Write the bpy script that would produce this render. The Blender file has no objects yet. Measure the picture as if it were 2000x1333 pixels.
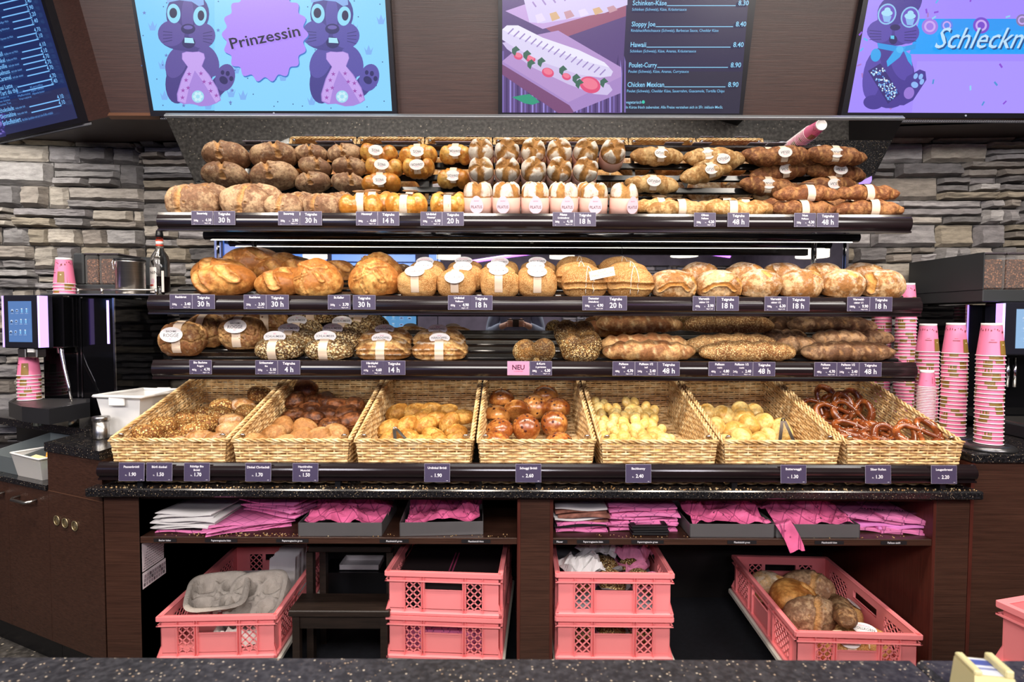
import bpy, bmesh, math, random
from mathutils import Vector, Matrix, noise
from mathutils.bvhtree import BVHTree
R = math.radians
SC = bpy.context.scene
COL = SC.collection
random.seed(7)

# ---------------------------------------------------------------- camera
CZ = 1.27                      # lens height above the floor
FPX = 1100.0                   # focal length for a 2000 px wide frame
PITCH, ROLL = R(2.2), R(0.2)
cam_data = bpy.data.cameras.new('camera')
cam_data.sensor_width = 36.0
cam_data.lens = FPX / 2000 * 36.0
cam_data.clip_start = 0.01
cam_data.dof.use_dof = True
cam_data.dof.focus_distance = 2.2
cam_data.dof.aperture_fstop = 11.0
cam = bpy.data.objects.new('camera', cam_data)
COL.objects.link(cam)
FW = Vector((0, math.cos(PITCH), -math.sin(PITCH)))
_rt, _up = Vector((1, 0, 0)), Vector((0, math.sin(PITCH), math.cos(PITCH)))
RT = _rt * math.cos(ROLL) + _up * math.sin(ROLL)
UP = _up * math.cos(ROLL) - _rt * math.sin(ROLL)
m3 = Matrix((RT, UP, -FW)).transposed()
cam.matrix_world = Matrix.Translation((0, 0, CZ)) @ m3.to_4x4()
SC.camera = cam

# ---------------------------------------------------------------- world, exposure, big lights
SC.view_settings.view_transform = 'Standard'
SC.view_settings.look = 'None'
SC.view_settings.exposure = 0.0
SC.view_settings.gamma = 1.0
SC.view_settings.use_curve_mapping = False
world = bpy.data.worlds.new('world')
SC.world = world
world.use_nodes = True
world.node_tree.nodes['Background'].inputs[0].default_value = (0.55, 0.6, 0.75, 1)
world.node_tree.nodes['Background'].inputs[1].default_value = 0.25


def area_light(name, loc, target, sx, sy, power, color=(1, 1, 1), spread=180):
    d = bpy.data.lights.new(name, 'AREA')
    d.shape = 'RECTANGLE'
    d.size, d.size_y = sx, sy
    d.energy = power
    d.color = color
    d.spread = R(spread)
    o = bpy.data.objects.new(name, d)
    o.location = (loc[0], loc[1], loc[2] + CZ)
    v = Vector(target) - Vector(loc)
    o.rotation_euler = v.to_track_quat('-Z', 'Y').to_euler()
    COL.objects.link(o)
    return o


# ceiling spots over the serving aisle (row of eight), then unseen fill lights added behind the lens
for i in range(8):
    x = -2.1 + i * 0.62
    area_light('aisle_spot_lamp', (x, 1.28, 1.55), (x * 0.97 + 0.02, 2.1, -0.2), 0.22, 0.22, 7.6, (1.0, 0.90, 0.78), 120)
for x in (-2.4, 0.0, 2.4):
    area_light('shop_fill_light', (x, -0.9, 1.55), (x * 0.6, 2.2, -0.5), 1.6, 0.9, 66, (1.0, 0.95, 0.90), 160)  # added fill, no real fixture; brightens rack and bench from the front
    area_light('hall_fill_light', (x, -3.3, 1.65), (x, -3.3, 0), 1.0, 0.6, 75, (0.95, 0.9, 1.0), 170)  # added fill, no real fixture; brightens the far shop for the mirrors
area_light('left_wall_spot_lamp', (-2.35, 2.35, 0.80), (-2.5, 2.8, 0.2), 0.08, 0.08, 3.0, (1.0, 0.97, 0.9), 140)


# ---------------------------------------------------------------- helpers
def ray(px, py):
    return (RT * ((px - 1000) / FPX) + UP * ((666.5 - py) / FPX) + FW)


def W(px, py, d):
    """World point seen at photo pixel px, py at distance d in front of the lens (world y)."""
    v = ray(px, py)
    return Vector((0, 0, CZ)) + v * (d / v.y)


def on_plane(px, py, o, n):
    v = ray(px, py)
    c = Vector((0, 0, CZ))
    return c + v * ((o - c).dot(n) / v.dot(n))


def XP(px, d):
    return (px - 1000) / FPX * d


def lin(c):
    return c / 12.92 if c <= 0.04045 else ((c + 0.055) / 1.055) ** 2.4


def C(h):
    h = h.lstrip('#')
    return tuple(lin(int(h[i:i + 2], 16) / 255) for i in (0, 2, 4)) + (1.0,)


class MB:
    """Collects verts and faces; build() links them as one mesh object."""

    def __init__(self):
        self.v, self.f, self.c, self.s = [], [], [], []
        self.col = None
        self.smooth = False
        self.attr = {}

    def add(self, verts, faces, smooth=None):
        b = len(self.v)
        self.v += [Vector(p) for p in verts]
        self.f += [tuple(i + b for i in f) for f in faces]
        self.s += [self.smooth if smooth is None else smooth] * len(faces)
        self.c += [self.col] * len(verts)
        return b

    def box(self, x0, x1, y0, y1, z0, z1, M=None, bev=0.0):
        if bev > 0 and min(x1 - x0, y1 - y0, z1 - z0) > 2.05 * bev:
            vs, idx = [], {}
            for sx in (0, 1):
                for sy in (0, 1):
                    for sz in (0, 1):
                        X, Y, Z = (x0, x1)[sx], (y0, y1)[sy], (z0, z1)[sz]
                        ix, iy, iz = X + bev * (1 - 2 * sx), Y + bev * (1 - 2 * sy), Z + bev * (1 - 2 * sz)
                        for k, p in (('x', (X, iy, iz)), ('y', (ix, Y, iz)), ('z', (ix, iy, Z))):
                            idx[(sx, sy, sz, k)] = len(vs)
                            vs.append(p)
            g = lambda a, b, c, k: idx[(a, b, c, k)]
            fs = []
            for s in (0, 1):
                q = [g(s, 0, 0, 'x'), g(s, 1, 0, 'x'), g(s, 1, 1, 'x'), g(s, 0, 1, 'x')]
                fs.append(q if s else q[::-1])
                q = [g(0, s, 0, 'y'), g(1, s, 0, 'y'), g(1, s, 1, 'y'), g(0, s, 1, 'y')]
                fs.append(q[::-1] if s else q)
                q = [g(0, 0, s, 'z'), g(1, 0, s, 'z'), g(1, 1, s, 'z'), g(0, 1, s, 'z')]
                fs.append(q if s else q[::-1])
            for a in (0, 1):
                for b in (0, 1):
                    fs.append([g(a, b, 0, 'x'), g(a, b, 1, 'x'), g(a, b, 1, 'y'), g(a, b, 0, 'y')][::(1 if a == b else -1)][::-1])
                    fs.append([g(a, 0, b, 'x'), g(a, 1, b, 'x'), g(a, 1, b, 'z'), g(a, 0, b, 'z')][::(1 if a == b else -1)])
                    fs.append([g(0, a, b, 'y'), g(1, a, b, 'y'), g(1, a, b, 'z'), g(0, a, b, 'z')][::(1 if a == b else -1)][::-1])
            for sx in (0, 1):
                for sy in (0, 1):
                    for sz in (0, 1):
                        t = [g(sx, sy, sz, 'x'), g(sx, sy, sz, 'y'), g(sx, sy, sz, 'z')]
                        fs.append(t if (sx + sy + sz) % 2 else t[::-1])
        else:
            vs = [(x, y, z) for z in (z0, z1) for y in (y0, y1) for x in (x0, x1)]
            fs = [(0, 2, 3, 1), (4, 5, 7, 6), (0, 1, 5, 4), (2, 6, 7, 3), (0, 4, 6, 2), (1, 3, 7, 5)]
        if M is not None:
            vs = [M @ Vector(p) for p in vs]
        return self.add(vs, fs)

    def prism(self, prof, x0, x1, M=None, smooth=False):
        """Profile of (y, z) points, counter-clockwise seen from -x, swept along x."""
        n = len(prof)
        vs = [(x0, y, z) for y, z in prof] + [(x1, y, z) for y, z in prof]
        if M is not None:
            vs = [M @ Vector(p) for p in vs]
        b = self.add(vs, [(i, (i + 1) % n, n + (i + 1) % n, n + i) for i in range(n)], smooth)
        self.f += [tuple(b + i for i in range(n))[::-1], tuple(b + n + i for i in range(n))]
        self.s += [False, False]

    def lathe(self, prof, seg=24, M=None, smooth=True, close=False, caps=True):
        """(r, z) points turned about z."""
        vs, fs = [], []
        n = len(prof)
        for r, z in prof:
            for k in range(seg):
                a = 2 * math.pi * k / seg
                vs.append((r * math.cos(a), r * math.sin(a), z))
        for i in range(n - 1 if not close else n):
            j = (i + 1) % n
            for k in range(seg):
                l = (k + 1) % seg
                fs.append((i * seg + k, i * seg + l, j * seg + l, j * seg + k))
        if M is not None:
            vs = [M @ Vector(p) for p in vs]
        b = self.add(vs, fs, smooth)
        if not close and caps:
            if prof[0][0] > 1e-6:
                self.f.append(tuple(b + k for k in range(seg))[::-1]); self.s.append(False)
            if prof[-1][0] > 1e-6:
                self.f.append(tuple(b + (n - 1) * seg + k for k in range(seg))); self.s.append(False)

    def tube(self, pts, r, seg=8, closed=False, smooth=True, flat=1.0):
        pts = [Vector(p) for p in pts]
        n = len(pts)
        rs = r if isinstance(r, (list, tuple)) else [r] * n
        vs, fs = [], []
        t0 = (pts[1] - pts[0]).normalized()
        ref = Vector((0, 0, 1)) if abs(t0.z) < 0.9 else Vector((1, 0, 0))
        u = t0.cross(ref).normalized()
        for i in range(n):
            a = pts[(i - 1) % n] if (closed or i > 0) else pts[i]
            b = pts[(i + 1) % n] if (closed or i < n - 1) else pts[i]
            t = (b - a).normalized()
            u = (u - t * u.dot(t))
            if u.length < 1e-6:
                u = t.orthogonal()
            u.normalize()
            w = t.cross(u)
            for k in range(seg):
                an = 2 * math.pi * k / seg
                vs.append(pts[i] + (u * math.cos(an) + w * math.sin(an) * flat) * rs[i])
        m = n if closed else n - 1
        for i in range(m):
            j = (i + 1) % n
            for k in range(seg):
                l = (k + 1) % seg
                fs.append((i * seg + k, i * seg + l, j * seg + l, j * seg + k))
        b = self.add(vs, fs, smooth)
        if not closed:
            self.f += [tuple(b + k for k in range(seg))[::-1], tuple(b + (n - 1) * seg + k for k in range(seg))]
            self.s += [False, False]

    def grid(self, fn, nu, nv, smooth=True):
        vs = [fn(i / nu, j / nv) for j in range(nv + 1) for i in range(nu + 1)]
        fs = [(j * (nu + 1) + i, j * (nu + 1) + i + 1, (j + 1) * (nu + 1) + i + 1, (j + 1) * (nu + 1) + i)
              for j in range(nv) for i in range(nu)]
        return self.add(vs, fs, smooth)

    def mesh(self, name, mat=None):
        me = bpy.data.meshes.new(name)
        me.from_pydata([tuple(p) for p in self.v], [], self.f)
        me.polygons.foreach_set('use_smooth', self.s)
        if any(c is not None for c in self.c):
            a = me.color_attributes.new('Col', 'FLOAT_COLOR', 'POINT')
            flat = []
            for c in self.c:
                flat += list(c or (1, 1, 1, 1))
            a.data.foreach_set('color', flat)
        for k, vals in self.attr.items():
            a = me.attributes.new(k, 'FLOAT', 'POINT')
            a.data.foreach_set('value', vals)
        if mat:
            me.materials.append(mat)
        me.update()
        return me

    def build(self, name, mat, parent=None, label=None):
        return put(name, self.mesh(name, mat), parent, label)


def put(name, me, parent=None, label=None, loc=None, rot=None, scale=None):
    o = bpy.data.objects.new(name, me)
    COL.objects.link(o)
    if parent:
        o.parent = parent
    if loc is not None:
        o.location = loc
    if rot is not None:
        o.rotation_euler = rot
    if scale is not None:
        o.scale = scale
    if label:
        o['label'] = label
    return o


def tag(o, label, cat, group=None, kind=None):
    o['label'] = label
    o['category'] = cat
    if group:
        o['group'] = group
    if kind:
        o['kind'] = kind
    return o


def thing(name, label, cat, loc=(0, 0, 0), rot=(0, 0, 0), group=None, scale=None):
    o = bpy.data.objects.new(name, None)
    o.empty_display_size = 0.05
    COL.objects.link(o)
    o.location = loc
    o.rotation_euler = rot
    if scale:
        o.scale = scale
    return tag(o, label, cat, group)


def struct(o, label):
    o['kind'] = 'structure'
    o['label'] = label
    o['category'] = 'setting'
    return o


ORD = ['first', 'second', 'third', 'fourth', 'fifth', 'sixth', 'seventh', 'eighth', 'ninth', 'tenth', 'eleventh',
       'twelfth', 'thirteenth', 'fourteenth', 'fifteenth', 'sixteenth', 'seventeenth', 'eighteenth', 'nineteenth',
       'twentieth', 'twenty-first', 'twenty-second', 'twenty-third', 'twenty-fourth', 'twenty-fifth', 'twenty-sixth',
       'twenty-seventh', 'twenty-eighth', 'twenty-ninth', 'thirtieth']

# ---------------------------------------------------------------- materials
_M = {}


def nodes_of(name):
    m = bpy.data.materials.new(name)
    m.use_nodes = True
    nt = m.node_tree
    return m, nt, nt.nodes['Principled BSDF'], nt.nodes, nt.links


def N(nt, typ, **kw):
    n = nt.nodes.new(typ)
    for k, v in kw.items():
        if k.startswith('i_'):
            n.inputs[k[2:].replace('_', ' ')].default_value = v
        else:
            setattr(n, k, v)
    return n


def mixc(nt, fac, a, b, blend='MIX'):
    n = nt.nodes.new('ShaderNodeMix')
    n.data_type = 'RGBA'
    n.blend_type = blend
    for s, v in ((0, fac), (6, a), (7, b)):
        if hasattr(v, 'is_output'):
            nt.links.new(v, n.inputs[s])
        else:
            n.inputs[s].default_value = v
    return n.outputs[2]


def ramp(nt, src, stops, interp='LINEAR'):
    n = nt.nodes.new('ShaderNodeValToRGB')
    n.color_ramp.interpolation = interp
    e = n.color_ramp.elements
    while len(e) < len(stops):
        e.new(0.5)
    for i, (p, c) in enumerate(stops):
        e[i].position = p
        e[i].color = c if not isinstance(c, (int, float)) else (c, c, c, 1)
    nt.links.new(src, n.inputs[0])
    return n.outputs[0]


def simple(name, col, rough=0.5, metal=0.0, var=0.0, vscale=6.0, bump=0.0, bscale=60.0, spec=0.5, trans=0.0, ior=1.45,
           coat=0.0, stretch=None, sss=0.0):
    if name in _M:
        return _M[name]
    m, nt, b, n, l = nodes_of(name)
    c = C(col) if isinstance(col, str) else col
    b.inputs['Base Color'].default_value = c
    b.inputs['Roughness'].default_value = rough
    b.inputs['Metallic'].default_value = metal
    b.inputs['Specular IOR Level'].default_value = spec
    b.inputs['Transmission Weight'].default_value = trans
    b.inputs['IOR'].default_value = ior
    b.inputs['Coat Weight'].default_value = coat
    tc = n.new('ShaderNodeTexCoord')
    src = tc.outputs['Object']
    if stretch:
        mp = n.new('ShaderNodeMapping')
        mp.inputs['Scale'].default_value = stretch
        l.new(src, mp.inputs[0])
        src = mp.outputs[0]
    if var > 0:
        t = N(nt, 'ShaderNodeTexNoise', i_Scale=vscale, i_Detail=6.0)
        l.new(src, t.inputs['Vector'])
        f = ramp(nt, t.outputs[0], [(0.3, 0.0), (0.7, 1.0)])
        lo = tuple(x * (1 - var) for x in c[:3]) + (1,)
        hi = tuple(min(1, x * (1 + var)) for x in c[:3]) + (1,)
        l.new(mixc(nt, f, lo, hi), b.inputs['Base Color'])
    if bump > 0:
        t = N(nt, 'ShaderNodeTexNoise', i_Scale=bscale, i_Detail=5.0)
        l.new(src, t.inputs['Vector'])
        bp = N(nt, 'ShaderNodeBump', i_Strength=bump, i_Distance=0.01)
        l.new(t.outputs[0], bp.inputs['Height'])
        l.new(bp.outputs[0], b.inputs['Normal'])
    _M[name] = m
    return m


def paint_mat():
    """Printed or painted colours held by the mesh itself."""
    m, nt, b, n, l = nodes_of('printed_colours')
    a = N(nt, 'ShaderNodeAttribute', attribute_name='Col')
    l.new(a.outputs['Color'], b.inputs['Base Color'])
    b.inputs['Roughness'].default_value = 0.45
    return m


def screen_mat(strength):
    m, nt, b, n, l = nodes_of('lit_screen')
    a = N(nt, 'ShaderNodeAttribute', attribute_name='Col')
    b.inputs['Base Color'].default_value = (0.01, 0.01, 0.01, 1)
    b.inputs['Roughness'].default_value = 0.25
    l.new(a.outputs['Color'], b.inputs['Emission Color'])
    b.inputs['Emission Strength'].default_value = strength
    return m


def emit(name, col, s):
    m, nt, b, n, l = nodes_of(name)
    c = C(col)
    b.inputs['Base Color'].default_value = (0.6, 0.6, 0.6, 1)
    b.inputs['Emission Color'].default_value = c
    b.inputs['Emission Strength'].default_value = s
    return m


def wood_mat(name, c1, c2, rough=0.38, along='x'):
    m, nt, b, n, l = nodes_of(name)
    tc = n.new('ShaderNodeTexCoord')
    mp = n.new('ShaderNodeMapping')
    mp.inputs['Scale'].default_value = (2.2, 40, 90) if along == 'x' else (60, 60, 2.2)
    l.new(tc.outputs['Object'], mp.inputs[0])
    t = N(nt, 'ShaderNodeTexNoise', i_Scale=3.0, i_Detail=8.0, i_Roughness=0.65)
    l.new(mp.outputs[0], t.inputs['Vector'])
    f = ramp(nt, t.outputs[0], [(0.32, 0.0), (0.68, 1.0)])
    t2 = N(nt, 'ShaderNodeTexNoise', i_Scale=2.5, i_Detail=3.0)
    l.new(tc.outputs['Object'], t2.inputs['Vector'])
    c = mixc(nt, f, C(c1), C(c2))
    c = mixc(nt, 0.35, c, mixc(nt, t2.outputs[0], C(c1), C(c2)))
    l.new(c, b.inputs['Base Color'])
    b.inputs['Roughness'].default_value = rough
    bp = N(nt, 'ShaderNodeBump', i_Strength=0.12, i_Distance=0.004)
    l.new(t.outputs[0], bp.inputs['Height'])
    l.new(bp.outputs[0], b.inputs['Normal'])
    return m


def granite_mat(name, base, fleck, rough, scale=220.0, amount=0.09):
    m, nt, b, n, l = nodes_of(name)
    tc = n.new('ShaderNodeTexCoord')
    v = N(nt, 'ShaderNodeTexVoronoi', i_Scale=scale)
    l.new(tc.outputs['Object'], v.inputs['Vector'])
    sep = n.new('ShaderNodeSeparateColor')
    l.new(v.outputs['Color'], sep.inputs[0])
    f = ramp(nt, sep.outputs[0], [(1 - amount - 0.02, 0.0), (1 - amount + 0.02, 1.0)])
    d = ramp(nt, v.outputs['Distance'], [(0.25, 1.0), (0.5, 0.0)])
    mul = N(nt, 'ShaderNodeMath', operation='MULTIPLY')
    l.new(f, mul.inputs[0]); l.new(d, mul.inputs[1])
    t = N(nt, 'ShaderNodeTexNoise', i_Scale=scale * 0.45, i_Detail=4.0)
    l.new(tc.outputs['Object'], t.inputs['Vector'])
    lo = C(base)
    hi = tuple(min(1, x * 3.2 + 0.006) for x in lo[:3]) + (1,)
    c0 = mixc(nt, ramp(nt, t.outputs[0], [(0.4, 0.0), (0.75, 1.0)]), lo, hi)
    fc = mixc(nt, sep.outputs[1], C(fleck), C('#d9cbb4'))
    l.new(mixc(nt, mul.outputs[0], c0, fc), b.inputs['Base Color'])
    b.inputs['Roughness'].default_value = rough
    return m


def stone_mat():
    m, nt, b, n, l = nodes_of('ledge_stone')
    tc = n.new('ShaderNodeTexCoord')
    a = N(nt, 'ShaderNodeAttribute', attribute_name='Col')
    t = N(nt, 'ShaderNodeTexNoise', i_Scale=26.0, i_Detail=8.0, i_Roughness=0.7)
    mp = n.new('ShaderNodeMapping')
    mp.inputs['Scale'].default_value = (0.6, 1, 1.9)
    l.new(tc.outputs['Object'], mp.inputs[0])
    l.new(mp.outputs[0], t.inputs['Vector'])
    f = ramp(nt, t.outputs[0], [(0.3, 0.62), (0.7, 1.25)])
    l.new(mixc(nt, 1.0, a.outputs['Color'], f, 'MULTIPLY'), b.inputs['Base Color'])
    b.inputs['Roughness'].default_value = 0.85
    bp = N(nt, 'ShaderNodeBump', i_Strength=0.7, i_Distance=0.012)
    l.new(t.outputs[0], bp.inputs['Height'])
    l.new(bp.outputs[0], b.inputs['Normal'])
    return m


def wicker_mat():
    m, nt, b, n, l = nodes_of('willow_wicker')
    tc = n.new('ShaderNodeTexCoord')
    t = N(nt, 'ShaderNodeTexNoise', i_Scale=38.0, i_Detail=5.0)
    l.new(tc.outputs['Object'], t.inputs['Vector'])
    c = ramp(nt, t.outputs[0], [(0.28, C('#b0824a')), (0.5, C('#dbb47c')), (0.75, C('#f0d8a8'))])
    l.new(c, b.inputs['Base Color'])
    b.inputs['Roughness'].default_value = 0.5
    return m


def bread_mat(name, light, dark, cut='#e0b070', flour='#e8e0d4', rough=0.62, scale=9.0, fine=110.0, bump=0.5,
              seeds=None, sscale=95.0, contrast=0.2, spec=0.3, coat=0.0):
    m, nt, b, n, l = nodes_of(name)
    tc = n.new('ShaderNodeTexCoord')
    oi = n.new('ShaderNodeObjectInfo')
    mul = N(nt, 'ShaderNodeVectorMath', operation='SCALE')
    cx = n.new('ShaderNodeCombineXYZ')
    for i in range(3):
        l.new(oi.outputs['Random'], cx.inputs[i])
    l.new(cx.outputs[0], mul.inputs[0]); mul.inputs['Scale'].default_value = 7.0
    add = N(nt, 'ShaderNodeVectorMath', operation='ADD')
    l.new(tc.outputs['Object'], add.inputs[0]); l.new(mul.outputs[0], add.inputs[1])
    vec = add.outputs[0]
    t1 = N(nt, 'ShaderNodeTexNoise', i_Scale=scale, i_Detail=4.0)
    t2 = N(nt, 'ShaderNodeTexNoise', i_Scale=fine, i_Detail=4.0, i_Roughness=0.7)
    l.new(vec, t1.inputs['Vector']); l.new(vec, t2.inputs['Vector'])
    t4 = N(nt, 'ShaderNodeTexNoise', i_Scale=scale * 4.0, i_Detail=6.0, i_Roughness=0.72)
    l.new(vec, t4.inputs['Vector'])
    am4 = N(nt, 'ShaderNodeMath', operation='MULTIPLY_ADD')
    l.new(t4.outputs[0], am4.inputs[0]); am4.inputs[1].default_value = 0.9; l.new(t1.outputs[0], am4.inputs[2])
    f1 = ramp(nt, am4.outputs[0], [(1.04 - contrast * 1.15, 0.0), (1.04 + contrast * 1.15, 1.0)])
    c = mixc(nt, f1, C(light), C(dark))
    f2 = ramp(nt, t2.outputs[0], [(0.3, 0.62), (0.7, 1.2)])
    c = mixc(nt, 1.0, c, f2, 'MULTIPLY')
    ac = N(nt, 'ShaderNodeAttribute', attribute_name='cut')
    c = mixc(nt, ac.outputs['Fac'], c, mixc(nt, 1.0, C(cut), f2, 'MULTIPLY'))
    height = t2.outputs[0]
    if seeds:
        v = N(nt, 'ShaderNodeTexVoronoi', i_Scale=sscale)
        l.new(vec, v.inputs['Vector'])
        sp = n.new('ShaderNodeSeparateColor')
        l.new(v.outputs['Color'], sp.inputs[0])
        cs = ramp(nt, sp.outputs[0], [(i / max(1, len(seeds) - 1), C(s)) for i, s in enumerate(seeds)])
        mk = ramp(nt, v.outputs['Distance'], [(0.45, 1.0), (0.62, 0.0)])
        am = N(nt, 'ShaderNodeAttribute', attribute_name='seed')
        mm = N(nt, 'ShaderNodeMath', operation='MULTIPLY')
        l.new(mk, mm.inputs[0]); l.new(am.outputs['Fac'], mm.inputs[1])
        c = mixc(nt, mm.outputs[0], c, cs)
        height = mk
    ad = N(nt, 'ShaderNodeAttribute', attribute_name='dust')
    t3 = N(nt, 'ShaderNodeTexNoise', i_Scale=34.0, i_Detail=6.0, i_Roughness=0.75)
    l.new(vec, t3.inputs['Vector'])
    sm = N(nt, 'ShaderNodeMath', operation='ADD')
    l.new(ad.outputs['Fac'], sm.inputs[0]); l.new(t3.outputs[0], sm.inputs[1])
    fd = ramp(nt, sm.outputs[0], [(0.75, 0.0), (1.25, 0.9)])
    c = mixc(nt, fd, c, C(flour))
    val = N(nt, 'ShaderNodeMath', operation='MULTIPLY_ADD')
    l.new(oi.outputs['Random'], val.inputs[0]); val.inputs[1].default_value = 0.22; val.inputs[2].default_value = 0.89
    c = mixc(nt, 1.0, c, val.outputs[0], 'MULTIPLY')
    l.new(c, b.inputs['Base Color'])
    b.inputs['Roughness'].default_value = rough
    b.inputs['Specular IOR Level'].default_value = spec
    b.inputs['Coat Weight'].default_value = coat
    b.inputs['Coat Roughness'].default_value = 0.25
    bp = N(nt, 'ShaderNodeBump', i_Strength=bump, i_Distance=0.004)
    l.new(height, bp.inputs['Height'])
    l.new(bp.outputs[0], b.inputs['Normal'])
    return m


PAINT = paint_mat()
SCREEN = screen_mat(1.0)
WOOD = wood_mat('dark_wenge_wood', '#26150f', '#4e3227')
WOODV = wood_mat('dark_wenge_panel', '#241614', '#4a312b', 0.42)
WOODR = wood_mat('reddish_wood_edge', '#3a1712', '#5c2a20', 0.4, 'z')
GRANITE = granite_mat('black_granite', '#121113', '#8d6f4c', 0.16, 330.0, 0.07)
GRANITE2 = granite_mat('grey_granite_counter', '#242325', '#b09274', 0.34, 430.0, 0.08)
FLOORM = granite_mat('grey_floor_tile', '#393634', '#4d4842', 0.45, 90.0, 0.05)
STONE = stone_mat()
WICKER = wicker_mat()
RAILM = simple('brown_black_rail', '#1d1517', 0.14, 0.0, spec=0.7, var=0.15)
BLACK = simple('black_plastic', '#131316', 0.35)
BLACKG = simple('black_gloss', '#08080a', 0.05, spec=0.6)
DGREY = simple('dark_grey_plastic', '#3a3a3d', 0.4)
CHROME = simple('chrome', '#d8d8dc', 0.12, 1.0)
STEEL = simple('brushed_steel', '#b9b5b0', 0.3, 1.0, var=0.12, vscale=3, stretch=(1, 1, 40))
MIRROR = simple('mirror_glass', '#d8dadb', 0.015, 1.0)
WHITEP = simple('white_plastic', '#e9e7e4', 0.35)
PAPERW = simple('white_paper', '#dcd7d6', 0.7, var=0.08, vscale=12)
PAPERP = simple('pink_paper', '#e87fb4', 0.6, var=0.12, vscale=14)
PINKBAG = simple('pink_plastic_film', '#f26fa0', 0.38, var=0.18, vscale=18, bump=0.25, bscale=30)


def printed_lines(m, col):
    """Diamond line print with small marks, as on the shop's pink bags."""
    nt = m.node_tree
    b = nt.nodes['Principled BSDF']
    src = b.inputs['Base Color'].links[0].from_socket
    tc = nt.nodes.new('ShaderNodeTexCoord')
    fac = None
    for ang in (38, -38):
        mp = nt.nodes.new('ShaderNodeMapping')
        mp.inputs['Rotation'].default_value = (0, 0, R(ang))
        nt.links.new(tc.outputs['Object'], mp.inputs[0])
        w = N(nt, 'ShaderNodeTexWave', i_Scale=7.0, i_Distortion=0.0)
        nt.links.new(mp.outputs[0], w.inputs[0])
        r = ramp(nt, w.outputs[0], [(0.985, 0.0), (0.995, 1.0)])
        fac = r if fac is None else mixc(nt, 1.0, fac, r, 'LIGHTEN')
    v = N(nt, 'ShaderNodeTexVoronoi', i_Scale=26.0)
    nt.links.new(tc.outputs['Object'], v.inputs['Vector'])
    fac = mixc(nt, 1.0, fac, ramp(nt, v.outputs['Distance'], [(0.09, 1.0), (0.12, 0.0)]), 'LIGHTEN')
    sc = N(nt, 'ShaderNodeMath', operation='MULTIPLY')
    nt.links.new(fac, sc.inputs[0]); sc.inputs[1].default_value = 0.7
    nt.links.new(mixc(nt, sc.outputs[0], src, C(col)), b.inputs['Base Color'])


printed_lines(PAPERP, '#7c3464')
printed_lines(PINKBAG, '#7a2450')
BAND = simple('kraft_band', '#e2c9b0', 0.7, var=0.06, vscale=20)
PWRAP = simple('rosy_paper_wrap', '#dcb0a2', 0.65, var=0.06, vscale=25)
CRATEP = simple('pink_crate_plastic', '#f68d90', 0.42, var=0.05, vscale=5)
CUPP = simple('pink_cup_card', '#f583aa', 0.45)
CUPW = simple('white_cup_rim', '#f6efee', 0.4)
CUPG = simple('gold_print', '#8f7434', 0.4, 0.2)
GLASS = simple('clear_glass', '#ffffff', 0.03, trans=1.0)
PULP = simple('grey_pulp_card', '#a79d94', 0.9, var=0.12, vscale=30, bump=0.4, bscale=180)
TRAYG = simple('grey_metal_tray', '#8b8788', 0.35, 0.6, var=0.08)
JARP = simple('clear_jar', '#f4f0ee', 0.06)
JARP.node_tree.nodes['Principled BSDF'].inputs['Alpha'].default_value = 0.07
BEANS = bread_mat('coffee_beans', '#3c2519', '#4d2f20', bump=1.0, seeds=['#2b180f', '#6a4430', '#8f6247', '#4a2c1d'], sscale=130, rough=0.35)
# ---------------------------------------------------------------- flat graphics
_TXT = {}


def text_tris(s, bold):
    k = (s, bold)
    if k not in _TXT:
        cu = bpy.data.curves.new('lettering_outline', 'FONT')
        cu.body = s
        cu.size = 1.0
        cu.resolution_u = 2
        cu.offset = bold
        ob = bpy.data.objects.new('lettering_outline', cu)
        me = ob.to_mesh()
        vs = [(v.co.x, v.co.y) for v in me.vertices]
        fs = [tuple(p.vertices) for p in me.polygons]
        ob.to_mesh_clear()
        bpy.data.objects.remove(ob)
        bpy.data.curves.remove(cu)
        _TXT[k] = (vs, fs)
    return _TXT[k]


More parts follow.
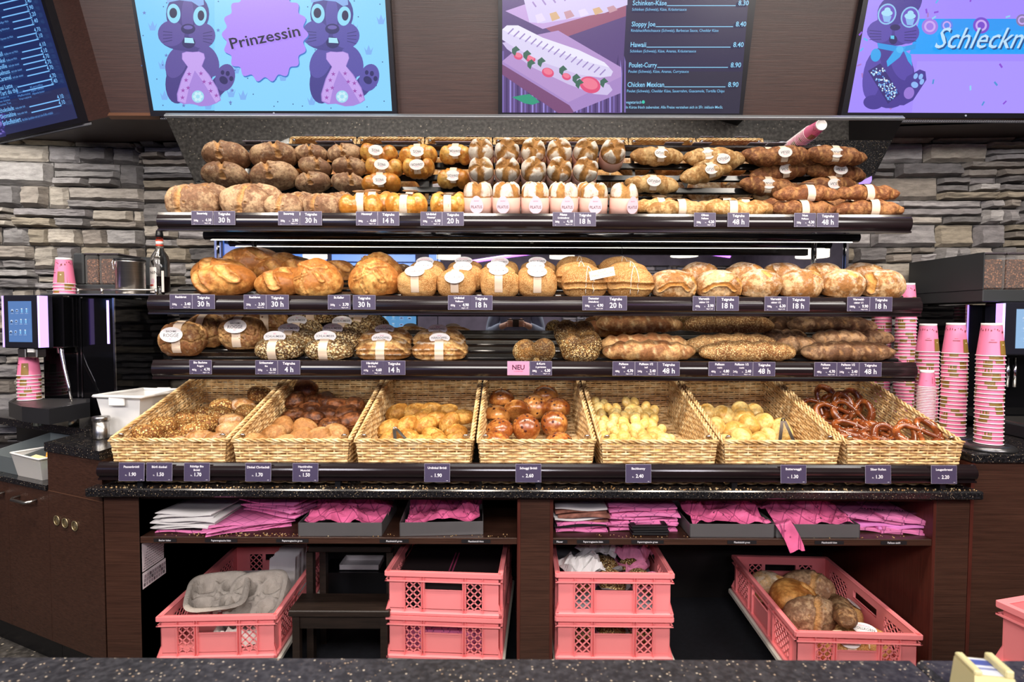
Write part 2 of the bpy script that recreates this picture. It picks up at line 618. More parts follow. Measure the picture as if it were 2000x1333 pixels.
class Canvas:
    """Flat drawing: polygons in (u, v), stacked in thin layers along the normal."""

    def __init__(self, step=0.0002, z0=0.0):
        self.mb = MB()
        self.step, self.z = step, z0

    def poly(self, pts, col):
        self.z += self.step
        self.mb.col = C(col) if isinstance(col, str) else col
        self.mb.add([(p[0], p[1], self.z) for p in pts], [tuple(range(len(pts)))], False)

    def rect(self, x0, y0, x1, y1, col):
        self.poly([(x0, y0), (x1, y0), (x1, y1), (x0, y1)], col)

    def ell(self, cx, cy, rx, ry, col, n=28, rot=0.0):
        c, s = math.cos(rot), math.sin(rot)
        pts = []
        for k in range(n):
            a = 2 * math.pi * k / n
            x, y = rx * math.cos(a), ry * math.sin(a)
            pts.append((cx + x * c - y * s, cy + x * s + y * c))
        self.poly(pts, col)

    def line(self, x0, y0, x1, y1, w, col):
        dx, dy = x1 - x0, y1 - y0
        L = math.hypot(dx, dy) or 1
        nx, ny = -dy / L * w / 2, dx / L * w / 2
        self.poly([(x0 + nx, y0 + ny), (x0 - nx, y0 - ny), (x1 - nx, y1 - ny), (x1 + nx, y1 + ny)], col)

    def path(self, pts, w, col):
        for a, b in zip(pts, pts[1:]):
            self.line(a[0], a[1], b[0], b[1], w, col)

    def text(self, s, x, y, h, col, bold=0.0, align='l', xs=1.0, rot=0.0, shear=0.0, fit=None):
        vs, fs = text_tris(s, bold)
        if not vs:
            return 0
        x0 = min(v[0] for v in vs); x1 = max(v[0] for v in vs)
        k = h / 0.70
        if fit:
            xs = min(xs, fit / ((x1 - x0) * k))
        w = (x1 - x0) * k * xs
        ox = {'l': 0, 'c': -w / 2, 'r': -w}[align]
        c, sn = math.cos(rot), math.sin(rot)
        self.z += self.step
        self.mb.col = C(col) if isinstance(col, str) else col
        out = []
        for vx, vy in vs:
            px, py = (vx - x0) * k * xs + ox + vy * k * shear, vy * k
            out.append((x + px * c - py * sn, y + px * sn + py * c, self.z))
        self.mb.add(out, fs, False)
        return w

    def build(self, name, parent, M=None, mat=None, label=None):
        if M is not None:
            self.mb.v = [M @ p for p in self.mb.v]
        return self.mb.build(name, mat or PAINT, parent, label)

    def mesh(self, name, M=None, mat=None):
        if M is not None:
            self.mb.v = [M @ p for p in self.mb.v]
        return self.mb.mesh(name, mat or PAINT)


def frame(o, ex, ey):
    """Matrix taking (u, v, height) to world, axes ex, ey."""
    ex, ey = Vector(ex).normalized(), Vector(ey).normalized()
    ez = ex.cross(ey).normalized()
    m = Matrix((ex, ey, ez)).transposed().to_4x4()
    return Matrix.Translation(o) @ m


# ---------------------------------------------------------------- setting
# display numbers (z relative to the lens, y = distance)
X0, X1 = -1.365, 1.535
K_TILT = 0.2588
SH = {1: (2.22, 0.4035), 2: (2.124, 0.076), 3: (2.14, -0.170)}


def surf(sh, s):
    y, z = SH[sh]
    return y + s * 0.966, z + s * K_TILT + CZ


def Zr(z):
    return z + CZ


mb = MB(); mb.box(-4.2, 4.2, -5.0, 3.4, -0.1, 0.0)
struct(mb.build('floor', FLOORM), 'grey stone floor of the serving aisle')
mb = MB(); mb.box(-4.2, 4.2, -5.0, 3.4, Zr(1.72), Zr(1.8))
struct(mb.build('ceiling', simple('dark_ceiling', '#3a3538', 0.8)), 'dark ceiling above the bakery')

# ledge stone walls
rs = random.Random(11)


def stone_wall(name, length, z0, z1, M, label):
    mb = MB()
    mb.col = C('#2a2725')
    mb.box(0, length, 0.02, 0.06, z0, z1)
    tones = ['#8f8b8a', '#a39f9d', '#7f7b7a', '#a59d95', '#948b82', '#aaa5a5', '#b3aa9e', '#8a8586', '#9b907f', '#797575']
    z = z0
    while z < z1 - 0.02:
        rh = min(rs.uniform(0.07, 0.12), z1 - z)
        x = -rs.uniform(0, 0.2)
        while x < length:
            w = rs.uniform(0.14, 0.42)
            cuts = [(z, z + rh)]
            q = rs.random()
            if q < 0.45:
                m = z + rh * rs.uniform(0.35, 0.65)
                cuts = [(z, m), (m, z + rh)]
            elif q < 0.62:
                m, m2 = z + rh * 0.34, z + rh * 0.68
                cuts = [(z, m), (m, m2), (m2, z + rh)]
            for a, b in cuts:
                segs = [(x, x + w)] if rs.random() < 0.6 else [(x, x + w * 0.55), (x + w * 0.55, x + w)]
                for xa, xb in segs:
                    xa, xb = max(0, xa), min(length, xb)
                    if xb - xa < 0.015:
                        continue
                    t = C(rs.choice(tones))
                    k = rs.uniform(0.66, 0.98)
                    mb.col = (t[0] * k, t[1] * k, t[2] * k, 1)
                    dep = rs.uniform(0.004, 0.045)
                    g = 0.0022
                    sd = rs.uniform(0, 99)
                    sl, st = rs.uniform(-0.012, 0.012), rs.uniform(-0.012, 0.012)
                    nu, nv = max(5, int((xb - xa) / 0.016)), 7

                    def fn(u, v, xa=xa, xb=xb, a=a, b=b, dep=dep, sd=sd, sl=sl, st=st, g=g):
                        eu = min(u, 1 - u) * (xb - xa); ev = min(v, 1 - v) * (b - a)
                        e = min(1.0, min(eu, ev) / 0.0045)
                        r = math.sqrt(max(0.0, 1 - (1 - e) ** 2))
                        X = xa + g + u * (xb - xa - 2 * g); Zz = a + g + v * (b - a - 2 * g)
                        nz = noise.noise((X * 7 + sd, Zz * 30, sd)) * 0.012 + noise.noise((X * 22 + sd, Zz * 110, sd)) * 0.006
                        jx = noise.noise((sd, Zz * 40, 3)) * 0.004; jz = noise.noise((X * 25, sd, 9)) * 0.004
                        return (X + jx, 0.02 - r * (dep + 0.012 + nz + sl * u + st * v), Zz + jz)
                    mb.grid(fn, nu, nv, False)
            x += w
        z += rh
    mb.v = [M @ p for p in mb.v]
    return struct(mb.build(name, STONE), label)


cor = Vector((-1.862, 2.86, 0))
ang = math.atan2(2.72 - 2.86, 2.66 + 1.862)
stone_wall('wall_back', 4.4, Zr(-0.48), Zr(0.94), Matrix.Translation(cor) @ Matrix.Rotation(ang, 4, 'Z'),
           'grey ledge stone wall behind the bread rack')
la = R(6)
stone_wall('wall_left', 1.5, Zr(-0.75), Zr(0.94), Matrix.Translation(cor + Vector((-1.5 * math.cos(la), -1.5 * math.sin(la), 0))) @ Matrix.Rotation(la, 4, 'Z'),
           'grey ledge stone wall behind the coffee machine')
mb = MB(); mb.box(2.56, 2.62, 1.2, 2.8, 0, Zr(1.72))
struct(mb.build('wall_right', simple('near_black_wall', '#171214', 0.6)), 'near-black side wall beside the right coffee machine')
mb = MB(); mb.box(-4.2, 4.2, 3.0, 3.05, 0, Zr(1.72))
struct(mb.build('wall_rear', simple('near_black_wall', '#171214', 0.6)), 'dark wall hidden behind the stone cladding')

# soffit and leaning fascia that carries the screens
FZ = 0.8725
TL = R(17.4)
NB = Vector((0, -1, 0)); FTOP = (NB * math.sin(TL) + Vector((0, 0, 1)) * math.cos(TL))
FO = Vector((0, 2.47, Zr(FZ)))
FN = Vector((1, 0, 0)).cross(FTOP)          # points at the shop
wa = R(24)
WX = Vector((math.cos(wa), -math.sin(wa), 0))      # along the wing, towards the centre
WNB = Vector((-math.sin(wa), -math.cos(wa), 0))
WTOP = WNB * math.sin(TL) + Vector((0, 0, 1)) * math.cos(TL)
WO = Vector((-1.735, 2.47, Zr(FZ)))
WN = WX.cross(WTOP)
sd = FN.cross(WN)
sd = sd * (1 / sd.z)
H = 0.86
s0, s1 = WO, WO + sd * H
l0 = WO - WX * 1.6
l1 = s1 - WX * 1.6
r0, r1 = Vector((2.56, 2.47, Zr(FZ))), FO + FTOP * (H / FTOP.z)
r1 = Vector((2.56, r1.y, r1.z))
mb = MB()
mb.add([s0, r0, r1, s1], [(0, 1, 2, 3)])
struct(mb.build('trim_1', WOODV), 'leaning dark wood fascia carrying the menu screens')
mb = MB()
mb.add([l0, s0, s1, l1], [(0, 1, 2, 3)])
struct(mb.build('trim_2', WOODV), 'dark wood fascia wing turned to the left')
mb = MB()
b0 = [Vector((-4.1, 3.0, Zr(FZ))), Vector((2.56, 3.0, Zr(FZ)))]
dz = Vector((0, 0, 0.03))
poly = [l0, s0, r0, b0[1], b0[0]]
mb.add(poly + [p + dz for p in poly], [(4, 3, 2, 1, 0), (5, 6, 7, 8, 9)] + [(i, (i + 1) % 5, 5 + (i + 1) % 5, 5 + i) for i in range(5)])
struct(mb.build('trim_3', simple('brown_soffit', '#3d3230', 0.45)), 'dark brown soffit over the stone wall')
mb = MB()
mb.prism([(2.452, Zr(FZ) - 0.004), (2.475, Zr(FZ) - 0.012), (2.475, Zr(FZ)), (2.462, Zr(FZ) + 0.012)], -1.74, 2.56)
struct(mb.build('trim_4', simple('copper_edge', '#6b4a3a', 0.3, 0.3)), 'thin edge strip under the fascia')

# shop behind the lens, seen in the mirrors
mb = MB(); mb.box(-4.2, 4.2, -5.1, -5.0, 0, Zr(1.72))
struct(mb.build('wall_front', simple('grey_shop_wall', '#5a5158', 0.7, var=0.2)), 'shop wall opposite the bread rack')
mb = MB(); mb.box(-4.3, -4.2, -5, 3.4, 0, Zr(1.72))
struct(mb.build('wall_side', simple('grey_shop_wall', '#5a5158', 0.7)), 'shop side wall left of the counter')
mb = MB(); mb.box(4.2, 4.3, -5, 3.4, 0, Zr(1.72))
struct(mb.build('wall_far', simple('grey_shop_wall', '#5a5158', 0.7)), 'shop side wall right of the counter')
rs = random.Random(5)
stone_wall('wall_stone', 3.2, Zr(-0.3), Zr(0.98), Matrix.Translation((4.1, -4.95, 0)) @ Matrix.Rotation(math.pi, 4, 'Z'),
           'ledge stone wall across the shop, seen in the mirror')
BLUE = emit('blue_window_light', '#3f8fff', 1.3)
for i, (a, b) in enumerate(((-4.85, -4.0), (-3.9, -3.0), (-2.9, -2.0), (-1.9, -1.0))):
    mb = MB(); mb.box(-4.199, -4.18, a, b, Zr(0.1), Zr(1.25))
    mb2 = MB()
    for k in range(4):
        mb2.box(-4.18, -4.16, a, b, Zr(0.28 + k * 0.27), Zr(0.33 + k * 0.27))
    w = struct(mb.build('window_%d' % (i + 5), emit('deep_blue_window', '#2a6fe0', 0.8)), 'deep blue shop window on the side wall, seen in the mirror')
    mb2.build('window_bar', BLACK, w)
for i, (a, b) in enumerate(((-4.1, -3.35), (-3.25, -2.6), (-2.5, -1.75), (-1.5, -1.3))):
    mb = MB(); mb.box(a, b, -4.99, -4.97, Zr(0.15), Zr(1.3))
    mb2 = MB()
    for k in range(3):
        mb2.box(a, b, -4.97, -4.95, Zr(0.35 + k * 0.33), Zr(0.37 + k * 0.33))
    w = struct(mb.build('window_%d' % (i + 1), BLUE), 'blue lit shop window across the room')
    mb2.build('window_bar', BLACK, w)
LAMP = emit('lamp_shade_glow', '#fff1dd', 3.0)
for i, (x, y, z, who) in enumerate(((-2.55, -2.1, 0.78, 'leftmost of the five, before the blue windows'), (-0.80, -1.9, 0.76, 'second of the five from the blue windows'),
                                  (0.60, -1.6, 0.74, 'middle one of the five, beside the neon tube'), (1.95, -1.2, 0.72, 'fourth of the five from the blue windows'),
                                  (2.95, -0.35, 0.62, 'largest of the five in the mirror, before the stone'))):
    t = thing('pendant_lamp', 'white drum pendant lamp, ' + who, 'lamp', (x, y, Zr(z)), group='white drum pendant lamps')
    m = MB(); m.lathe([(0.14, 0.0), (0.15, 0.0), (0.15, 0.2), (0.14, 0.2)], 24, close=True); m.build('lamp_shade', LAMP, t)
    m = MB(); m.tube([(0, 0, 0.2), (0, 0, 1.72 - z)], 0.006, 6); m.lathe([(0.0, 0.18), (0.14, 0.18), (0.14, 0.2), (0, 0.2)], 16); m.build('cord', BLACK, t)
pts = [Vector((-0.6 + 3.6 * k / 24, -3.4 + 1.0 * math.sin(k / 24 * 2.2), Zr(0.88 + 0.10 * math.sin(k / 24 * math.pi)))) for k in range(25)]
mb = MB(); mb.tube(pts, 0.022, 8)
tag(mb.build('neon_tube', emit('violet_neon', '#c56cff', 5.0)), 'curved violet neon tube under the shop ceiling', 'lamp')
# ---------------------------------------------------------------- display rack
ZS = -0.56                      # top of the bench slab (relative to the lens)
def rail_mesh(h, name):
    mb = MB()
    prof = [(0.022, 0.0), (0.004, 0.012), (-0.004, 0.010)]
    for k in range(9):
        a = R(70 - k * 17)
        prof.append((-0.004 - 0.012 * math.cos(a), -h * 0.45 + (h * 0.47) * math.sin(a)))
    prof += [(-0.004, -h), (-0.010, -h - 0.003), (-0.010, -h - 0.009), (0.022, -h - 0.009)]
    mb.prism(prof, X0, X1)
    return mb.mesh(name, RAILM)


RAIL_ME = rail_mesh(0.052, 'rail')
S_SLATS = {1: [0.035, 0.098, 0.161, 0.224, 0.287], 2: [0.10, 0.19, 0.285, 0.38, 0.45], 3: [0.10, 0.19, 0.275, 0.36, 0.435]}
SHNAME = {1: 'top', 2: 'middle', 3: 'lowest'}
for sh in (1, 2, 3):
    y, z = SH[sh]
    t = thing('display_shelf', '%s of the three slatted bread shelves with a brown-black front rail' % SHNAME[sh], 'shelf', (0, y, Zr(z)))
    put('rail', RAIL_ME, t, scale=(1.0137 if sh == 1 else 1.0, 1, 1))
    wdt = 0.03 if sh == 1 else 0.05
    if sh > 1:
        mb = MB(); mb.box(X0 + 0.05, X1 - 0.05, 0.33, 0.338, 0.060, 0.064)
        mb.build('led_strip', emit('shelf_led', '#fff0dc', 5.0), t)
    for s in S_SLATS[sh]:
        mb = MB()
        mb.box(X0 + 0.01, X1 - 0.01, s - wdt / 2, s + wdt / 2, -0.014, 0.0, Matrix.Rotation(math.atan2(K_TILT, 0.966), 4, 'X'), 0.003)
        mb.build('slat', simple('slat_black', '#1c1c1e', 0.22, 0.2, spec=0.6), t)
    L = {1: 0.305, 2: 0.475, 3: 0.455}[sh]
    for x in (X0 - 0.003, -0.38, 0.55, X1 - 0.003):
        mb = MB()
        if x < -1 or x > 1:
            L = {1: 0.3760, 2: 0.4763, 3: 0.4597}[sh]
        else:
            L = {1: 0.305, 2: 0.475, 3: 0.455}[sh]
        mb.box(x, x + 0.012, 0.02, L, -0.04, -0.015, Matrix.Rotation(math.atan2(K_TILT, 0.966), 4, 'X'))
        mb.build('bracket', BLACK, t)

# leaning mirror over the top shelf
Ym, Zm = 2.25, 0.79
Yq = 2.523; Zq = Zm - (Yq - Ym) * 1.057
t = thing('tilted_mirror', 'wide leaning mirror above the top bread shelf, reflecting its loaves', 'mirror', (0, Ym, Zr(Zm)))
dn = Vector((0, Yq - Ym, Zq - Zm)); Lm = dn.length
Mm = frame(Vector((0, 0, 0)), (1, 0, 0), -dn)
mb = MB(); mb.box(X0, X1, -Lm, 0, -0.005, 0, Mm); mb.build('mirror_pane', MIRROR, t)
mb = MB(); mb.box(X0 - 0.004, X1 + 0.004, -Lm, 0.004, -0.016, -0.006, Mm); mb.build('backing', BLACK, t)
mb = MB(); mb.box(X0 - 0.004, X1 + 0.004, 0.0, 0.012, -0.016, 0.006, Mm, 0.002); mb.build('top_edge', simple('grey_edge', '#74777c', 0.3, 0.5), t)
mb = MB()
for x in (X0 + 0.3, X1 - 0.3):
    mb.tube([(x, 0.03, -0.02), (x, 0.33, -0.02), (x, 0.37, -0.3)], 0.012, 8)
    mb.build('support_arm', BLACK, t)
    mb = MB()

# back mirrors in three panes between chrome posts, with a black light tube along the top
t = thing('back_mirror', 'upright mirror wall behind the middle and lowest bread shelves', 'mirror', (0, 2.61, Zr(0)))
xs = [X0 + 0.004, XP(855, 2.61), XP(1213, 2.61), X1 - 0.008]
for a, b in zip(xs, xs[1:]):
    mb = MB(); mb.box(a + 0.0015, b - 0.0015, 0, 0.006, -0.085, 0.37); mb.build('mirror_pane', MIRROR, t)
mb = MB(); mb.box(X0, X1, 0.008, 0.02, -0.085, 0.37); mb.build('backing', BLACK, t)
for x in (X0 - 0.005, X1 - 0.005):
    mb = MB(); mb.box(x, x + 0.016, -0.012, 0.02, ZS + 0.0005, 0.50, None, 0.003); mb.build('post', CHROME, t)
for px in (497, 1588):
    x = XP(px, 2.6)
    mb = MB(); mb.tube([(x, -0.012, 0.36), (x, -0.012, 0.13)], 0.006, 8); mb.build('rod', CHROME, t)
t = thing('light_tube', 'long black tube lamp with white LED strip under the top bread shelf', 'lamp', (0, 2.50, Zr(0.366)))
mb = MB()
mb.lathe([(0.006, -1.446), (0.02, -1.44), (0.0205, 1.44), (0.006, 1.446)], 20, Matrix.Translation((0.085, 0, 0)) @ Matrix.Rotation(R(90), 4, 'Y'))
mb.build('tube', simple('black_tube', '#101014', 0.12, spec=0.7), t)
mb = MB(); mb.box(-1.33, 1.50, -0.0018, 0.0018, -0.0215, -0.0195); mb.build('led_strip', emit('white_led', '#fff6ea', 8.0), t)
for x in (-1.3, 0.085, 1.47):
    mb = MB(); mb.box(x, x + 0.015, -0.004, 0.106, -0.006, 0.006); mb.build('bracket', BLACK, t)

# ---------------------------------------------------------------- bench
t = thing('bench_cabinet', 'dark wenge bench cabinet with two open bays under the baskets', 'cabinet', (0, 0, 0))
YF, YB = 1.862, 2.52
zt = Zr(-0.588)
for nm, a, b in (('post', X0, -1.248), ('post', 0.030, 0.130), ('post', 1.424, X1)):
    mb = MB(); mb.box(a, b, YF, YB, 0.0, zt, None, 0.002); mb.build(nm, WOOD, t)
for a in (-1.258, 0.020, 0.130, 1.414):
    mb = MB(); mb.box(a, a + 0.010, YF + 0.002, YB, 0.0, zt); mb.build('edge_panel', WOODR, t)
mb = MB(); mb.box(X0, X1, YB, YB + 0.02, 0, zt); mb.build('back_panel', simple('bay_black', '#120d0d', 0.6), t)
mb = MB(); mb.box(X0, X1, YF + 0.012, YB, zt - 0.02, zt); mb.build('top_rail', WOOD, t)
for a, b in ((-1.248, 0.020), (0.140, 1.414)):
    mb = MB(); mb.box(a, b, YF + 0.004, YB, Zr(-0.757), Zr(-0.735), None, 0.0015); mb.build('shelf_board', WOOD, t)
    mb = MB(); mb.box(a, b, YF + 0.01, YB, 0.0, 0.006); mb.build('bay_mat', simple('blue_black_mat', '#12131b', 0.9, var=0.3, vscale=60), t)
mb = MB()
mb.box(-1.40, 1.55, 1.825, 2.75, Zr(-0.588), Zr(ZS), None, 0.004)
tag(mb.build('worktop', GRANITE), 'black granite bench top with crumbs beneath the wicker baskets', 'worktop')

t = thing('basket_rail', 'brown-black curved rail on short feet in front of the wicker baskets', 'rail', (0, 1.85, Zr(-0.486)))
me = rail_mesh(0.052, 'rail')
o = put('rail', me, t, scale=(1, 1.1, 0.80))
for x in (-1.24, -0.585, 0.08, 0.73, 1.42):
    mb = MB(); mb.box(x, x + 0.018, -0.004, 0.016, ZS + 0.486, -0.047); mb.build('foot', BLACK, t)
mb = MB(); mb.tube([(X0 + 0.02, 0.50, 0.008), (X1 - 0.02, 0.50, 0.008)], 0.008, 8)
for x in (-1.3, 0.08, 1.46):
    mb.tube([(x, 0.50, 0.008), (x, 0.50, ZS + 0.486)], 0.007, 8)
mb.build('rear_bar', BLACK, t)

# ---------------------------------------------------------------- wicker baskets
def weave(mb, P, nst, nrow, th, inward, amp=0.0032, stake=0.0035):
    p00, p10, p11, p01 = [Vector(p) for p in P]
    nrm = (p10 - p00).cross(p01 - p00).normalized() * inward

    def at(u, v, off):
        a = p00.lerp(p10, u); b = p01.lerp(p11, u)
        return a.lerp(b, v) + nrm * off
    hgt = ((p01 - p00).length + (p11 - p10).length) / 2
    rh = hgt / nrow
    nu = nst * 2
    for r in range(nrow):
        vs, fs = [], []
        for i in range(nu + 1):
            u = i / nu
            off = amp * math.sin(math.pi * (u * nst + r % 2) + 0.4 * math.sin(r * 5.1)) 
            dv = 0.12 * math.sin(u * 9 + r * 2.3) * rh
            v = (r + 0.5) / nrow + dv / hgt
            c = at(u, v, off)
            upv = (at(u, min(1, v + 0.01), off) - at(u, v - 0.01, off)).normalized() * rh * 0.465
            vs += [c - upv, c - upv * 0.6 + nrm * th, c + upv * 0.6 + nrm * th, c + upv, c + upv * 0.6 - nrm * th, c - upv * 0.6 - nrm * th]
        for i in range(nu):
            for k in range(6):
                l = (k + 1) % 6
                fs.append((i * 6 + k, i * 6 + l, i * 6 + 6 + l, i * 6 + 6 + k))
        mb.add(vs, fs, True)
    for s in range(nst):
        u = (s + 0.5) / nst
        mb.tube([at(u, 0, 0), at(u, 0.5, 0), at(u, 1, 0)], stake, 5)


def braid(mb, pts, r, strands, turns, closed=True, rs=0.6):
    """Twisted rope rim."""
    P = [Vector(p) for p in pts]
    if closed:
        P.append(P[0])
    seg = []
    for a, b in zip(P, P[1:]):
        n = max(2, int((b - a).length / 0.012))
        seg += [a.lerp(b, i / n) for i in range(n)]
    n = len(seg)
    for s in range(strands):
        out = []
        for i, p in enumerate(seg):
            t = (seg[(i + 1) % n] - seg[i - 1]).normalized()
            u = Vector((0, 0, 1)); u = (u - t * u.dot(t)).normalized(); w = t.cross(u)
            a = 2 * math.pi * (i / n * turns + s / strands)
            out.append(p + (u * math.cos(a) * 0.75 + w * math.sin(a)) * r)
        mb.tube(out, r * rs, 5, closed=True)


hw0, hw1 = 0.180, 0.1945
FB, FR, BBK, BR = (0.0, 0.0), (-0.014, 0.142), (0.54, 0.128), (0.556, 0.318)
mesh_parts = {}
mb = MB(); weave(mb, [(-hw0, *FB), (hw0, *FB), (hw1, *FR), (-hw1, *FR)], 12, 15, 0.0034, 1); mesh_parts['front_panel'] = mb.mesh('front_panel', WICKER)
mb = MB(); weave(mb, [(-hw0, *BBK), (hw0, *BBK), (hw1, *BR), (-hw1, *BR)], 16, 21, 0.0028, -1); mesh_parts['back_panel'] = mb.mesh('back_panel', WICKER)
for sg in (-1, 1):
    mb = MB(); weave(mb, [(sg * hw0, *FB), (sg * hw0, *BBK), (sg * hw1, *BR), (sg * hw1, *FR)], 19, 17, 0.0030, 1)
    mesh_parts['side_panel%d' % sg] = mb.mesh('side_panel', WICKER)
mb = MB(); weave(mb, [(-hw0, *FB), (hw0, *FB), (hw0, *BBK), (-hw0, *BBK)], 9, 34, 0.004, 1, 0.003); mesh_parts['floor_panel'] = mb.mesh('floor_panel', WICKER)
mb = MB()
braid(mb, [(-hw1, *FR), (hw1, *FR), (hw1, *BR), (-hw1, *BR)], 0.0062, 3, 26)
mesh_parts['rim'] = mb.mesh('rim', WICKER)
mb = MB()
braid(mb, [(-hw0, *FB), (hw0, *FB), (hw0, *BBK), (-hw0, *BBK)], 0.0055, 2, 20)
mesh_parts['base_rim'] = mb.mesh('base_rim', WICKER)
mb = MB(); mb.lathe([(0.0, 0.007), (0.007, 0.0052), (0.0115, 0.0), (0.008, -0.002)], 12); stud_me = mb.mesh('stud', CHROME)
BK_X = [X0 + 0.008 + 0.4116 * (i + 0.5) for i in range(7)]
BK_Y, BK_Z = 1.889, ZS + 0.0095 + CZ
fill = ['seeded and dark bread rolls', 'dark brown farmhouse rolls', 'golden spelt rolls', 'glossy chocolate buns',
        'pale heart-topped bunny rolls', 'pale butter rolls', 'brown pretzels']
for i in range(7):
    t = thing('wicker_basket', 'slanted pale wicker basket holding ' + fill[i], 'basket', (BK_X[i], BK_Y, BK_Z), group='wicker baskets on the bench')
    for k, me in mesh_parts.items():
        put(me.name.split('.')[0], me, t)
    for sg in (-1, 1):
        put('stud', stud_me, t, loc=(sg * (hw1 - 0.022), 0.006, 0.153), rot=(R(-40), 0, 0), label='chrome stud')


def basket_floor(y):
    return BK_Z + (y - BK_Y) * 0.237


# ---------------------------------------------------------------- price cards
def card_mesh(w, h, col, nm):
    mb = MB()
    mb.col = C('#a9a3b6'); mb.box(0, w, -0.0012, 0, 0, h)
    mb.col = C(col); mb.box(0.0008, w - 0.0008, -0.0016, -0.0004, 0.0008, h - 0.0008)
    return mb.mesh(nm, PAINT)


CW, CH = 0.0835, 0.0535
CARD = card_mesh(CW, CH, '#443b55', 'price_card')
CARDN = card_mesh(CW, CH, '#f58fb0', 'price_card')
CARDB = card_mesh(0.084, 0.060, '#453c57', 'price_card')
WHT = '#f2eef4'
_LT = {}


def letter_card(kind, L):
    k = (kind,) + tuple(L)
    if k in _LT:
        return _LT[k]
    c = Canvas(0.00012, 0.0017)
    w = CW
    if kind == 'p':
        c.text(L[0], w / 2, 0.0405, 0.0080, WHT, 0.022, 'c', 0.95, fit=w * 0.94)
        if L[1]:
            c.text(L[1], w / 2, 0.0285, 0.0066, WHT, 0.018, 'c', 0.9, fit=w * 0.85)
        c.text(L[2], 0.0095, 0.0135, 0.0072, WHT, 0.012, 'l', 0.85)
        c.text(L[3], w - 0.006, 0.0135, 0.0105, WHT, 0.022, 'r', 0.88)
        c.text('Fr.', w - 0.0355, 0.0135, 0.0036, WHT, 0.01, 'r')
        c.text('100g Fr. %.2f' % (float(L[3]) * 100 / float(L[2].rstrip('g'))), w - 0.008, 0.0048, 0.0038, WHT, 0.015, 'r', 0.9)
        c.rect(0.009, 0.0035, 0.013, 0.0043, WHT)
    elif kind == 't':
        c.text('Teigruhe', w / 2, 0.0375, 0.0095, WHT, 0.02, 'c', 0.95, fit=w * 0.92)
        c.text(L[0], w / 2, 0.0095, 0.0195, WHT, 0.012, 'c', 0.95)
    elif kind == 'n':
        c.text('NEU', w / 2, 0.0215, 0.018, '#3a2440', 0.025, 'c', 0.95)
        c.text('Ur-Dinkel Hefe', w / 2, 0.0135, 0.0038, '#8a4a68', 0.0, 'c')
    else:
        w = 0.084
        if len(L) == 3:
            c.text(L[0], w / 2, 0.0455, 0.0066, WHT, 0.022, 'c', fit=w * 0.95)
            c.text(L[1], w / 2, 0.0335, 0.0066, WHT, 0.022, 'c', fit=w * 0.95)
        else:
            c.text(L[0], w / 2, 0.0430, 0.0072, WHT, 0.022, 'c', fit=w * 0.97)
        c.text(L[-1], w / 2 + 0.004, 0.0165, 0.0115, WHT, 0.02, 'c', 0.9)
        c.text('Fr.', w / 2 - 0.014, 0.0165, 0.0042, WHT, 0.01, 'r')
        c.rect(w - 0.012, 0.004, w - 0.006, 0.005, WHT)
    M = Matrix.Rotation(R(90), 4, 'X')
    _LT[k] = c.mesh('lettering', M)
    return _LT[k]


def put_card(sh, px, kind, *L):
    if sh == 4:
        y, zt = 1.85, Zr(-0.486) + 0.012
        d = y - 0.02
        loc = Vector((XP(px, d), d, zt - 0.0605))
        me, rot = CARDB, (R(-3), 0, 0)
    else:
        y, z = SH[sh]
        d = y - 0.0185
        loc = Vector((XP(px, d), d, Zr(z) + 0.0125 - CH))
        me, rot = (CARDN if kind == 'n' else CARD), (0, 0, 0)
    if kind == 't':
        near = {1: 'top', 2: 'middle', 3: 'lowest'}[sh]
        lab = 'card reading Teigruhe %s beside the %s card' % (L[0], LASTP[0])
        nm = 'dough rest card'
    elif kind == 'n':
        lab, nm = 'pink card reading NEU on the lowest shelf rail', 'price card'
    else:
        words_ = ' '.join(x for x in L[:-1] if x).replace('/', ' ')
        lab = 'dark purple price card reading %s %s' % (words_.replace('- ', '').replace('-s', 's'), L[-1].replace('.', '.'))
        LASTP[0] = L[0].rstrip('-') + (' ' + L[1] if kind == 'p' and L[1] else '') + ((' ' + L[2]) if kind == 'p' else '')
    o = put('price_card', me, None, None, loc, rot)
    tag(o, lab, 'price card', 'price cards on the %s' % ({1: 'top shelf rail', 2: 'middle shelf rail', 3: 'lowest shelf rail', 4: 'basket rail'}[sh]))
    put('lettering', letter_card(kind, L), o)


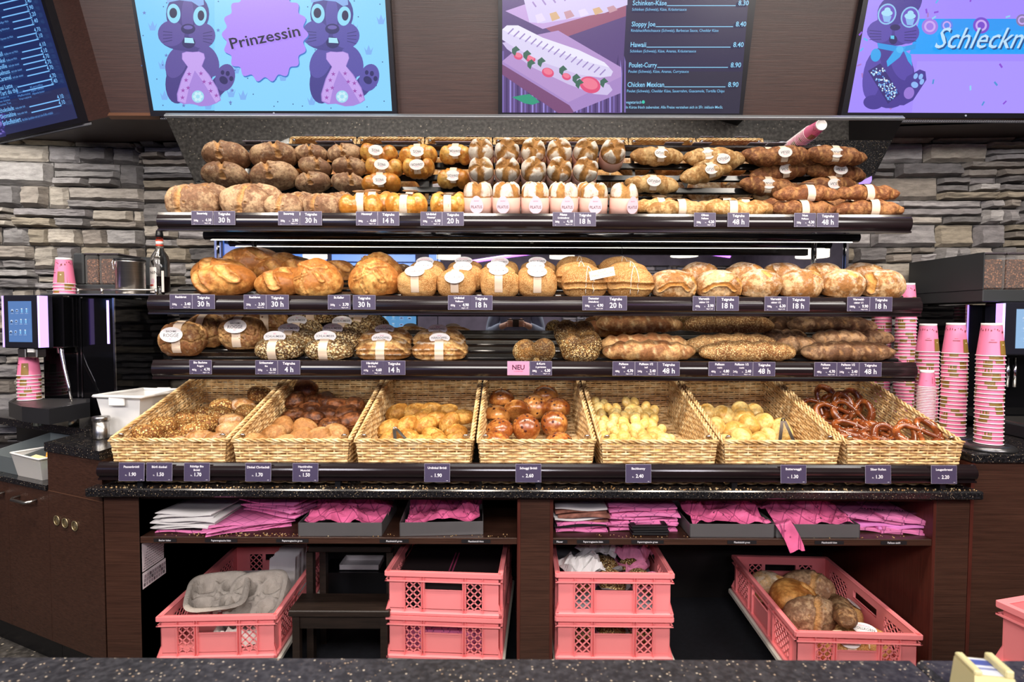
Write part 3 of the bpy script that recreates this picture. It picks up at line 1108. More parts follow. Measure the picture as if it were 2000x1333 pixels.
LASTP = ['']
for sh, px, kind, *L in (
    (1, 378, 'p', 'Sauerteig', '', '500g', '4.10'), (1, 421, 't', '30 h'), (1, 546, 'p', 'Sauerteig', '', '250g', '2.90'), (1, 589, 't', '30 h'),
    (1, 697, 'p', 'Hauszopf', '', '300g', '4.60'), (1, 739, 't', '14 h'), (1, 822, 'p', 'Urdinkel', 'Hauszopf', '330g', '4.90'), (1, 864, 't', '20 h'),
    (1, 1078, 'p', 'Pilatus', 'Urdinkelbrot', '360g', '4.10'), (1, 1120, 't', '18 h'), (1, 1352, 'p', 'Oliven', 'Paillasse', '320g', '4.20'),
    (1, 1417, 't', '48 h'), (1, 1546, 'p', 'Nuss', 'Paillasse', '320g', '4.30'), (1, 1590, 't', '48 h'),
    (2, 333, 'p', 'Ruchbrot', '', '500g', '3.40'), (2, 377, 't', '30 h'), (2, 477, 'p', 'Ruchbrot', '', '250g', '2.30'), (2, 521, 't', '30 h'),
    (2, 641, 'p', 'St.Galler', '', '500g', '3.70'), (2, 690, 't', '30 h'), (2, 875, 'p', 'Urdinkel', 'Vollkorn', '450g', '4.90'), (2, 918, 't', '18 h'),
    (2, 1137, 'p', 'Demeter', 'Dinkelbrot', '500g', '4.90'), (2, 1180, 't', '20 h'), (2, 1352, 'p', 'Vierwald-', 'stätter 1/4', '450g', '3.90'),
    (2, 1398, 't', '18 h'), (2, 1492, 'p', 'Vierwald-', 'stätter 1/2', '900g', '6.30'), (2, 1536, 't', '18 h'),
    (2, 1653, 'p', 'Vierwald-', 'stätter 1/1', '1800g', '9.90'), (2, 1697, 't', '18 h'),
    (3, 369, 'p', 'Bio Bachme', 'Roggen', '460g', '4.70'), (3, 498, 'p', 'Schlaumeier', 'Bio', '550g', '5.10'), (3, 542, 't', '4 h'),
    (3, 705, 'p', 'Härdöpfel', 'Bio Brot', '410g', '4.60'), (3, 748, 't', '14 h'), (3, 991, 'n'), (3, 1035, 'p', '6-Korn', '6 geröstete', '380g', '4.30'),
    (3, 1197, 'p', 'Paillasse', 'hell', '480g', '4.70'), (3, 1241, 'p', 'Paillasse 1/2', 'hell', '240g', '2.40'), (3, 1285, 't', '48 h'),
    (3, 1385, 'p', 'Paillasse', 'rustic', '480g', '4.80'), (3, 1428, 'p', 'Paillasse 1/2', 'rustic', '240g', '2.40'), (3, 1472, 't', '48 h'),
    (3, 1592, 'p', 'Paillasse', 'dunkel', '480g', '4.70'), (3, 1636, 'p', 'Paillasse 1/2', 'dunkel', '240g', '2.40'), (3, 1680, 't', '48 h'),
    (4, 225, 'b', 'Pausenbrötli', '1.90'), (4, 280, 'b', 'Bürli dunkel', '1.50'), (4, 354, 'b', 'Rüüdigs Bio', 'Brötli', '1.70'),
    (4, 475, 'b', 'Dinkel Chröschtli', '1.70'), (4, 568, 'b', 'Handdreihts', 'Mutschli', '1.50'), (4, 828, 'b', 'Urdinkel Brötli', '1.90'),
    (4, 1008, 'b', 'Schoggi Brötli', '2.60'), (4, 1225, 'b', 'Bachbunny', '2.40'), (4, 1531, 'b', 'Butterweggli', '1.30'),
    (4, 1698, 'b', 'Silser Rollen', '1.30'), (4, 1828, 'b', 'Laugenbrezel', '2.20')):
    put_card(sh, px, kind, *L)
# ---------------------------------------------------------------- bread
_CS = {}


def cube_sphere(n):
    if n in _CS:
        return _CS[n]
    key, vs, fs = {}, [], []

    def vid(p):
        k = (round(p[0], 5), round(p[1], 5), round(p[2], 5))
        if k not in key:
            key[k] = len(vs)
            vs.append(Vector(p).normalized())
        return key[k]
    for ax in range(3):
        for sg in (-1, 1):
            def pt(i, j):
                u, v = math.tan((i / n * 2 - 1) * math.pi / 4), math.tan((j / n * 2 - 1) * math.pi / 4)
                q = [0, 0, 0]
                q[ax] = sg; q[(ax + 1) % 3] = u; q[(ax + 2) % 3] = v
                return q
            for i in range(n):
                for j in range(n):
                    f = [vid(pt(i, j)), vid(pt(i + 1, j)), vid(pt(i + 1, j + 1)), vid(pt(i, j + 1))]
                    fs.append(tuple(f if sg > 0 else f[::-1]))
    _CS[n] = (vs, fs)
    return _CS[n]


def seg_dist(p, a, b):
    ab = b - a
    t = max(0.0, min(1.0, (p - a).dot(ab) / max(1e-9, ab.dot(ab))))
    return (p - a - ab * t).length


def star_bread(a, b, c, e=2.3, lobes=None, slashes=(), amp=0.004, nscale=16, flat=0.55, n=15, seed=0, cracks=None,
               dust=0.0, dtop=0.0, seedmask=None, ridges=None, curl=None):
    """Loaf around the origin, base at z=0. Returns MB with cut / dust / seed marks."""
    dirs, fs = cube_sphere(n)
    sl = []
    for s in slashes:
        sl.append(([Vector(q).normalized() for q in s['p']], s.get('w', 0.12), s.get('d', 0.006), s.get('lip', 0.004), s.get('c', 1.0)))
    V, cut, dst, sed = [], [], [], []
    for u in dirs:
        if lobes:
            r = 0.0
            for (cx, cy, cz, rx, ry, rz) in lobes:
                # ray from the origin through an ellipsoid lobe
                dx, dy, dz = u.x / rx, u.y / ry, u.z / rz
                ox, oy, oz = cx / rx, cy / ry, cz / rz
                A = dx * dx + dy * dy + dz * dz
                B = dx * ox + dy * oy + dz * oz
                Cc = ox * ox + oy * oy + oz * oz - 1
                D = B * B - A * Cc
                if D > 0:
                    t = (B + math.sqrt(D)) / A
                    r = max(r, t)
            r = max(r, 0.3 * min(a, b, c))
            p = u * r
        else:
            r = (abs(u.x) ** e + abs(u.y) ** e + abs(u.z) ** e) ** (-1 / e)
            p = Vector((u.x * a * r, u.y * b * r, u.z * c * r))
        q = p * nscale + Vector((seed * 3.7, seed * 1.3, seed))
        p = p + u * (amp * noise.noise(q) + amp * 0.45 * noise.noise(q * 2.6) + amp * 0.22 * noise.noise(q * 6.1))
        k_all, d = 0.0, dust + dtop * max(0.0, u.z)
        for pts, w, dep, lip, cv in sl:
            ds = min(seg_dist(u, pts[i], pts[i + 1]) for i in range(len(pts) - 1))
            if ds > 3 * w:
                continue
            ds += w * (0.22 * noise.noise(u * 7 + Vector((seed, 0, 0))) + 0.16 * noise.noise(u * 19 + Vector((0, seed, 0))))
            t = max(0.0, min(1.0, (1.12 * w - ds) / (0.34 * w)))
            k = t * t * (3 - 2 * t)
            k2 = math.exp(-((ds - 1.22 * w) / (0.42 * w)) ** 2)
            p = p - u * (dep * k + 0.0022 * k * noise.noise(u * 26 + Vector((0, 0, seed)))) + u * lip * k2
            k_all = max(k_all, k * cv)
            d -= 0.5 * k
        if cracks:
            f, w, dep = cracks
            v = abs(noise.noise(u * f + Vector((seed * 2.1, 5, 1)))) + 0.35 * abs(noise.noise(u * f * 2.3 + Vector((1, seed, 8))))
            k = math.exp(-(v / w) ** 2) * (1.0 if u.z > -0.3 else 0.2)
            p = p - u * dep * k
            k_all = max(k_all, k * 0.8)
            d -= 0.4 * k
        if ridges:
            f, dep, dd = ridges
            ph = math.sin(f * (u.z * 0.9 + 0.25 * u.x * u.x) * 3.0) * (1 if u.z > 0 else 0.6)
            p = p + u * dep * ph
            d += dd * ph
        z = p.z
        fl = -flat * c
        if z < fl:
            z = fl - (fl - z) * 0.06
        if curl:
            z += curl(p)
        V.append(Vector((p.x, p.y, z - fl)))
        cut.append(k_all); dst.append(d); sed.append(1.0 if seedmask is None else seedmask(u))
    mb = MB()
    z0 = min(v.z for v in V)
    mb.add([v - Vector((0, 0, z0)) for v in V], fs, True)
    mb.attr = {'cut': cut, 'dust': dst, 'seed': sed}
    return mb


def long_bread(L, b, c, nx=54, nt=20, p=2.6, q=0.5, flat=0.6, amp=0.004, seed=0, twist=None, dust=0.0, bend=0.0, nscale=18, taper=0.0):
    V, fs, cut, dst = [], [], [], []
    for i in range(nx + 1):
        t = -math.cos(math.pi * i / nx)
        rr = max(0.0, 1 - abs(t) ** p) ** q
        rr = rr * (1 - taper * t)
        for k in range(nt):
            th = 2 * math.pi * k / nt
            y, z = math.cos(th), math.sin(th)
            kk = 0.0
            bulge = 1.0
            if twist:
                cnt, w, sgn, dep = twist
                ph = (t * cnt + sgn * th / (2 * math.pi) + seed * 0.37 + 0.06 * noise.noise((t * 5, seed, th))) % 1.0
                ds = min(ph, 1 - ph)
                kk = math.exp(-(ds / w) ** 2) * (1.0 if z > -0.4 else 0.0) * (1 if abs(t) < 0.92 else 0)
                bulge = 1 + 0.07 * math.cos(2 * math.pi * (ph - 0.5)) - dep * kk
            nn = noise.noise((t * L * nscale + seed * 3, y * b * nscale + 4, z * c * nscale)) * amp
            nn += 0.5 * noise.noise((t * L * nscale * 2.5 + seed, y * b * nscale * 2.5, z * c * nscale * 2.5)) * amp
            Y, Z = (b * rr * bulge + nn) * y, (c * rr * bulge + nn) * z
            fl = -flat * c
            if Z < fl:
                Z = fl - (fl - Z) * 0.1
            V.append(Vector((t * L, Y + bend * L * (t * t), Z - fl * 1.0)))
            cut.append(kk); dst.append(dust - 0.4 * kk)
    for i in range(nx):
        for k in range(nt):
            l = (k + 1) % nt
            fs.append((i * nt + k, i * nt + l, (i + 1) * nt + l, (i + 1) * nt + k))
    mb = MB()
    z0 = min(v.z for v in V)
    mb.add([v - Vector((0, 0, z0)) for v in V], fs, True)
    mb.attr = {'cut': cut, 'dust': dst, 'seed': [1.0] * len(V)}
    return mb


def hit(bvh, c, d):
    o = c + d * 0.5
    r = bvh.ray_cast(o, -d)
    return r[0] if r[0] is not None else c + d * 0.03


def band_part(mb, xc, w, a0=-30, a1=150, yaw=0.0, zc=0.4, off=0.0016, mat=None, n=30):
    """Paper band hugging the loaf; angles in degrees from the front (0) over the top (90) to the back."""
    bvh = BVHTree.FromPolygons([tuple(v) for v in mb.v], [list(f) for f in mb.f])
    H = max(v.z for v in mb.v)
    out = MB()
    cy, sy = math.cos(R(yaw)), math.sin(R(yaw))
    rows = []
    for j in range(n + 1):
        an = R(a0 + (a1 - a0) * j / n)
        row = []
        for i in range(5):
            x = (i / 4 - 0.5) * w
            c = Vector((xc + x * cy, x * sy, H * zc))
            d = Vector((math.cos(an) * sy, -math.cos(an) * cy, math.sin(an)))
            h = hit(bvh, c, d)
            row.append((h - c).dot(d))
        r = sum(row) / 5 * 0.6 + max(row) * 0.4 + off
        for i in range(5):
            x = (i / 4 - 0.5) * w
            c = Vector((xc + x * cy, x * sy, H * zc))
            d = Vector((math.cos(an) * sy, -math.cos(an) * cy, math.sin(an)))
            rows.append(c + d * (0.5 * r + 0.5 * max(r, row[i] + off)))
    out.add(rows, [(j * 5 + i, j * 5 + i + 1, j * 5 + i + 6, j * 5 + i + 5) for j in range(n) for i in range(4)], True)
    return ('paper_band', out.mesh('paper_band', mat or BAND))


def stick_part(mb, xc, ang, rx, ry, lines, yaw=0.0, zc=0.4, off=0.004, lift=0.0, base='#e9e3e2', ink='#4a4048', egg=False):
    """Oval printed sticker lying against the loaf at the angle given (0 front, 90 top)."""
    bvh = BVHTree.FromPolygons([tuple(v) for v in mb.v], [list(f) for f in mb.f])
    H = max(v.z for v in mb.v)
    an = R(ang)
    d = Vector((math.cos(an) * math.sin(R(yaw)), -math.cos(an) * math.cos(R(yaw)), math.sin(an)))
    c = Vector((xc, 0, H * zc))
    p = hit(bvh, c, d) + d * off
    ex = Vector((math.cos(R(yaw)), math.sin(R(yaw)), 0))
    an2 = an - R(lift)
    nrm = Vector((math.cos(an2) * math.sin(R(yaw)), -math.cos(an2) * math.cos(R(yaw)), math.sin(an2)))
    ey = nrm.cross(ex)
    cv = Canvas(0.00015, 0.0)
    if egg:
        pts = []
        for k in range(30):
            a = 2 * math.pi * k / 30
            pts.append((rx * math.cos(a) * (1 - 0.18 * math.sin(a)), ry * math.sin(a)))
        cv.poly(pts, base)
    else:
        cv.ell(0, 0, rx, ry, base)
    for (s, y, h, col) in lines:
        cv.text(s, 0, y, h, col or ink, 0.008, 'c', 0.95, fit=rx * 1.65)
    M = frame(p, ex, ey)
    return ('sticker', cv.mesh('sticker', M))


MAT = {
    'sauer': bread_mat('sourdough_crust', '#c4a17c', '#876248', '#cf9a5c', flour='#d9cbb6', contrast=0.22, scale=11),
    'zopf': bread_mat('glazed_plait_crust', '#e9b45c', '#c27a2c', '#f0d29a', rough=0.3, bump=0.12, spec=0.5, coat=0.25, fine=60),
    'pilatus': bread_mat('floury_spelt_crust', '#c69c62', '#a06c36', '#ab7940', flour='#e9e0d4', scale=14),
    'oliven': bread_mat('olive_stick_crust', '#d8b078', '#a87842', '#e6c086', scale=16, bump=0.6),
    'nuss': bread_mat('walnut_stick_crust', '#a97448', '#744324', '#c39058', scale=18, bump=0.6),
    'ruch': bread_mat('smooth_brown_crust', '#d89c56', '#9a5f2c', '#e0ab66', rough=0.42, bump=0.15, scale=8, contrast=0.28, fine=70),
    'galler': bread_mat('golden_smooth_crust', '#dea75f', '#b07036', '#e3b26c', rough=0.42, bump=0.15, scale=9, fine=70),
    'voll': bread_mat('wholemeal_crust', '#d6a566', '#a9713a', '#c58f50', flour='#dcd2c4', seeds=['#d1a064', '#b98550', '#d1a064', '#d9b07a'], sscale=320),
    'demeter': bread_mat('grainy_spelt_crust', '#d0a062', '#a36c34', '#e0ac66', seeds=['#c99558', '#ab7742', '#dab37c', '#c99558'], sscale=330),
    'vier': bread_mat('floury_farm_crust', '#d6b080', '#a06c3a', '#dba257', flour='#e8dccb', scale=12),
    'rogge': bread_mat('cracked_rye_crust', '#c0935e', '#855530', '#e0b674', flour='#d8c7ac', scale=13),
    'schlau': bread_mat('oat_coated_crust', '#a87c48', '#5f4228', '#4f3520', seeds=['#e8d2a0', '#cdae76', '#efe0b8', '#8d6a3e', '#dcc088'], sscale=135, bump=0.9),
    'hard': bread_mat('ridged_potato_crust', '#d0a468', '#8f5f30', '#e0b878', flour='#e6dac6', scale=12),
    'korn': bread_mat('seed_coated_crust', '#9a6c36', '#5c3c1e', '#4a2f18', seeds=['#e0c080', '#b98e4e', '#5c3a1c', '#efd9a4', '#cba264'], sscale=190, bump=0.9),
    'hell': bread_mat('pale_twist_crust', '#d9ac72', '#96623a', '#eccb98', flour='#e6d8c2', scale=10, contrast=0.25),
    'rustic': bread_mat('seeded_twist_crust', '#b98c56', '#84562f', '#c39a62', seeds=['#caa068', '#8a5f36', '#dcbb84', '#6e4626'], sscale=170, bump=0.8),
    'dunkel': bread_mat('dark_twist_crust', '#a88460', '#6a482f', '#b98a58', flour='#c3b29c', scale=10),
    'grain': bread_mat('grain_roll_crust', '#b77f42', '#7c4a22', '#a86e36', seeds=['#e6c88c', '#c9964e', '#7a4a24', '#d9b068'], sscale=150, bump=0.9),
    'darkroll': bread_mat('dark_roll_crust', '#87502c', '#4c2815', '#a8703e', flour='#d8c2a8', rough=0.36, scale=14),
    'plain': bread_mat('light_roll_crust', '#cf9f68', '#a8733f', '#dcb684', flour='#ead8c0', rough=0.55),
    'spelt': bread_mat('spelt_roll_crust', '#dba654', '#b0762e', '#ecc98c', rough=0.5, scale=16),
    'choco': bread_mat('brioche_crust', '#d8924a', '#9a5222', '#ecc07a', rough=0.22, bump=0.06, spec=0.5, coat=0.5, fine=40),
    'bunny': bread_mat('pale_milk_roll_crust', '#efd690', '#dcb464', '#f4e4b4', rough=0.35, bump=0.08, coat=0.2),
    'butter': bread_mat('butter_roll_crust', '#edcd84', '#d6a450', '#f2dfae', rough=0.38, bump=0.08, coat=0.15),
    'pretz': bread_mat('lye_crust', '#b4622a', '#7c3a16', '#dda45e', rough=0.2, bump=0.06, coat=0.6, spec=0.5, fine=50),
}

KIND = {}       # kind -> (description, category, group, half width, half depth, [variants: [(part, mesh), ...]])


def kind(key, desc, a, b, variants, name='bread_loaf', cat='bread'):
    out = []
    for i, (mb, parts) in enumerate(variants):
        out.append((mb.mesh(name, MAT[variants_mat[key]]), parts))
    KIND[key] = (desc, cat, name, a, b, out)


variants_mat = {}


def defk(key, mat, desc, a, b, variants, name='bread_loaf', cat='bread'):
    variants_mat[key] = mat
    kind(key, desc, a, b, variants, name, cat)


def var(fn, n):
    out = []
    for s in range(n):
        r = fn(s)
        out.append(r if isinstance(r, tuple) else (r, []))
    return out


INK, ROSE = '#51474e', '#d77fa0'


def f_sauer(a, b, c):
    def f(s):
        x = (-0.22, 0.12, -0.05)[s % 3]
        sl = [dict(p=[(x - 0.15, -1, -0.5), (x - 0.05, -0.9, 0.35), (x + 0.1, -0.3, 1), (x + 0.25, 0.6, 0.7)], w=0.13, d=0.010, lip=0.004, c=0.75),
              dict(p=[(x + 0.15, -1, 0.05), (x + 0.25, -0.6, 0.8), (x + 0.32, 0.1, 1)], w=0.04, d=0.005, lip=0.003, c=0.5),
              dict(p=[(x - 0.42, -1, -0.2), (x - 0.36, -0.8, 0.6), (x - 0.25, -0.1, 1)], w=0.03, d=0.003, lip=0.002, c=0.35)]
        return star_bread(a, b, c, 2.25, slashes=sl, amp=0.005, nscale=13, seed=s + 1, dust=0.14, dtop=0.05, n=38)
    return f


defk('sauer', 'sauer', 'large crusty brown sourdough loaf with a split top', 0.105, 0.056, var(f_sauer(0.105, 0.056, 0.072), 3))
defk('sauers', 'sauer', 'small crusty brown sourdough loaf', 0.078, 0.041, var(f_sauer(0.078, 0.041, 0.050), 3))


def f_zopf(word, a):
    def f(s):
        lob = []
        for i in range(3):
            x = (i - 1) * a * 0.62
            sy = 1 if (i + s) % 2 else -1
            lob.append((x, sy * 0.008, 0.006 * ((i + s) % 2), a * 0.46, 0.038, 0.047))
            lob.append((x + a * 0.3 * (1 if i < 1 else -1), -sy * 0.013, 0.0, a * 0.40, 0.030, 0.040))
        mb = star_bread(a, 0.06, 0.05, lobes=lob, amp=0.003, seed=s, flat=0.6, n=30, slashes=[
            dict(p=[(-0.6, -0.8, 0.2), (-0.25, -0.2, 1), (-0.5, 0.5, 0.6)], w=0.07, d=0.003, lip=0.002, c=0.5),
            dict(p=[(0.15, -0.9, 0.1), (0.35, -0.2, 0.9), (0.1, 0.6, 0.6)], w=0.07, d=0.003, lip=0.002, c=0.5)])
        return mb, [band_part(mb, 0.0, 0.030, -35, 150),
                    stick_part(mb, 0.0, 104, 0.033, 0.024, [('sauter', 0.008, 0.005, ROSE), (word, -0.005, 0.011, INK)])]
    return f


defk('zopf', 'zopf', 'glossy golden plaited loaf with oval ZOPF sticker', 0.08, 0.042, var(f_zopf('ZOPF', 0.08), 3))
defk('urd', 'zopf', 'glossy golden loaf with oval URDINKEL sticker', 0.067, 0.042, var(f_zopf('URDINKEL', 0.067), 2))


def f_pilatus(s):
    r = 0.0545
    V, cut, dst, fs = [], [], [], []
    nt, prof = 36, []
    for k in range(9):
        prof.append((r * (0.97 + 0.03 * min(1, k / 3)), 0.085 * k / 8))
    for k in range(1, 9):
        a = k / 8 * math.pi / 2
        prof.append((r * math.cos(a) ** 0.75, 0.085 + 0.036 * math.sin(a)))
    for i, (rr, z) in enumerate(prof):
        for k in range(nt):
            th = 2 * math.pi * k / nt
            x, y = rr * math.cos(th), rr * math.sin(th)
            kk, dz, d = 0.0, 0.0, 0.0
            if z > 0.07:
                qx, qy = x / r, y / r
                ang = s * 0.9
                u = qx * math.cos(ang) + qy * math.sin(ang); v = -qx * math.sin(ang) + qy * math.cos(ang)
                wob = 0.25 * noise.noise((qx * 3 + s, qy * 3, s))
                d1 = min(abs(u - 0.05 + wob), abs(v * 0.9 + 0.1 - wob) + (0.12 if s % 3 == 0 else 0))
                kk = math.exp(-(d1 / 0.21) ** 2)
                dz = -0.012 * kk + 0.008 * (1 - kk) + 0.005 * noise.noise((qx * 4 + s, qy * 4, s * 2))
                d = 0.50 - 0.75 * kk + 0.25 * noise.noise((qx * 2.2 + s * 3, qy * 2.2, 4))
            x += 0.003 * noise.noise((x * 40, y * 40, z * 40 + s * 7)); z2 = z + dz * min(1, (z - 0.07) / 0.03) if z > 0.07 else z
            V.append(Vector((x, y, z2))); cut.append(kk); dst.append(d)
    for i in range(len(prof) - 1):
        for k in range(nt):
            l = (k + 1) % nt
            fs.append((i * nt + k, i * nt + l, (i + 1) * nt + l, (i + 1) * nt + k))
    fs.append(tuple(range(nt))[::-1])
    mb = MB(); mb.add(V, fs, True)
    mb.attr = {'cut': cut, 'dust': dst, 'seed': [0.0] * len(V)}
    w = MB()
    w.lathe([(r + 0.0015, 0.0), (r + 0.0025, 0.03), (r + 0.002, 0.066), (r + 0.0012, 0.0665), (r + 0.0005, 0.0)], 40)
    st = stick_part(w, 0.0, 0, 0.026, 0.034, [('sauter', 0.012, 0.006, '#d77fa0'), ('PILATUS', -0.014, 0.011, INK)], zc=0.62, off=0.0035, base='#e6c3cf', egg=True)
    return mb, [('paper_wrap', w.mesh('paper_wrap', PWRAP)), st]


defk('pilatus', 'pilatus', 'floury domed PILATUS spelt loaf in a paper wrap', 0.056, 0.056, var(f_pilatus, 5))


def f_stick(L, b, c, word, st, dust=0.0):
    def f(s):
        mb = long_bread(L, b, c, twist=(2.2, 0.05, 1, 0.08), amp=0.007, seed=s + 2, p=2.4, dust=dust, nx=44)
        xc = (0.012, -0.018, 0.0)[s % 3]
        return mb, [band_part(mb, xc, 0.030, -35, 160), stick_part(mb, xc, 102, 0.031, 0.023, [('sauter', 0.008, 0.005, ROSE), (word, -0.006, 0.012, INK)], off=0.005)]
    return f


defk('oliven', 'oliven', 'light brown olive stick with OLIVEN sticker', 0.122, 0.042, var(f_stick(0.122, 0.042, 0.036, 'OLIVEN', 1), 3))
defk('nuss', 'nuss', 'dark walnut stick with NUSS sticker', 0.135, 0.044, var(f_stick(0.135, 0.044, 0.037, 'NUSS', 1), 3))


def f_ruch(a, b, c):
    def f(s):
        sl = [dict(p=[(-0.72, -0.55, 0.55), (-0.62, -0.85, 0.1), (-0.45, -1, -0.25)], w=0.17, d=0.006, lip=0.007, c=0.75),
              dict(p=[(0.05, -0.45, 0.9), (0.3, -0.75, 0.55), (0.55, -0.8, 0.3)], w=0.15, d=0.006, lip=0.007, c=0.7)]
        if s % 2:
            sl = [dict(p=[(-0.2, -0.4, 0.95), (0.0, -0.85, 0.5), (0.15, -1, 0.1)], w=0.17, d=0.006, lip=0.008, c=0.75)]
        return star_bread(a, b, c, 2.1, slashes=sl, amp=0.004, nscale=9, seed=s + 3, flat=0.62, n=40)
    return f


defk('ruch', 'ruch', 'large smooth orange-brown oval loaf with slashes', 0.122, 0.08, var(f_ruch(0.122, 0.08, 0.068), 3))
defk('ruchs', 'ruch', 'small smooth orange-brown oval loaf with one slash', 0.088, 0.06, var(f_ruch(0.088, 0.06, 0.052), 2))


def f_galler(s):
    sl = [dict(p=[(-0.5, -0.3, 0.9), (0.0, -0.65, 0.75), (0.5, -0.4, 0.85)], w=0.07, d=0.006, lip=0.008, c=0.5),
          dict(p=[(-0.15, -0.7, 0.7), (-0.3, -1, 0.1), (-0.2, -1, -0.3)], w=0.06, d=0.005, lip=0.007, c=0.5),
          dict(p=[(0.2, -0.75, 0.6), (0.45, -0.9, 0.25)], w=0.07, d=0.007, lip=0.007, c=0.4),
          dict(p=[(-0.6, -0.75, 0.3), (-0.35, -0.85, 0.45), (-0.1, -0.8, 0.55)], w=0.05, d=0.004, lip=0.006, c=0.4)]
    return star_bread(0.101, 0.086, 0.078, 2.0, slashes=sl, amp=0.008, nscale=11, seed=s + 5, flat=0.5, n=40,
                      curl=lambda p: 0.014 * math.exp(-((p.x / 0.05) ** 2 + (p.y / 0.06) ** 2)) if p.z > 0 else 0)


defk('galler', 'galler', 'golden round loaf with a torn knobbly front', 0.101, 0.084, var(f_galler, 3))


def f_voll(s):
    mb = star_bread(0.0755, 0.052, 0.052, 3.0, amp=0.004, nscale=16, seed=s + 4, flat=0.8, n=28, dust=0.05, dtop=0.12, slashes=[
        dict(p=[(0.1, -0.6, 0.85), (0.45, -0.5, 0.8), (0.75, -0.3, 0.6)], w=0.09, d=0.004, lip=0.003, c=0.5)])
    an = (58, 38, 66)[s % 3]
    return mb, [band_part(mb, -0.004, 0.030, -20, 120),
                stick_part(mb, -0.004, an, 0.037, 0.026, [('URDINKEL', 0.009, 0.006, ROSE), ('VOLLKORN', -0.006, 0.0115, INK)], off=0.006, lift=(6, 2, 8)[s % 3])]


defk('voll', 'voll', 'square golden wholemeal loaf with oval VOLLKORN sticker', 0.079, 0.05, var(f_voll, 3))


def f_dem(s):
    sl = [dict(p=[(-0.8, -0.6, 0.0), (-0.3, -0.95, 0.12), (0.4, -0.95, 0.05), (0.85, -0.5, 0.0)], w=0.14, d=0.01, lip=0.006, c=0.9)]
    mb = star_bread(0.090, 0.060, 0.066, 2.4, slashes=sl, amp=0.004, nscale=14, seed=s + 9, flat=0.62, n=32)
    bvh = BVHTree.FromPolygons([tuple(v) for v in mb.v], [list(f) for f in mb.f])
    st = MB()
    for yaw in (12, -16):
        pts = []
        for k in range(22):
            an = R(-25 + 190 * k / 21)
            d = Vector((math.cos(an) * math.sin(R(yaw)), -math.cos(an), math.sin(an))).normalized()
            pts.append(hit(bvh, Vector((0.012, 0, 0.04)), d) + d * 0.0016)
        st.tube(pts, 0.0013, 5)
    parts = [('string', st.mesh('string', simple('cream_string', '#efe6d4', 0.8)))]
    if s == 0:
        cv = Canvas(0.00015)
        cv.rect(-0.048, -0.017, 0.048, 0.017, '#efe1cf')
        cv.rect(-0.014, 0.004, 0.014, 0.012, '#d9b78c'); cv.rect(-0.011, 0.006, 0.011, 0.0105, '#efe1cf')
        cv.text('DINKEL-VOLLKORN', 0, -0.007, 0.0085, '#9a8a78', 0.004, 'c', fit=0.088)
        p = hit(bvh, Vector((0.045, 0, 0.045)), Vector((0, -0.8, 0.6)))
        M = frame(p + Vector((0.01, -0.010, 0.012)), (0.96, 0, 0.2), (-0.15, 0.35, 0.9))
        parts.append(('paper_tag', cv.mesh('paper_tag', M)))
    return mb, parts


defk('dem', 'demeter', 'round golden spelt loaf tied with string', 0.096, 0.06, var(f_dem, 3))


def f_vier(a, b, c):
    def f(s):
        sl = [[dict(p=[(0.35, -0.5, 0.9), (0.75, -0.5, 0.5), (0.85, -0.55, 0.1)], w=0.12, d=0.008, lip=0.006, c=1.0)],
              [dict(p=[(-0.75, -0.2, 0.7), (-0.7, -0.6, 0.4), (-0.8, -0.7, -0.1)], w=0.15, d=0.008, lip=0.006, c=1.0)],
              [dict(p=[(0.0, -0.4, 1), (0.15, -0.7, 0.75)], w=0.12, d=0.005, lip=0.004, c=1.0)]][s % 3]
        return star_bread(a, b, c, 2.15, slashes=sl, amp=0.005, nscale=12, seed=s + 13, flat=0.5, dust=0.2, dtop=0.1, n=36)
    return f


defk('vier', 'vier', 'floury light brown farm bread', 0.083, 0.066, var(f_vier(0.083, 0.066, 0.066), 3))


def f_vierq(s):
    """A quarter piece: floury rind with an arched cut face towards the shopper."""
    sl = [dict(p=[(-0.75, -0.8, -0.1), (-0.35, -0.9, 0.28), (0.2, -0.9, 0.32), (0.5, -0.95, 0.0)], w=0.085, d=0.006, lip=0.009, c=1.0),
          dict(p=[(0.7, -0.6, 0.55), (0.9, -0.5, 0.2), (0.9, -0.6, -0.2)], w=0.14, d=0.003, lip=0.006, c=1.0)]
    return star_bread(0.083, 0.066, 0.062, 2.5, slashes=sl, amp=0.004, nscale=14, seed=s + 21, flat=0.5, dust=0.18, dtop=0.1, n=36)


defk('vierq', 'vier', 'floury quarter loaf with an arched torn edge', 0.086, 0.066, var(f_vierq, 2))


def f_rogge(s):
    mb = star_bread(0.092, 0.060, 0.074, 2.2, amp=0.006, nscale=13, seed=s + 31, flat=0.85, n=38, cracks=(2.2, 0.12, 0.013), dust=0.18)
    sg = (1, -1, 1)[s % 3]
    parts = [band_part(mb, 0.006 * sg, 0.034, -40, 130, yaw=0)]
    if s < 2:
        parts.append(stick_part(mb, -0.006, 18 if s else 8, 0.044, 0.029, [('BACHME', 0.009, 0.0075, INK), ('ROGGE', -0.009, 0.013, INK), ('BIO', -0.019, 0.005, '#d8628c')], zc=0.55, off=0.011))
    return mb, parts


defk('rogge', 'rogge', 'round cracked rye loaf with paper band', 0.092, 0.060, var(f_rogge, 3))


def f_schlau(s):
    mb = star_bread(0.097, 0.07, 0.054, 2.1, amp=0.006, nscale=15, seed=s + 41, flat=0.45, n=32, cracks=(3.2, 0.07, 0.007))
    return mb, [band_part(mb, -0.006, 0.034, -30, 120), stick_part(mb, -0.006, 66, 0.043, 0.024, [('SCHLAUMEIER', -0.002, 0.0085, INK), ('BIO', 0.01, 0.005, ROSE)], off=0.007, lift=34)]


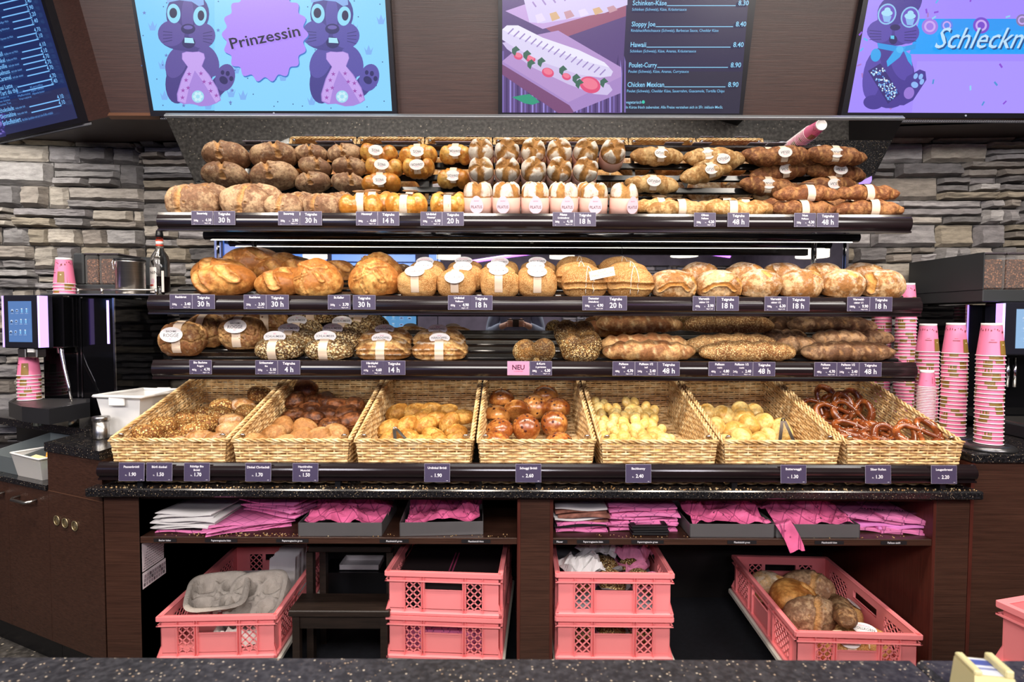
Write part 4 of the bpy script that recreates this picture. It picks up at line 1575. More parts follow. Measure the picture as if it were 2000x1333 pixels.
defk('schlau', 'schlau', 'round oat-coated loaf with paper band and sticker', 0.097, 0.07, var(f_schlau, 3))


def f_hard(s):
    mb = star_bread(0.111, 0.066, 0.052, 2.2, amp=0.004, nscale=13, seed=s + 51, flat=0.42, n=36, ridges=(6.5, 0.0022, 0.22), dust=0.12,
                    slashes=[dict(p=[(0.2, -0.3, 0.9), (0.6, -0.6, 0.5), (0.9, -0.5, 0.1)], w=0.10, d=0.006, lip=0.005, c=0.8)])
    return mb, [band_part(mb, 0.0, 0.034, -30, 120), stick_part(mb, 0.0, 70, 0.040, 0.022, [('HÄRDÖPFEL', -0.003, 0.0085, INK), ('sauter', 0.009, 0.005, ROSE)], off=0.007, lift=30)]


defk('hard', 'hard', 'oval ridged potato loaf with paper band and sticker', 0.111, 0.066, var(f_hard, 2))


def f_korn(s):
    lob = [(-0.036, 0.0, 0.018, 0.048, 0.045, 0.052), (0.036, 0.0, 0.018, 0.048, 0.045, 0.052), (0, -0.006, -0.012, 0.075, 0.050, 0.045)]
    return star_bread(0.083, 0.05, 0.06, lobes=lob, amp=0.004, nscale=18, seed=s + 61, flat=0.6, n=28,
                      seedmask=lambda u: 1.0 if (u.z < 0.55 or abs(u.x) > 0.8) else 0.25)


defk('korn', 'korn', 'heart-shaped seeded six-grain loaf', 0.083, 0.048, var(f_korn, 3))
defk('hell', 'hell', 'long pale twisted stick loaf', 0.185, 0.05, var(lambda s: long_bread(0.183, 0.05, 0.042, twist=(3.2, 0.035, 1, 0.05), amp=0.006, seed=s + 1, p=3.0, dust=0.12), 3))
defk('rustic', 'rustic', 'long twisted stick loaf coated in seeds', 0.19, 0.05, var(lambda s: long_bread(0.19, 0.05, 0.043, twist=(2.5, 0.03, 1, 0.03), amp=0.006, seed=s + 4, p=3.2), 3))
defk('dunkel', 'dunkel', 'long dark twisted stick loaf', 0.185, 0.05, var(lambda s: long_bread(0.185, 0.05, 0.042, twist=(3.6, 0.03, 1, 0.05), amp=0.007, seed=s + 7, p=2.6, dust=0.15), 3))
defk('dunkels', 'dunkel', 'short dark twisted stick loaf', 0.10, 0.044, var(lambda s: long_bread(0.105, 0.044, 0.04, twist=(2.2, 0.035, 1, 0.05), amp=0.007, seed=s + 7, p=2.4, dust=0.12, nx=40), 2))

TILT = math.atan2(K_TILT, 0.966)
PLACED = []


def stamp(kd, v, M, label, group, scale=1.0):
    desc, cat, name, a, b, vs = KIND[kd]
    me, parts = vs[v % len(vs)]
    o = put(name, me)
    o.matrix_world = M @ Matrix.Scale(scale, 4)
    tag(o, label, cat, group)
    for nm, pm in parts:
        put(nm, pm, o)
    return o


def row(kd, sh, rowname, items, s, group, extra=0.0, mirror=False):
    """items: (photo px of the centre, variant, yaw degrees, lift m, roll degrees)."""
    desc, cat, name, a, b, vs = KIND[kd]
    for i, it in enumerate(sorted(items, key=lambda q: q[0])):
        px, v, yaw = it[0], it[1], it[2]
        lift = it[3] if len(it) > 3 else 0.0
        rx = it[4] if len(it) > 4 else 0.0
        ss = it[5] if len(it) > 5 else s
        if rowname == 'front row':
            ss = max(ss, b + 0.024)
        y, z = surf(sh, ss)
        if mirror:       # centre read off its reflection in the leaning mirror
            nv = Vector((0, -0.726, -0.687)); nv.normalize()
            p = Vector((0, y, z + 0.04)); m0 = Vector((0, Ym, Zr(Zm)))
            dd = nv.dot(p - m0)
            yv = y - 2 * dd * nv.y
            X = XP(px, yv)
        else:
            X = XP(px, y - b * 0.35)
        M = Matrix.Translation((X, y, z + lift + 0.001)) @ Matrix.Rotation(TILT, 4, 'X') @ Matrix.Rotation(R(yaw), 4, 'Z') @ Matrix.Rotation(R(rx), 4, 'X')
        where = {1: 'top', 2: 'middle', 3: 'lowest'}[sh]
        n = len(items)
        pos = '' if n == 1 else (' %s from left,' % ORD[i])
        lab = '%s,%s %s, %s shelf' % (desc, pos, rowname, where)
        stamp(kd, v, M, lab, group)


# top shelf
G1 = 'loaves on the top shelf'
row('sauer', 1, 'front row', [(378, 0, 4), (482, 1, -6)], 0.085, G1)
row('sauer', 1, 'back row', [(446, 2, 6), (540, 0, -4)], 0.187, G1, mirror=True)
row('sauers', 1, 'front row', [(556, 2, 4), (631, 0, -5)], 0.062, G1)
row('sauers', 1, 'second row', [(617, 1, 10), (683, 2, 5)], 0.13, G1, mirror=True)
row('sauers', 1, 'third row', [(613, 0, -6), (681, 1, 6)], 0.21, G1, mirror=True)
row('zopf', 1, 'front row', [(706, 0, 4), (793, 1, -4)], 0.068, G1)
row('zopf', 1, 'second row', [(752, 2, 3)], 0.14, G1, mirror=True)
row('urd', 1, 'second row', [(818, 0, -3)], 0.14, G1, mirror=True)
row('zopf', 1, 'third row', [(746, 1, -5)], 0.212, G1, mirror=True)
row('urd', 1, 'front row', [(875, 1, 2)], 0.064, G1)
row('urd', 1, 'third row', [(886, 1, 2)], 0.19, G1, mirror=True)
row('pilatus', 1, 'front row', [(932, 0, 0), (988, 1, -12), (1044, 2, 0), (1100, 3, 8), (1157, 4, 0), (1216, 1, 25)], 0.064, G1)
row('pilatus', 1, 'second row', [(940, 3, 20), (990, 4, -20), (1040, 0, 40), (1089, 2, 15), (1139, 1, -30)], 0.175, G1, mirror=True)
row('oliven', 1, 'front row', [(1318, 0, 3), (1434, 1, -6)], 0.05, G1)
row('oliven', 1, 'upper front row', [(1450, 2, -12)], 0.095, G1, mirror=False)
row('oliven', 1, 'second row', [(1376, 0, -14)], 0.150, G1, mirror=True)
row('oliven', 1, 'third row', [(1271, 2, 4)], 0.21, G1, mirror=True)
row('nuss', 1, 'front row', [(1567, 1, 4), (1690, 0, -8)], 0.05, G1)
row('nuss', 1, 'upper front row', [(1572, 2, -3, 0.058), (1690, 1, 5, 0.062)], 0.085, G1)
row('nuss', 1, 'second row', [(1518, 0, -10), (1628, 2, 8)], 0.148, G1, mirror=True)
row('nuss', 1, 'third row', [(1500, 1, 6), (1612, 0, -4)], 0.22, G1, mirror=True)

# middle shelf
G2 = 'loaves on the middle shelf'
row('ruch', 2, 'front row', [(437, 0, 0)], 0.085, G2)
row('ruch', 2, 'second row', [(428, 1, -10)], 0.245, G2)
row('ruch', 2, 'third row', [(490, 2, 24, 0.03)], 0.355, G2)
row('ruch', 2, 'back row', [(540, 0, 70, 0.0)], 0.40, G2)
row('ruchs', 2, 'front row', [(541, 1, 0)], 0.065, G2)
row('ruchs', 2, 'second row', [(560, 0, -8)], 0.2, G2)
row('ruchs', 2, 'back row', [(580, 1, 6), (652, 0, 20)], 0.37, G2)
row('galler', 2, 'front row', [(617, 0, 0), (729, 1, 4)], 0.09, G2)
row('galler', 2, 'second row', [(738, 2, -10)], 0.27, G2)
row('voll', 2, 'front row', [(815, 0, 3), (892, 1, 0), (976, 2, 0), (1049, 0, 2)], 0.06, G2)
row('voll', 2, 'second row', [(832, 2, 0), (906, 0, 4), (971, 2, 0), (1047, 2, -3)], 0.18, G2)
row('voll', 2, 'third row', [(835, 0, 0), (908, 2, 3), (978, 0, 0), (1050, 2, 0)], 0.30, G2)
row('dem', 2, 'front row', [(1141, 0, 3), (1230, 1, -4)], 0.07, G2)
row('dem', 2, 'second row', [(1127, 2, 0), (1223, 1, 5)], 0.21, G2)
row('dem', 2, 'third row', [(1125, 1, -5), (1209, 2, 0)], 0.345, G2)
row('vierq', 2, 'front row', [(1314, 0, 0), (1403, 1, -4)], 0.075, G2)
row('vier', 2, 'front row', [(1484, 2, 0), (1563, 0, 8), (1646, 2, 4), (1723, 1, 0)], 0.08, G2)
row('vier', 2, 'second row', [(1364, 0, 20), (1452, 0, 5), (1528, 1, 0), (1606, 1, 10), (1684, 0, 0)], 0.245, G2)

# lowest shelf
G3 = 'loaves on the lowest shelf'
row('rogge', 3, 'front row', [(351, 0, 0, 0.0, -14)], 0.075, G3)
row('rogge', 3, 'second row', [(397, 2, -14, 0, -14), (471, 1, 4, 0, -14, 0.17)], 0.2, G3)
row('rogge', 3, 'back row', [(432, 2, 8, 0, -10), (518, 2, 10, 0, -10)], 0.33, G3)
row('schlau', 3, 'front row', [(543, 0, 0), (641, 1, 0)], 0.08, G3)
row('schlau', 3, 'second row', [(569, 2, 6), (656, 0, -4)], 0.21, G3, )
row('schlau', 3, 'third row', [(586, 1, 0), (673, 2, 0)], 0.33, G3)
row('schlau', 3, 'upper back row', [(612, 0, 8, 0.055), (705, 1, 0, 0.0, 0, 0.43)], 0.40, G3)
row('hard', 3, 'front row', [(747, 0, 0), (859, 1, 2)], 0.076, G3)
row('hard', 3, 'second row', [(752, 1, 3), (856, 0, -3)], 0.215, G3)
row('korn', 3, 'front row', [(1040, 2, 10, -0.004, 40), (1134, 0, 4)], 0.06, G3)
row('korn', 3, 'second row', [(1122, 1, -6, 0.012)], 0.19, G3)
row('hell', 3, 'front row', [(1269, 0, 0)], 0.058, G3)
row('hell', 3, 'second row', [(1259, 1, 2)], 0.17, G3)
row('hell', 3, 'stacked back row', [(1249, 2, -4, 0.055)], 0.27, G3)
row('hell', 3, 'hindmost row', [(1196, 1, 12, 0.0)], 0.40, G3)
row('rustic', 3, 'front row', [(1462, 0, 0)], 0.058, G3)
row('rustic', 3, 'second row', [(1430, 1, 2)], 0.17, G3)
row('rustic', 3, 'stacked back row', [(1425, 2, -2, 0.055)], 0.26, G3)
row('dunkel', 3, 'front row', [(1660, 0, 0)], 0.058, G3)
row('dunkels', 3, 'second row', [(1554, 0, 18), (1642, 1, -6, 0.028)], 0.155, G3)
row('dunkels', 3, 'third row', [(1532, 1, 10)], 0.26, G3)
row('dunkel', 3, 'second row', [(1668, 2, 5, 0.0, 0, 0.25)], 0.25, G3)
row('dunkel', 3, 'stacked back row', [(1627, 1, -5, 0.05)], 0.275, G3)
row('dunkels', 3, 'hindmost row', [(1524, 0, 60, 0.03), (1608, 1, 10, 0.03)], 0.40, G3)

# ---- rolls in the baskets
NBK = ['seeded roll basket', 'dark roll basket', 'spelt roll basket', 'chocolate bun basket', 'bunny roll basket', 'butter roll basket', 'pretzel basket']


def f_grain(s):
    return star_bread(0.046, 0.036, 0.032, 2.3, amp=0.003, nscale=30, seed=s + 71, flat=0.5, n=11)


def f_plain(s):
    return star_bread(0.046, 0.034, 0.027, 2.2, amp=0.002, nscale=24, seed=s + 81, flat=0.5, n=18, dust=0.25, slashes=[dict(p=[(-0.05, -1, 0.2), (0, 0, 1), (0.05, 1, 0.2)], w=0.07, d=0.004, lip=0.002, c=0.5)])


def f_dark(s):
    if s % 2:
        return star_bread(0.042, 0.034, 0.030, 2.3, amp=0.004, nscale=26, seed=s + 91, flat=0.6, n=18, cracks=(2.4, 0.10, 0.004))
    return star_bread(0.046, 0.034, 0.030, 2.5, amp=0.002, nscale=26, seed=s + 91, flat=0.6, n=20, slashes=[dict(p=[(-1, -0.5, 0.05), (0, -1, 0.1), (1, -0.5, 0.05)], w=0.10, d=0.005, lip=0.003, c=0.7)])


def f_spelt(s):
    return star_bread(0.044, 0.031, 0.029, 2.1, amp=0.0015, nscale=26, seed=s + 101, flat=0.65, n=20, slashes=[dict(p=[(-0.9, -0.1, 0.4), (0, 0, 1), (0.9, 0.1, 0.4)], w=0.08, d=0.005, lip=0.003, c=0.7)])


def f_choco(s):
    mb = star_bread(0.052, 0.052, 0.042, 2.05, amp=0.002, nscale=18, seed=s + 111, flat=0.42, n=14)
    bvh = BVHTree.FromPolygons([tuple(v) for v in mb.v], [list(f) for f in mb.f])
    ch = MB(); rr = random.Random(s)
    for k in range(16):
        d = Vector((rr.uniform(-1, 1), rr.uniform(-1, 1), rr.uniform(-0.1, 0.9))).normalized()
        p = hit(bvh, Vector((0, 0, 0.02)), d)
        q = d.to_track_quat('Z', 'Y').to_matrix().to_4x4()
        w = rr.uniform(0.003, 0.0055)
        ch.lathe([(w, -0.003), (w, 0.0004), (w * 0.7, 0.0012), (0.0, 0.0014)], 8, Matrix.Translation(p) @ q)
    return mb, [('chocolate_chips', ch.mesh('chocolate_chips', simple('dark_chocolate', '#4a1d10', 0.35)))]


def f_bunny(s):
    lob = [(-0.0165, 0.020, 0.0, 0.017, 0.022, 0.016), (0.0165, 0.020, 0.0, 0.017, 0.022, 0.016), (0, -0.010, 0, 0.026, 0.024, 0.022), (0, -0.036, 0, 0.021, 0.020, 0.017)]
    return star_bread(0.034, 0.05, 0.022, lobes=lob, amp=0.0015, nscale=24, seed=s + 121, flat=0.6, n=22, slashes=[dict(p=[(0, 0.9, 0.1), (0, 0.5, 0.9)], w=0.09, d=0.003, lip=0.0, c=0.5)])


def f_butter(s):
    lob = [(-0.027, 0, 0, 0.031, 0.040, 0.035), (0.027, 0, 0, 0.031, 0.040, 0.035)]
    return star_bread(0.054, 0.036, 0.032, lobes=lob, amp=0.0015, nscale=20, seed=s + 131, flat=0.55, n=22, slashes=[dict(p=[(0, -1, 0.1), (0, 0, 1), (0, 1, 0.1)], w=0.07, d=0.006, lip=0.002, c=0.6)])


def f_pretzel(s):
    ctl = [(0.034, -0.052, 0.013), (0.014, -0.022, 0.013), (-0.006, 0.0, 0.016), (-0.030, 0.030, 0.010), (-0.062, 0.030, 0.0),
           (-0.078, -0.004, 0.0), (-0.062, -0.042, 0.0), (-0.026, -0.062, 0.0), (0.026, -0.062, 0.0), (0.062, -0.042, 0.0), (0.078, -0.004, 0.0),
           (0.062, 0.030, 0.0), (0.030, 0.030, 0.008), (0.006, 0.0, 0.004), (-0.014, -0.022, 0.012), (-0.034, -0.052, 0.013)]
    P = [Vector(c) for c in ctl]
    pts, rad, cu = [], [], []
    n = len(P)
    for i in range(n - 1):
        a, b, c, d = P[max(0, i - 1)], P[i], P[i + 1], P[min(n - 1, i + 2)]
        for k in range(5):
            t = k / 5
            pts.append(0.5 * ((2 * b) + (c - a) * t + (2 * a - 5 * b + 4 * c - d) * t * t + (3 * b - a - 3 * c + d) * t ** 3))
    pts.append(P[-1])
    m = len(pts)
    for i in range(m):
        t = i / (m - 1)
        rad.append(0.0080 + 0.0095 * math.exp(-((t - 0.5) / 0.26) ** 2))
    mb = MB()
    mb.tube([p + Vector((0, 0, 0.014)) for p in pts], rad, 10)
    cut = []
    for i in range(m):
        for k in range(10):
            t = i / (m - 1)
            cut.append(0.9 if (abs(t - 0.5) < 0.10 and k in (2, 3)) else 0.0)
    mb.attr = {'cut': cut, 'dust': [0.0] * len(mb.v), 'seed': [0.0] * len(mb.v)}
    bvh = BVHTree.FromPolygons([tuple(v) for v in mb.v], [list(f) for f in mb.f])
    sa = MB(); rr = random.Random(s)
    for k in range(40):
        p = pts[rr.randrange(m)] + Vector((rr.uniform(-0.008, 0.008), rr.uniform(-0.008, 0.008), 0.014))
        h = bvh.ray_cast(p + Vector((0, 0, 0.1)), Vector((0, 0, -1)))
        if h[0] is not None:
            x, y, z = h[0]
            sa.box(x - 0.001, x + 0.001, y - 0.001, y + 0.001, z - 0.0005, z + 0.0012)
    return mb, [('salt_grains', sa.mesh('salt_grains', simple('salt', '#f5ede0', 0.4)))]


defk('grain', 'grain', 'seed-crusted brown roll', 0.046, 0.036, var(f_grain, 3), 'bread_roll', 'roll')
defk('plain', 'plain', 'smooth floury light brown roll', 0.046, 0.034, var(f_plain, 2), 'bread_roll', 'roll')
defk('darkr', 'darkroll', 'dark brown roll', 0.045, 0.034, var(f_dark, 4), 'bread_roll', 'roll')
defk('lightr', 'plain', 'reddish light brown roll', 0.046, 0.034, var(lambda s: star_bread(0.046, 0.036, 0.028, 2.4, amp=0.002, nscale=24, seed=s + 86, flat=0.6, n=18, dust=0.1, slashes=[dict(p=[(-1, -0.5, 0.05), (0, -1, 0.1), (1, -0.5, 0.05)], w=0.09, d=0.004, lip=0.002, c=0.6)]), 2), 'bread_roll', 'roll')
defk('spelt', 'spelt', 'golden oval spelt roll', 0.042, 0.031, var(f_spelt, 3), 'bread_roll', 'roll')
defk('choco', 'choco', 'glossy round chocolate-chip bun', 0.052, 0.052, var(f_choco, 3), 'sweet_bun', 'bun')
defk('bunny', 'bunny', 'pale heart-topped milk roll', 0.034, 0.05, var(f_bunny, 2), 'bread_roll', 'roll')
defk('butter', 'butter', 'pale yellow double-lobed butter roll', 0.054, 0.036, var(f_butter, 2), 'bread_roll', 'roll')
defk('pretz', 'pretz', 'glossy brown pretzel with salt', 0.078, 0.062, var(f_pretzel, 2), 'pretzel', 'pretzel')

rb = random.Random(3)


def heap(bk, kd, pts, jit=35, pitch=(-25, 25)):
    """Rolls heaped in basket bk; pts hold the photo px, py of each roll's middle (and optional own kind, pitch, yaw, roll)."""
    if not isinstance(pts[0], dict):
        pts = [dict(zip(('x', 'y', 'k', 'pitch', 'yaw', 'roll'), p)) for p in pts]
    cen = []
    for p in pts:
        kk = KIND[p.get('k') or kd]
        d = min(2.355, 2.04 + (870 - p['y']) * 0.0034)
        lim = 0.192 - (0.078 if kd == 'pretz' else 0.8 * kk[3])
        for _ in range(20):
            c = W(p['x'], p['y'], d)
            if abs(c.x - BK_X[bk]) <= lim or d < 1.96:
                break
            d -= 0.01
        c.x = max(BK_X[bk] - lim, min(BK_X[bk] + lim, c.x))
        cen.append(c)
    home = [c.copy() for c in cen]
    rad = [0.80 * (KIND[p.get('k') or kd][3] * 0.5 + KIND[p.get('k') or kd][4] * 0.5) * (0.55 if kd == 'pretz' else 1.0) for p in pts]
    for _ in range(40):
        for i in range(len(cen)):
            for j in range(i):
                v = cen[i] - cen[j]
                g = rad[i] + rad[j] - v.length
                if g > 0 and v.length > 1e-6:
                    v = v.normalized() * g * 0.25
                    cen[i] = cen[i] + v; cen[j] = cen[j] - v
        for i in range(len(cen)):
            v = cen[i] - home[i]
            if v.length > 0.018:
                cen[i] = home[i] + v.normalized() * 0.018
            z0 = basket_floor(cen[i].y) + 0.027
            if cen[i].z < z0:
                cen[i].z = z0
    for p, c in zip(pts, cen):
        p['c'] = c
    rows_ = {}
    for p in pts:
        r = 'front' if p['y'] > 848 else ('middle' if p['y'] > 815 else 'back')
        rows_.setdefault((p.get('k') or kd, r), []).append(p)
    for (k, r), ps in rows_.items():
        ps.sort(key=lambda q: q['x'])
        desc, cat, name, a, b, vs = KIND[k]
        for i, p in enumerate(ps):
            c = p['c']
            pi = p.get('pitch'); ya = p.get('yaw'); ro = p.get('roll')
            pi = rb.uniform(*pitch) if pi is None else pi
            ya = rb.uniform(-jit, jit) if ya is None else ya
            ro = rb.uniform(-15, 15) if ro is None else ro
            h = max(v.co.z for v in vs[0][0].vertices) / 2
            M = Matrix.Translation(c) @ Matrix.Rotation(R(pi), 4, 'X') @ Matrix.Rotation(R(ya), 4, 'Z') @ Matrix.Rotation(R(ro), 4, 'Y') @ Matrix.Translation((0, 0, -h))
            pos = ' ' if len(ps) == 1 else ' %s from left, ' % ORD[i]
            lab = '%s,%s%s row of the %s' % (desc, pos, r, NBK[bk])
            stamp(k, rb.randrange(9), M, lab, 'rolls in the ' + NBK[bk], {'choco': 1.04, 'pretz': 1.0}.get(k, 1.12))


heap(0, 'grain', [(291, 852), (325, 832), (368, 815), (395, 827), (407, 811), (425, 798), (450, 835, 'plain'), (450, 820, 'plain'), (477, 793, 'plain'),
                  (392, 853, 'plain'), (336, 856), (352, 866, 'plain'), (484, 803), (508, 770), (355, 840), (378, 838), (440, 812), (425, 858, 'plain'), (300, 864)])
heap(1, 'darkr', [(598, 760), (577, 783), (611, 782), (639, 784), (574, 811), (614, 817), (647, 806), (672, 809), (690, 791), (645, 831), (686, 822), (605, 800), (660, 795),
                  (553, 834, 'lightr'), (595, 839, 'lightr'), (532, 852, 'lightr'), (585, 856, 'lightr'), (622, 858, 'lightr'), (657, 845, 'lightr'), (640, 866, 'plain'), (555, 866, 'lightr'), (500, 866, 'lightr')],
     60, (-5, 65))
heap(2, 'spelt', [(775, 805), (810, 803), (760, 838), (795, 830), (831, 830), (856, 818), (876, 826), (902, 815), (801, 857), (848, 853), (891, 844), (889, 861),
                  (760, 862), (845, 803), (830, 815), (868, 806), (860, 865), (825, 866)], 55, (0, 70))
heap(3, 'choco', [(980, 775, None, 0), (979, 806, None, -10), (1005, 800, None, -40), (1037, 793, None, 50), (1069, 771, None, 0), (1087, 790, None, 10), (974, 836, None, 20),
                  (1027, 836, None, 65), (1082, 826, None, 60), (969, 858, None, 0), (1090, 864, None, 15)], 60)
heap(4, 'bunny', [(1195, 836, None, 50), (1214, 820, None, 45), (1242, 838, None, 50), (1267, 826, None, 40), (1194, 859), (1238, 864), (1256, 855, None, 40), (1222, 855, None, 50),
                  (1276, 841, None, 30), (1292, 861), (1197, 806), (1237, 799, None, 50), (1263, 810, None, 50), (1178, 797), (1172, 822, None, 50), (1245, 810), (1282, 867), (1215, 840, None, 45), (1180, 845, None, 50),
                  (1262, 866), (1210, 868)], 30, (0, 45))
heap(5, 'butter', [(1428, 813), (1464, 808), (1474, 817), (1500, 830, None, 50), (1452, 836), (1466, 858, None, 35), (1514, 846, None, 60), (1436, 862), (1400, 808), (1414, 838)],
     30, (15, 60))
heap(6, 'pretz', [(1602, 786, None, 70, 40, 0), (1622, 793, None, 72, 30, 0), (1646, 785, None, 70, 15, 0), (1664, 798, None, 66, 0, 0), (1672, 834, None, 25, 10, 5), (1690, 853, None, 12, -10, 5),
                  (1749, 845, None, 66, 8, 0), (1790, 850, None, 40, 20, 0), (1788, 866, None, 20, -10, 0), (1720, 862, None, 10, 15, 0), (1655, 857, None, 15, 30, 0), (1700, 842, None, 18, 60, 0)])
# ---------------------------------------------------------------- pink crates
def lattice(mb, x0, x1, z0, z1, M, y=0.0, step=0.0265, w=0.0042, t=0.003):
    n0 = int((z1 - z0 + x1 - x0) / step) + 1
    for sg in (1, -1):
        for k in range(-n0, n0 + 1):
            # line z = z0 + sg*(x - x0) + k*step
            pts = []
            for x in (x0, x1):
                z = z0 + sg * (x - x0) + k * step
                if z0 <= z <= z1:
                    pts.append((x, z))
            for z in (z0, z1):
                x = x0 + sg * (z - z0 - k * step)
                if x0 < x < x1:
                    pts.append((x, z))
            if len(pts) < 2:
                continue
            (xa, za), (xb, zb) = pts[0], pts[1]
            L = math.hypot(xb - xa, zb - za)
            if L < 0.004:
                continue
            A = math.atan2(zb - za, xb - xa)
            mb.box(-0.001, L + 0.001, y, y + t, -w / 2, w / 2, M @ Matrix.Translation((xa, 0, za)) @ Matrix.Rotation(-A, 4, 'Y'))


def crate_wall(L, h, lat, op, M):
    """One wall along local x (0..L), outside at -y; lat = lattice windows, op = hand opening."""
    mb = MB()
    i = 0.010
    top = h - 0.033
    xs = [i] + [v for a in sorted(lat + [op]) for v in a] + [L - i]
    solid = [(xs[k], xs[k + 1]) for k in range(0, len(xs), 2)]
    for a, b in solid:
        mb.box(a, b, 0.0, 0.003, 0.02, top, M)
    mb.box(i, L - i, 0.0, 0.003, top, h, M)
    mb.box(i, L - i, 0.0, 0.003, 0.0, 0.022, M)
    for a, b in lat:
        lattice(mb, a, b, 0.022, top, M)
    a, b = op
    mb.box(a, b, 0.0, 0.003, 0.02, top - 0.028, M)
    mb.box(a, b, -0.003, 0.003, top - 0.031, top - 0.028, M)
    for x in [v for q in lat + [op] for v in (q[0] - 0.003, q[1] + 0.002)]:
        mb.box(x, x + 0.002, -0.008, 0.0, 0.012, h - 0.004, M)
    mb.box(0.0, L, -0.010, 0.003, 0.0, 0.012, M, 0.002)
    mb.box(0.0, L, -0.010, -0.004, top, top + 0.004, M)
    for x, s in ((0.0, 1), (L, -1)):
        mb.add([M @ Vector(p) for p in ((x, -0.010, 0.012), (x + s * 0.014, -0.0005, 0.05), (x + s * 0.014, -0.0005, 0.012))], [(0, 1, 2)])
    return mb


CW_, CL_, CHT = 0.40, 0.60, 0.150
LAT_E, OP_E = [(0.068, 0.121), (0.277, 0.330)], (0.135, 0.263)
LAT_S, OP_S = [(0.05, 0.18), (0.42, 0.55)], (0.225, 0.375)
CRATE_PARTS = []
Mf = Matrix.Translation((-CW_ / 2, 0.010, 0))
Mb_ = Matrix.Translation((CW_ / 2, CL_ - 0.010, 0)) @ Matrix.Rotation(math.pi, 4, 'Z')
Ml = Matrix.Translation((-CW_ / 2 + 0.010, CL_, 0)) @ Matrix.Rotation(-math.pi / 2, 4, 'Z')
Mr = Matrix.Translation((CW_ / 2 - 0.010, 0, 0)) @ Matrix.Rotation(math.pi / 2, 4, 'Z')
for nm, M, L, la_, op in (('end_wall', Mf, CW_, LAT_E, OP_E), ('end_wall', Mb_, CW_, LAT_E, OP_E), ('side_wall', Ml, CL_, LAT_S, OP_S), ('side_wall', Mr, CL_, LAT_S, OP_S)):
    CRATE_PARTS.append((nm, crate_wall(L, CHT, la_, op, M).mesh(nm, CRATEP)))
mb = MB()
for M, L in ((Mf, CW_), (Mb_, CW_), (Ml, CL_), (Mr, CL_)):
    mb.box(0.002, L - 0.002, -0.011, 0.006, CHT - 0.004, CHT, M, 0.0015)
    mb.box(0.002, L - 0.002, -0.0115, -0.0085, CHT - 0.014, CHT, M)
CRATE_PARTS.append(('rim', mb.mesh('rim', CRATEP)))
mb = MB(); mb.box(-CW_ / 2 + 0.011, CW_ / 2 - 0.011, 0.011, CL_ - 0.011, 0.002, 0.006)
CRATE_PARTS.append(('crate_floor', mb.mesh('crate_floor', CRATEP)))


def crate(px, y, z, rot, lab):
    t = thing('pink_crate', lab, 'crate', (XP(px, y), y, z), (0, 0, R(rot)), 'pink plastic crates')
    for nm, me in CRATE_PARTS:
        put(nm, me, t)
    return t.matrix_basis.copy() if False else Matrix.Translation((XP(px, y), y, z)) @ Matrix.Rotation(R(rot), 4, 'Z')


ZD = 0.1115
DOLLY = MB(); DOLLY.box(-0.208, 0.208, 0.004, 0.612, -0.022, -0.001, None, 0.004); DOLLY = DOLLY.mesh('deck', simple('white_dolly', '#d6d0c6', 0.4))
CAST = MB(); CAST.lathe([(0.0, -0.010), (0.03, -0.010), (0.03, 0.010), (0.0, 0.010)], 16, Matrix.Rotation(R(90), 4, 'Y')); CAST.box(-0.014, 0.014, -0.012, 0.012, 0.012, 0.053)
CAST = CAST.mesh('caster', BLACK)


def dolly(px, y, rot, lab):
    t = thing('crate_dolly', lab, 'dolly', (XP(px, y), y, ZD), (0, 0, R(rot)), 'white crate dollies')
    put('deck', DOLLY, t)
    for x in (-0.15, 0.15):
        for yy in (0.08, 0.53):
            put('caster', CAST, t, loc=(x, yy, -0.0745))


dolly(413, 1.868, 2.6, 'white wheeled dolly under the crate of cup carriers')
dolly(865, 1.868, -3.5, 'white wheeled dolly under the crates right of the step stool')
dolly(1208, 1.868, -0.8, 'white wheeled dolly under the sandwich crates')
dolly(1694, 1.775, -2.6, 'white wheeled dolly under the crate of loaves')
MC1 = crate(413, 1.868, ZD, 2.6, 'pink crate holding grey cup carriers, left bay')
MC2 = crate(865, 1.868, ZD, -3.5, 'lower pink crate of the stack right of the step stool')
MC2b = crate(865, 1.868, ZD + CHT + 0.001, -3.5, 'upper pink crate with a black carton, right of the step stool')
MC3 = crate(1206, 1.868, ZD, -0.8, 'lower pink crate of the stack right of the middle post')
MC3b = crate(1206, 1.868, ZD + CHT + 0.001, -0.8, 'upper pink crate with paper-wrapped buns, right of the middle post')
MC4 = crate(1694, 1.775, ZD, -2.6, 'pink crate with loaves, in the right bay')
mb = MB(); mb.box(-0.19, 0.19, 0.01, 0.59, 0, CZ - 0.808)
tag(put('crate_stand', mb.mesh('crate_stand', BLACK), None, None, (1.192, 1.107, 0), (0, 0, R(-75))), 'low dark stand under the pink crate at the right frame edge', 'stand')
crate(1000 + 1.192 / 1.107 * 1100, 1.107, CZ - 0.807, -75, 'pink crate cut by the right edge, before the dark panel')

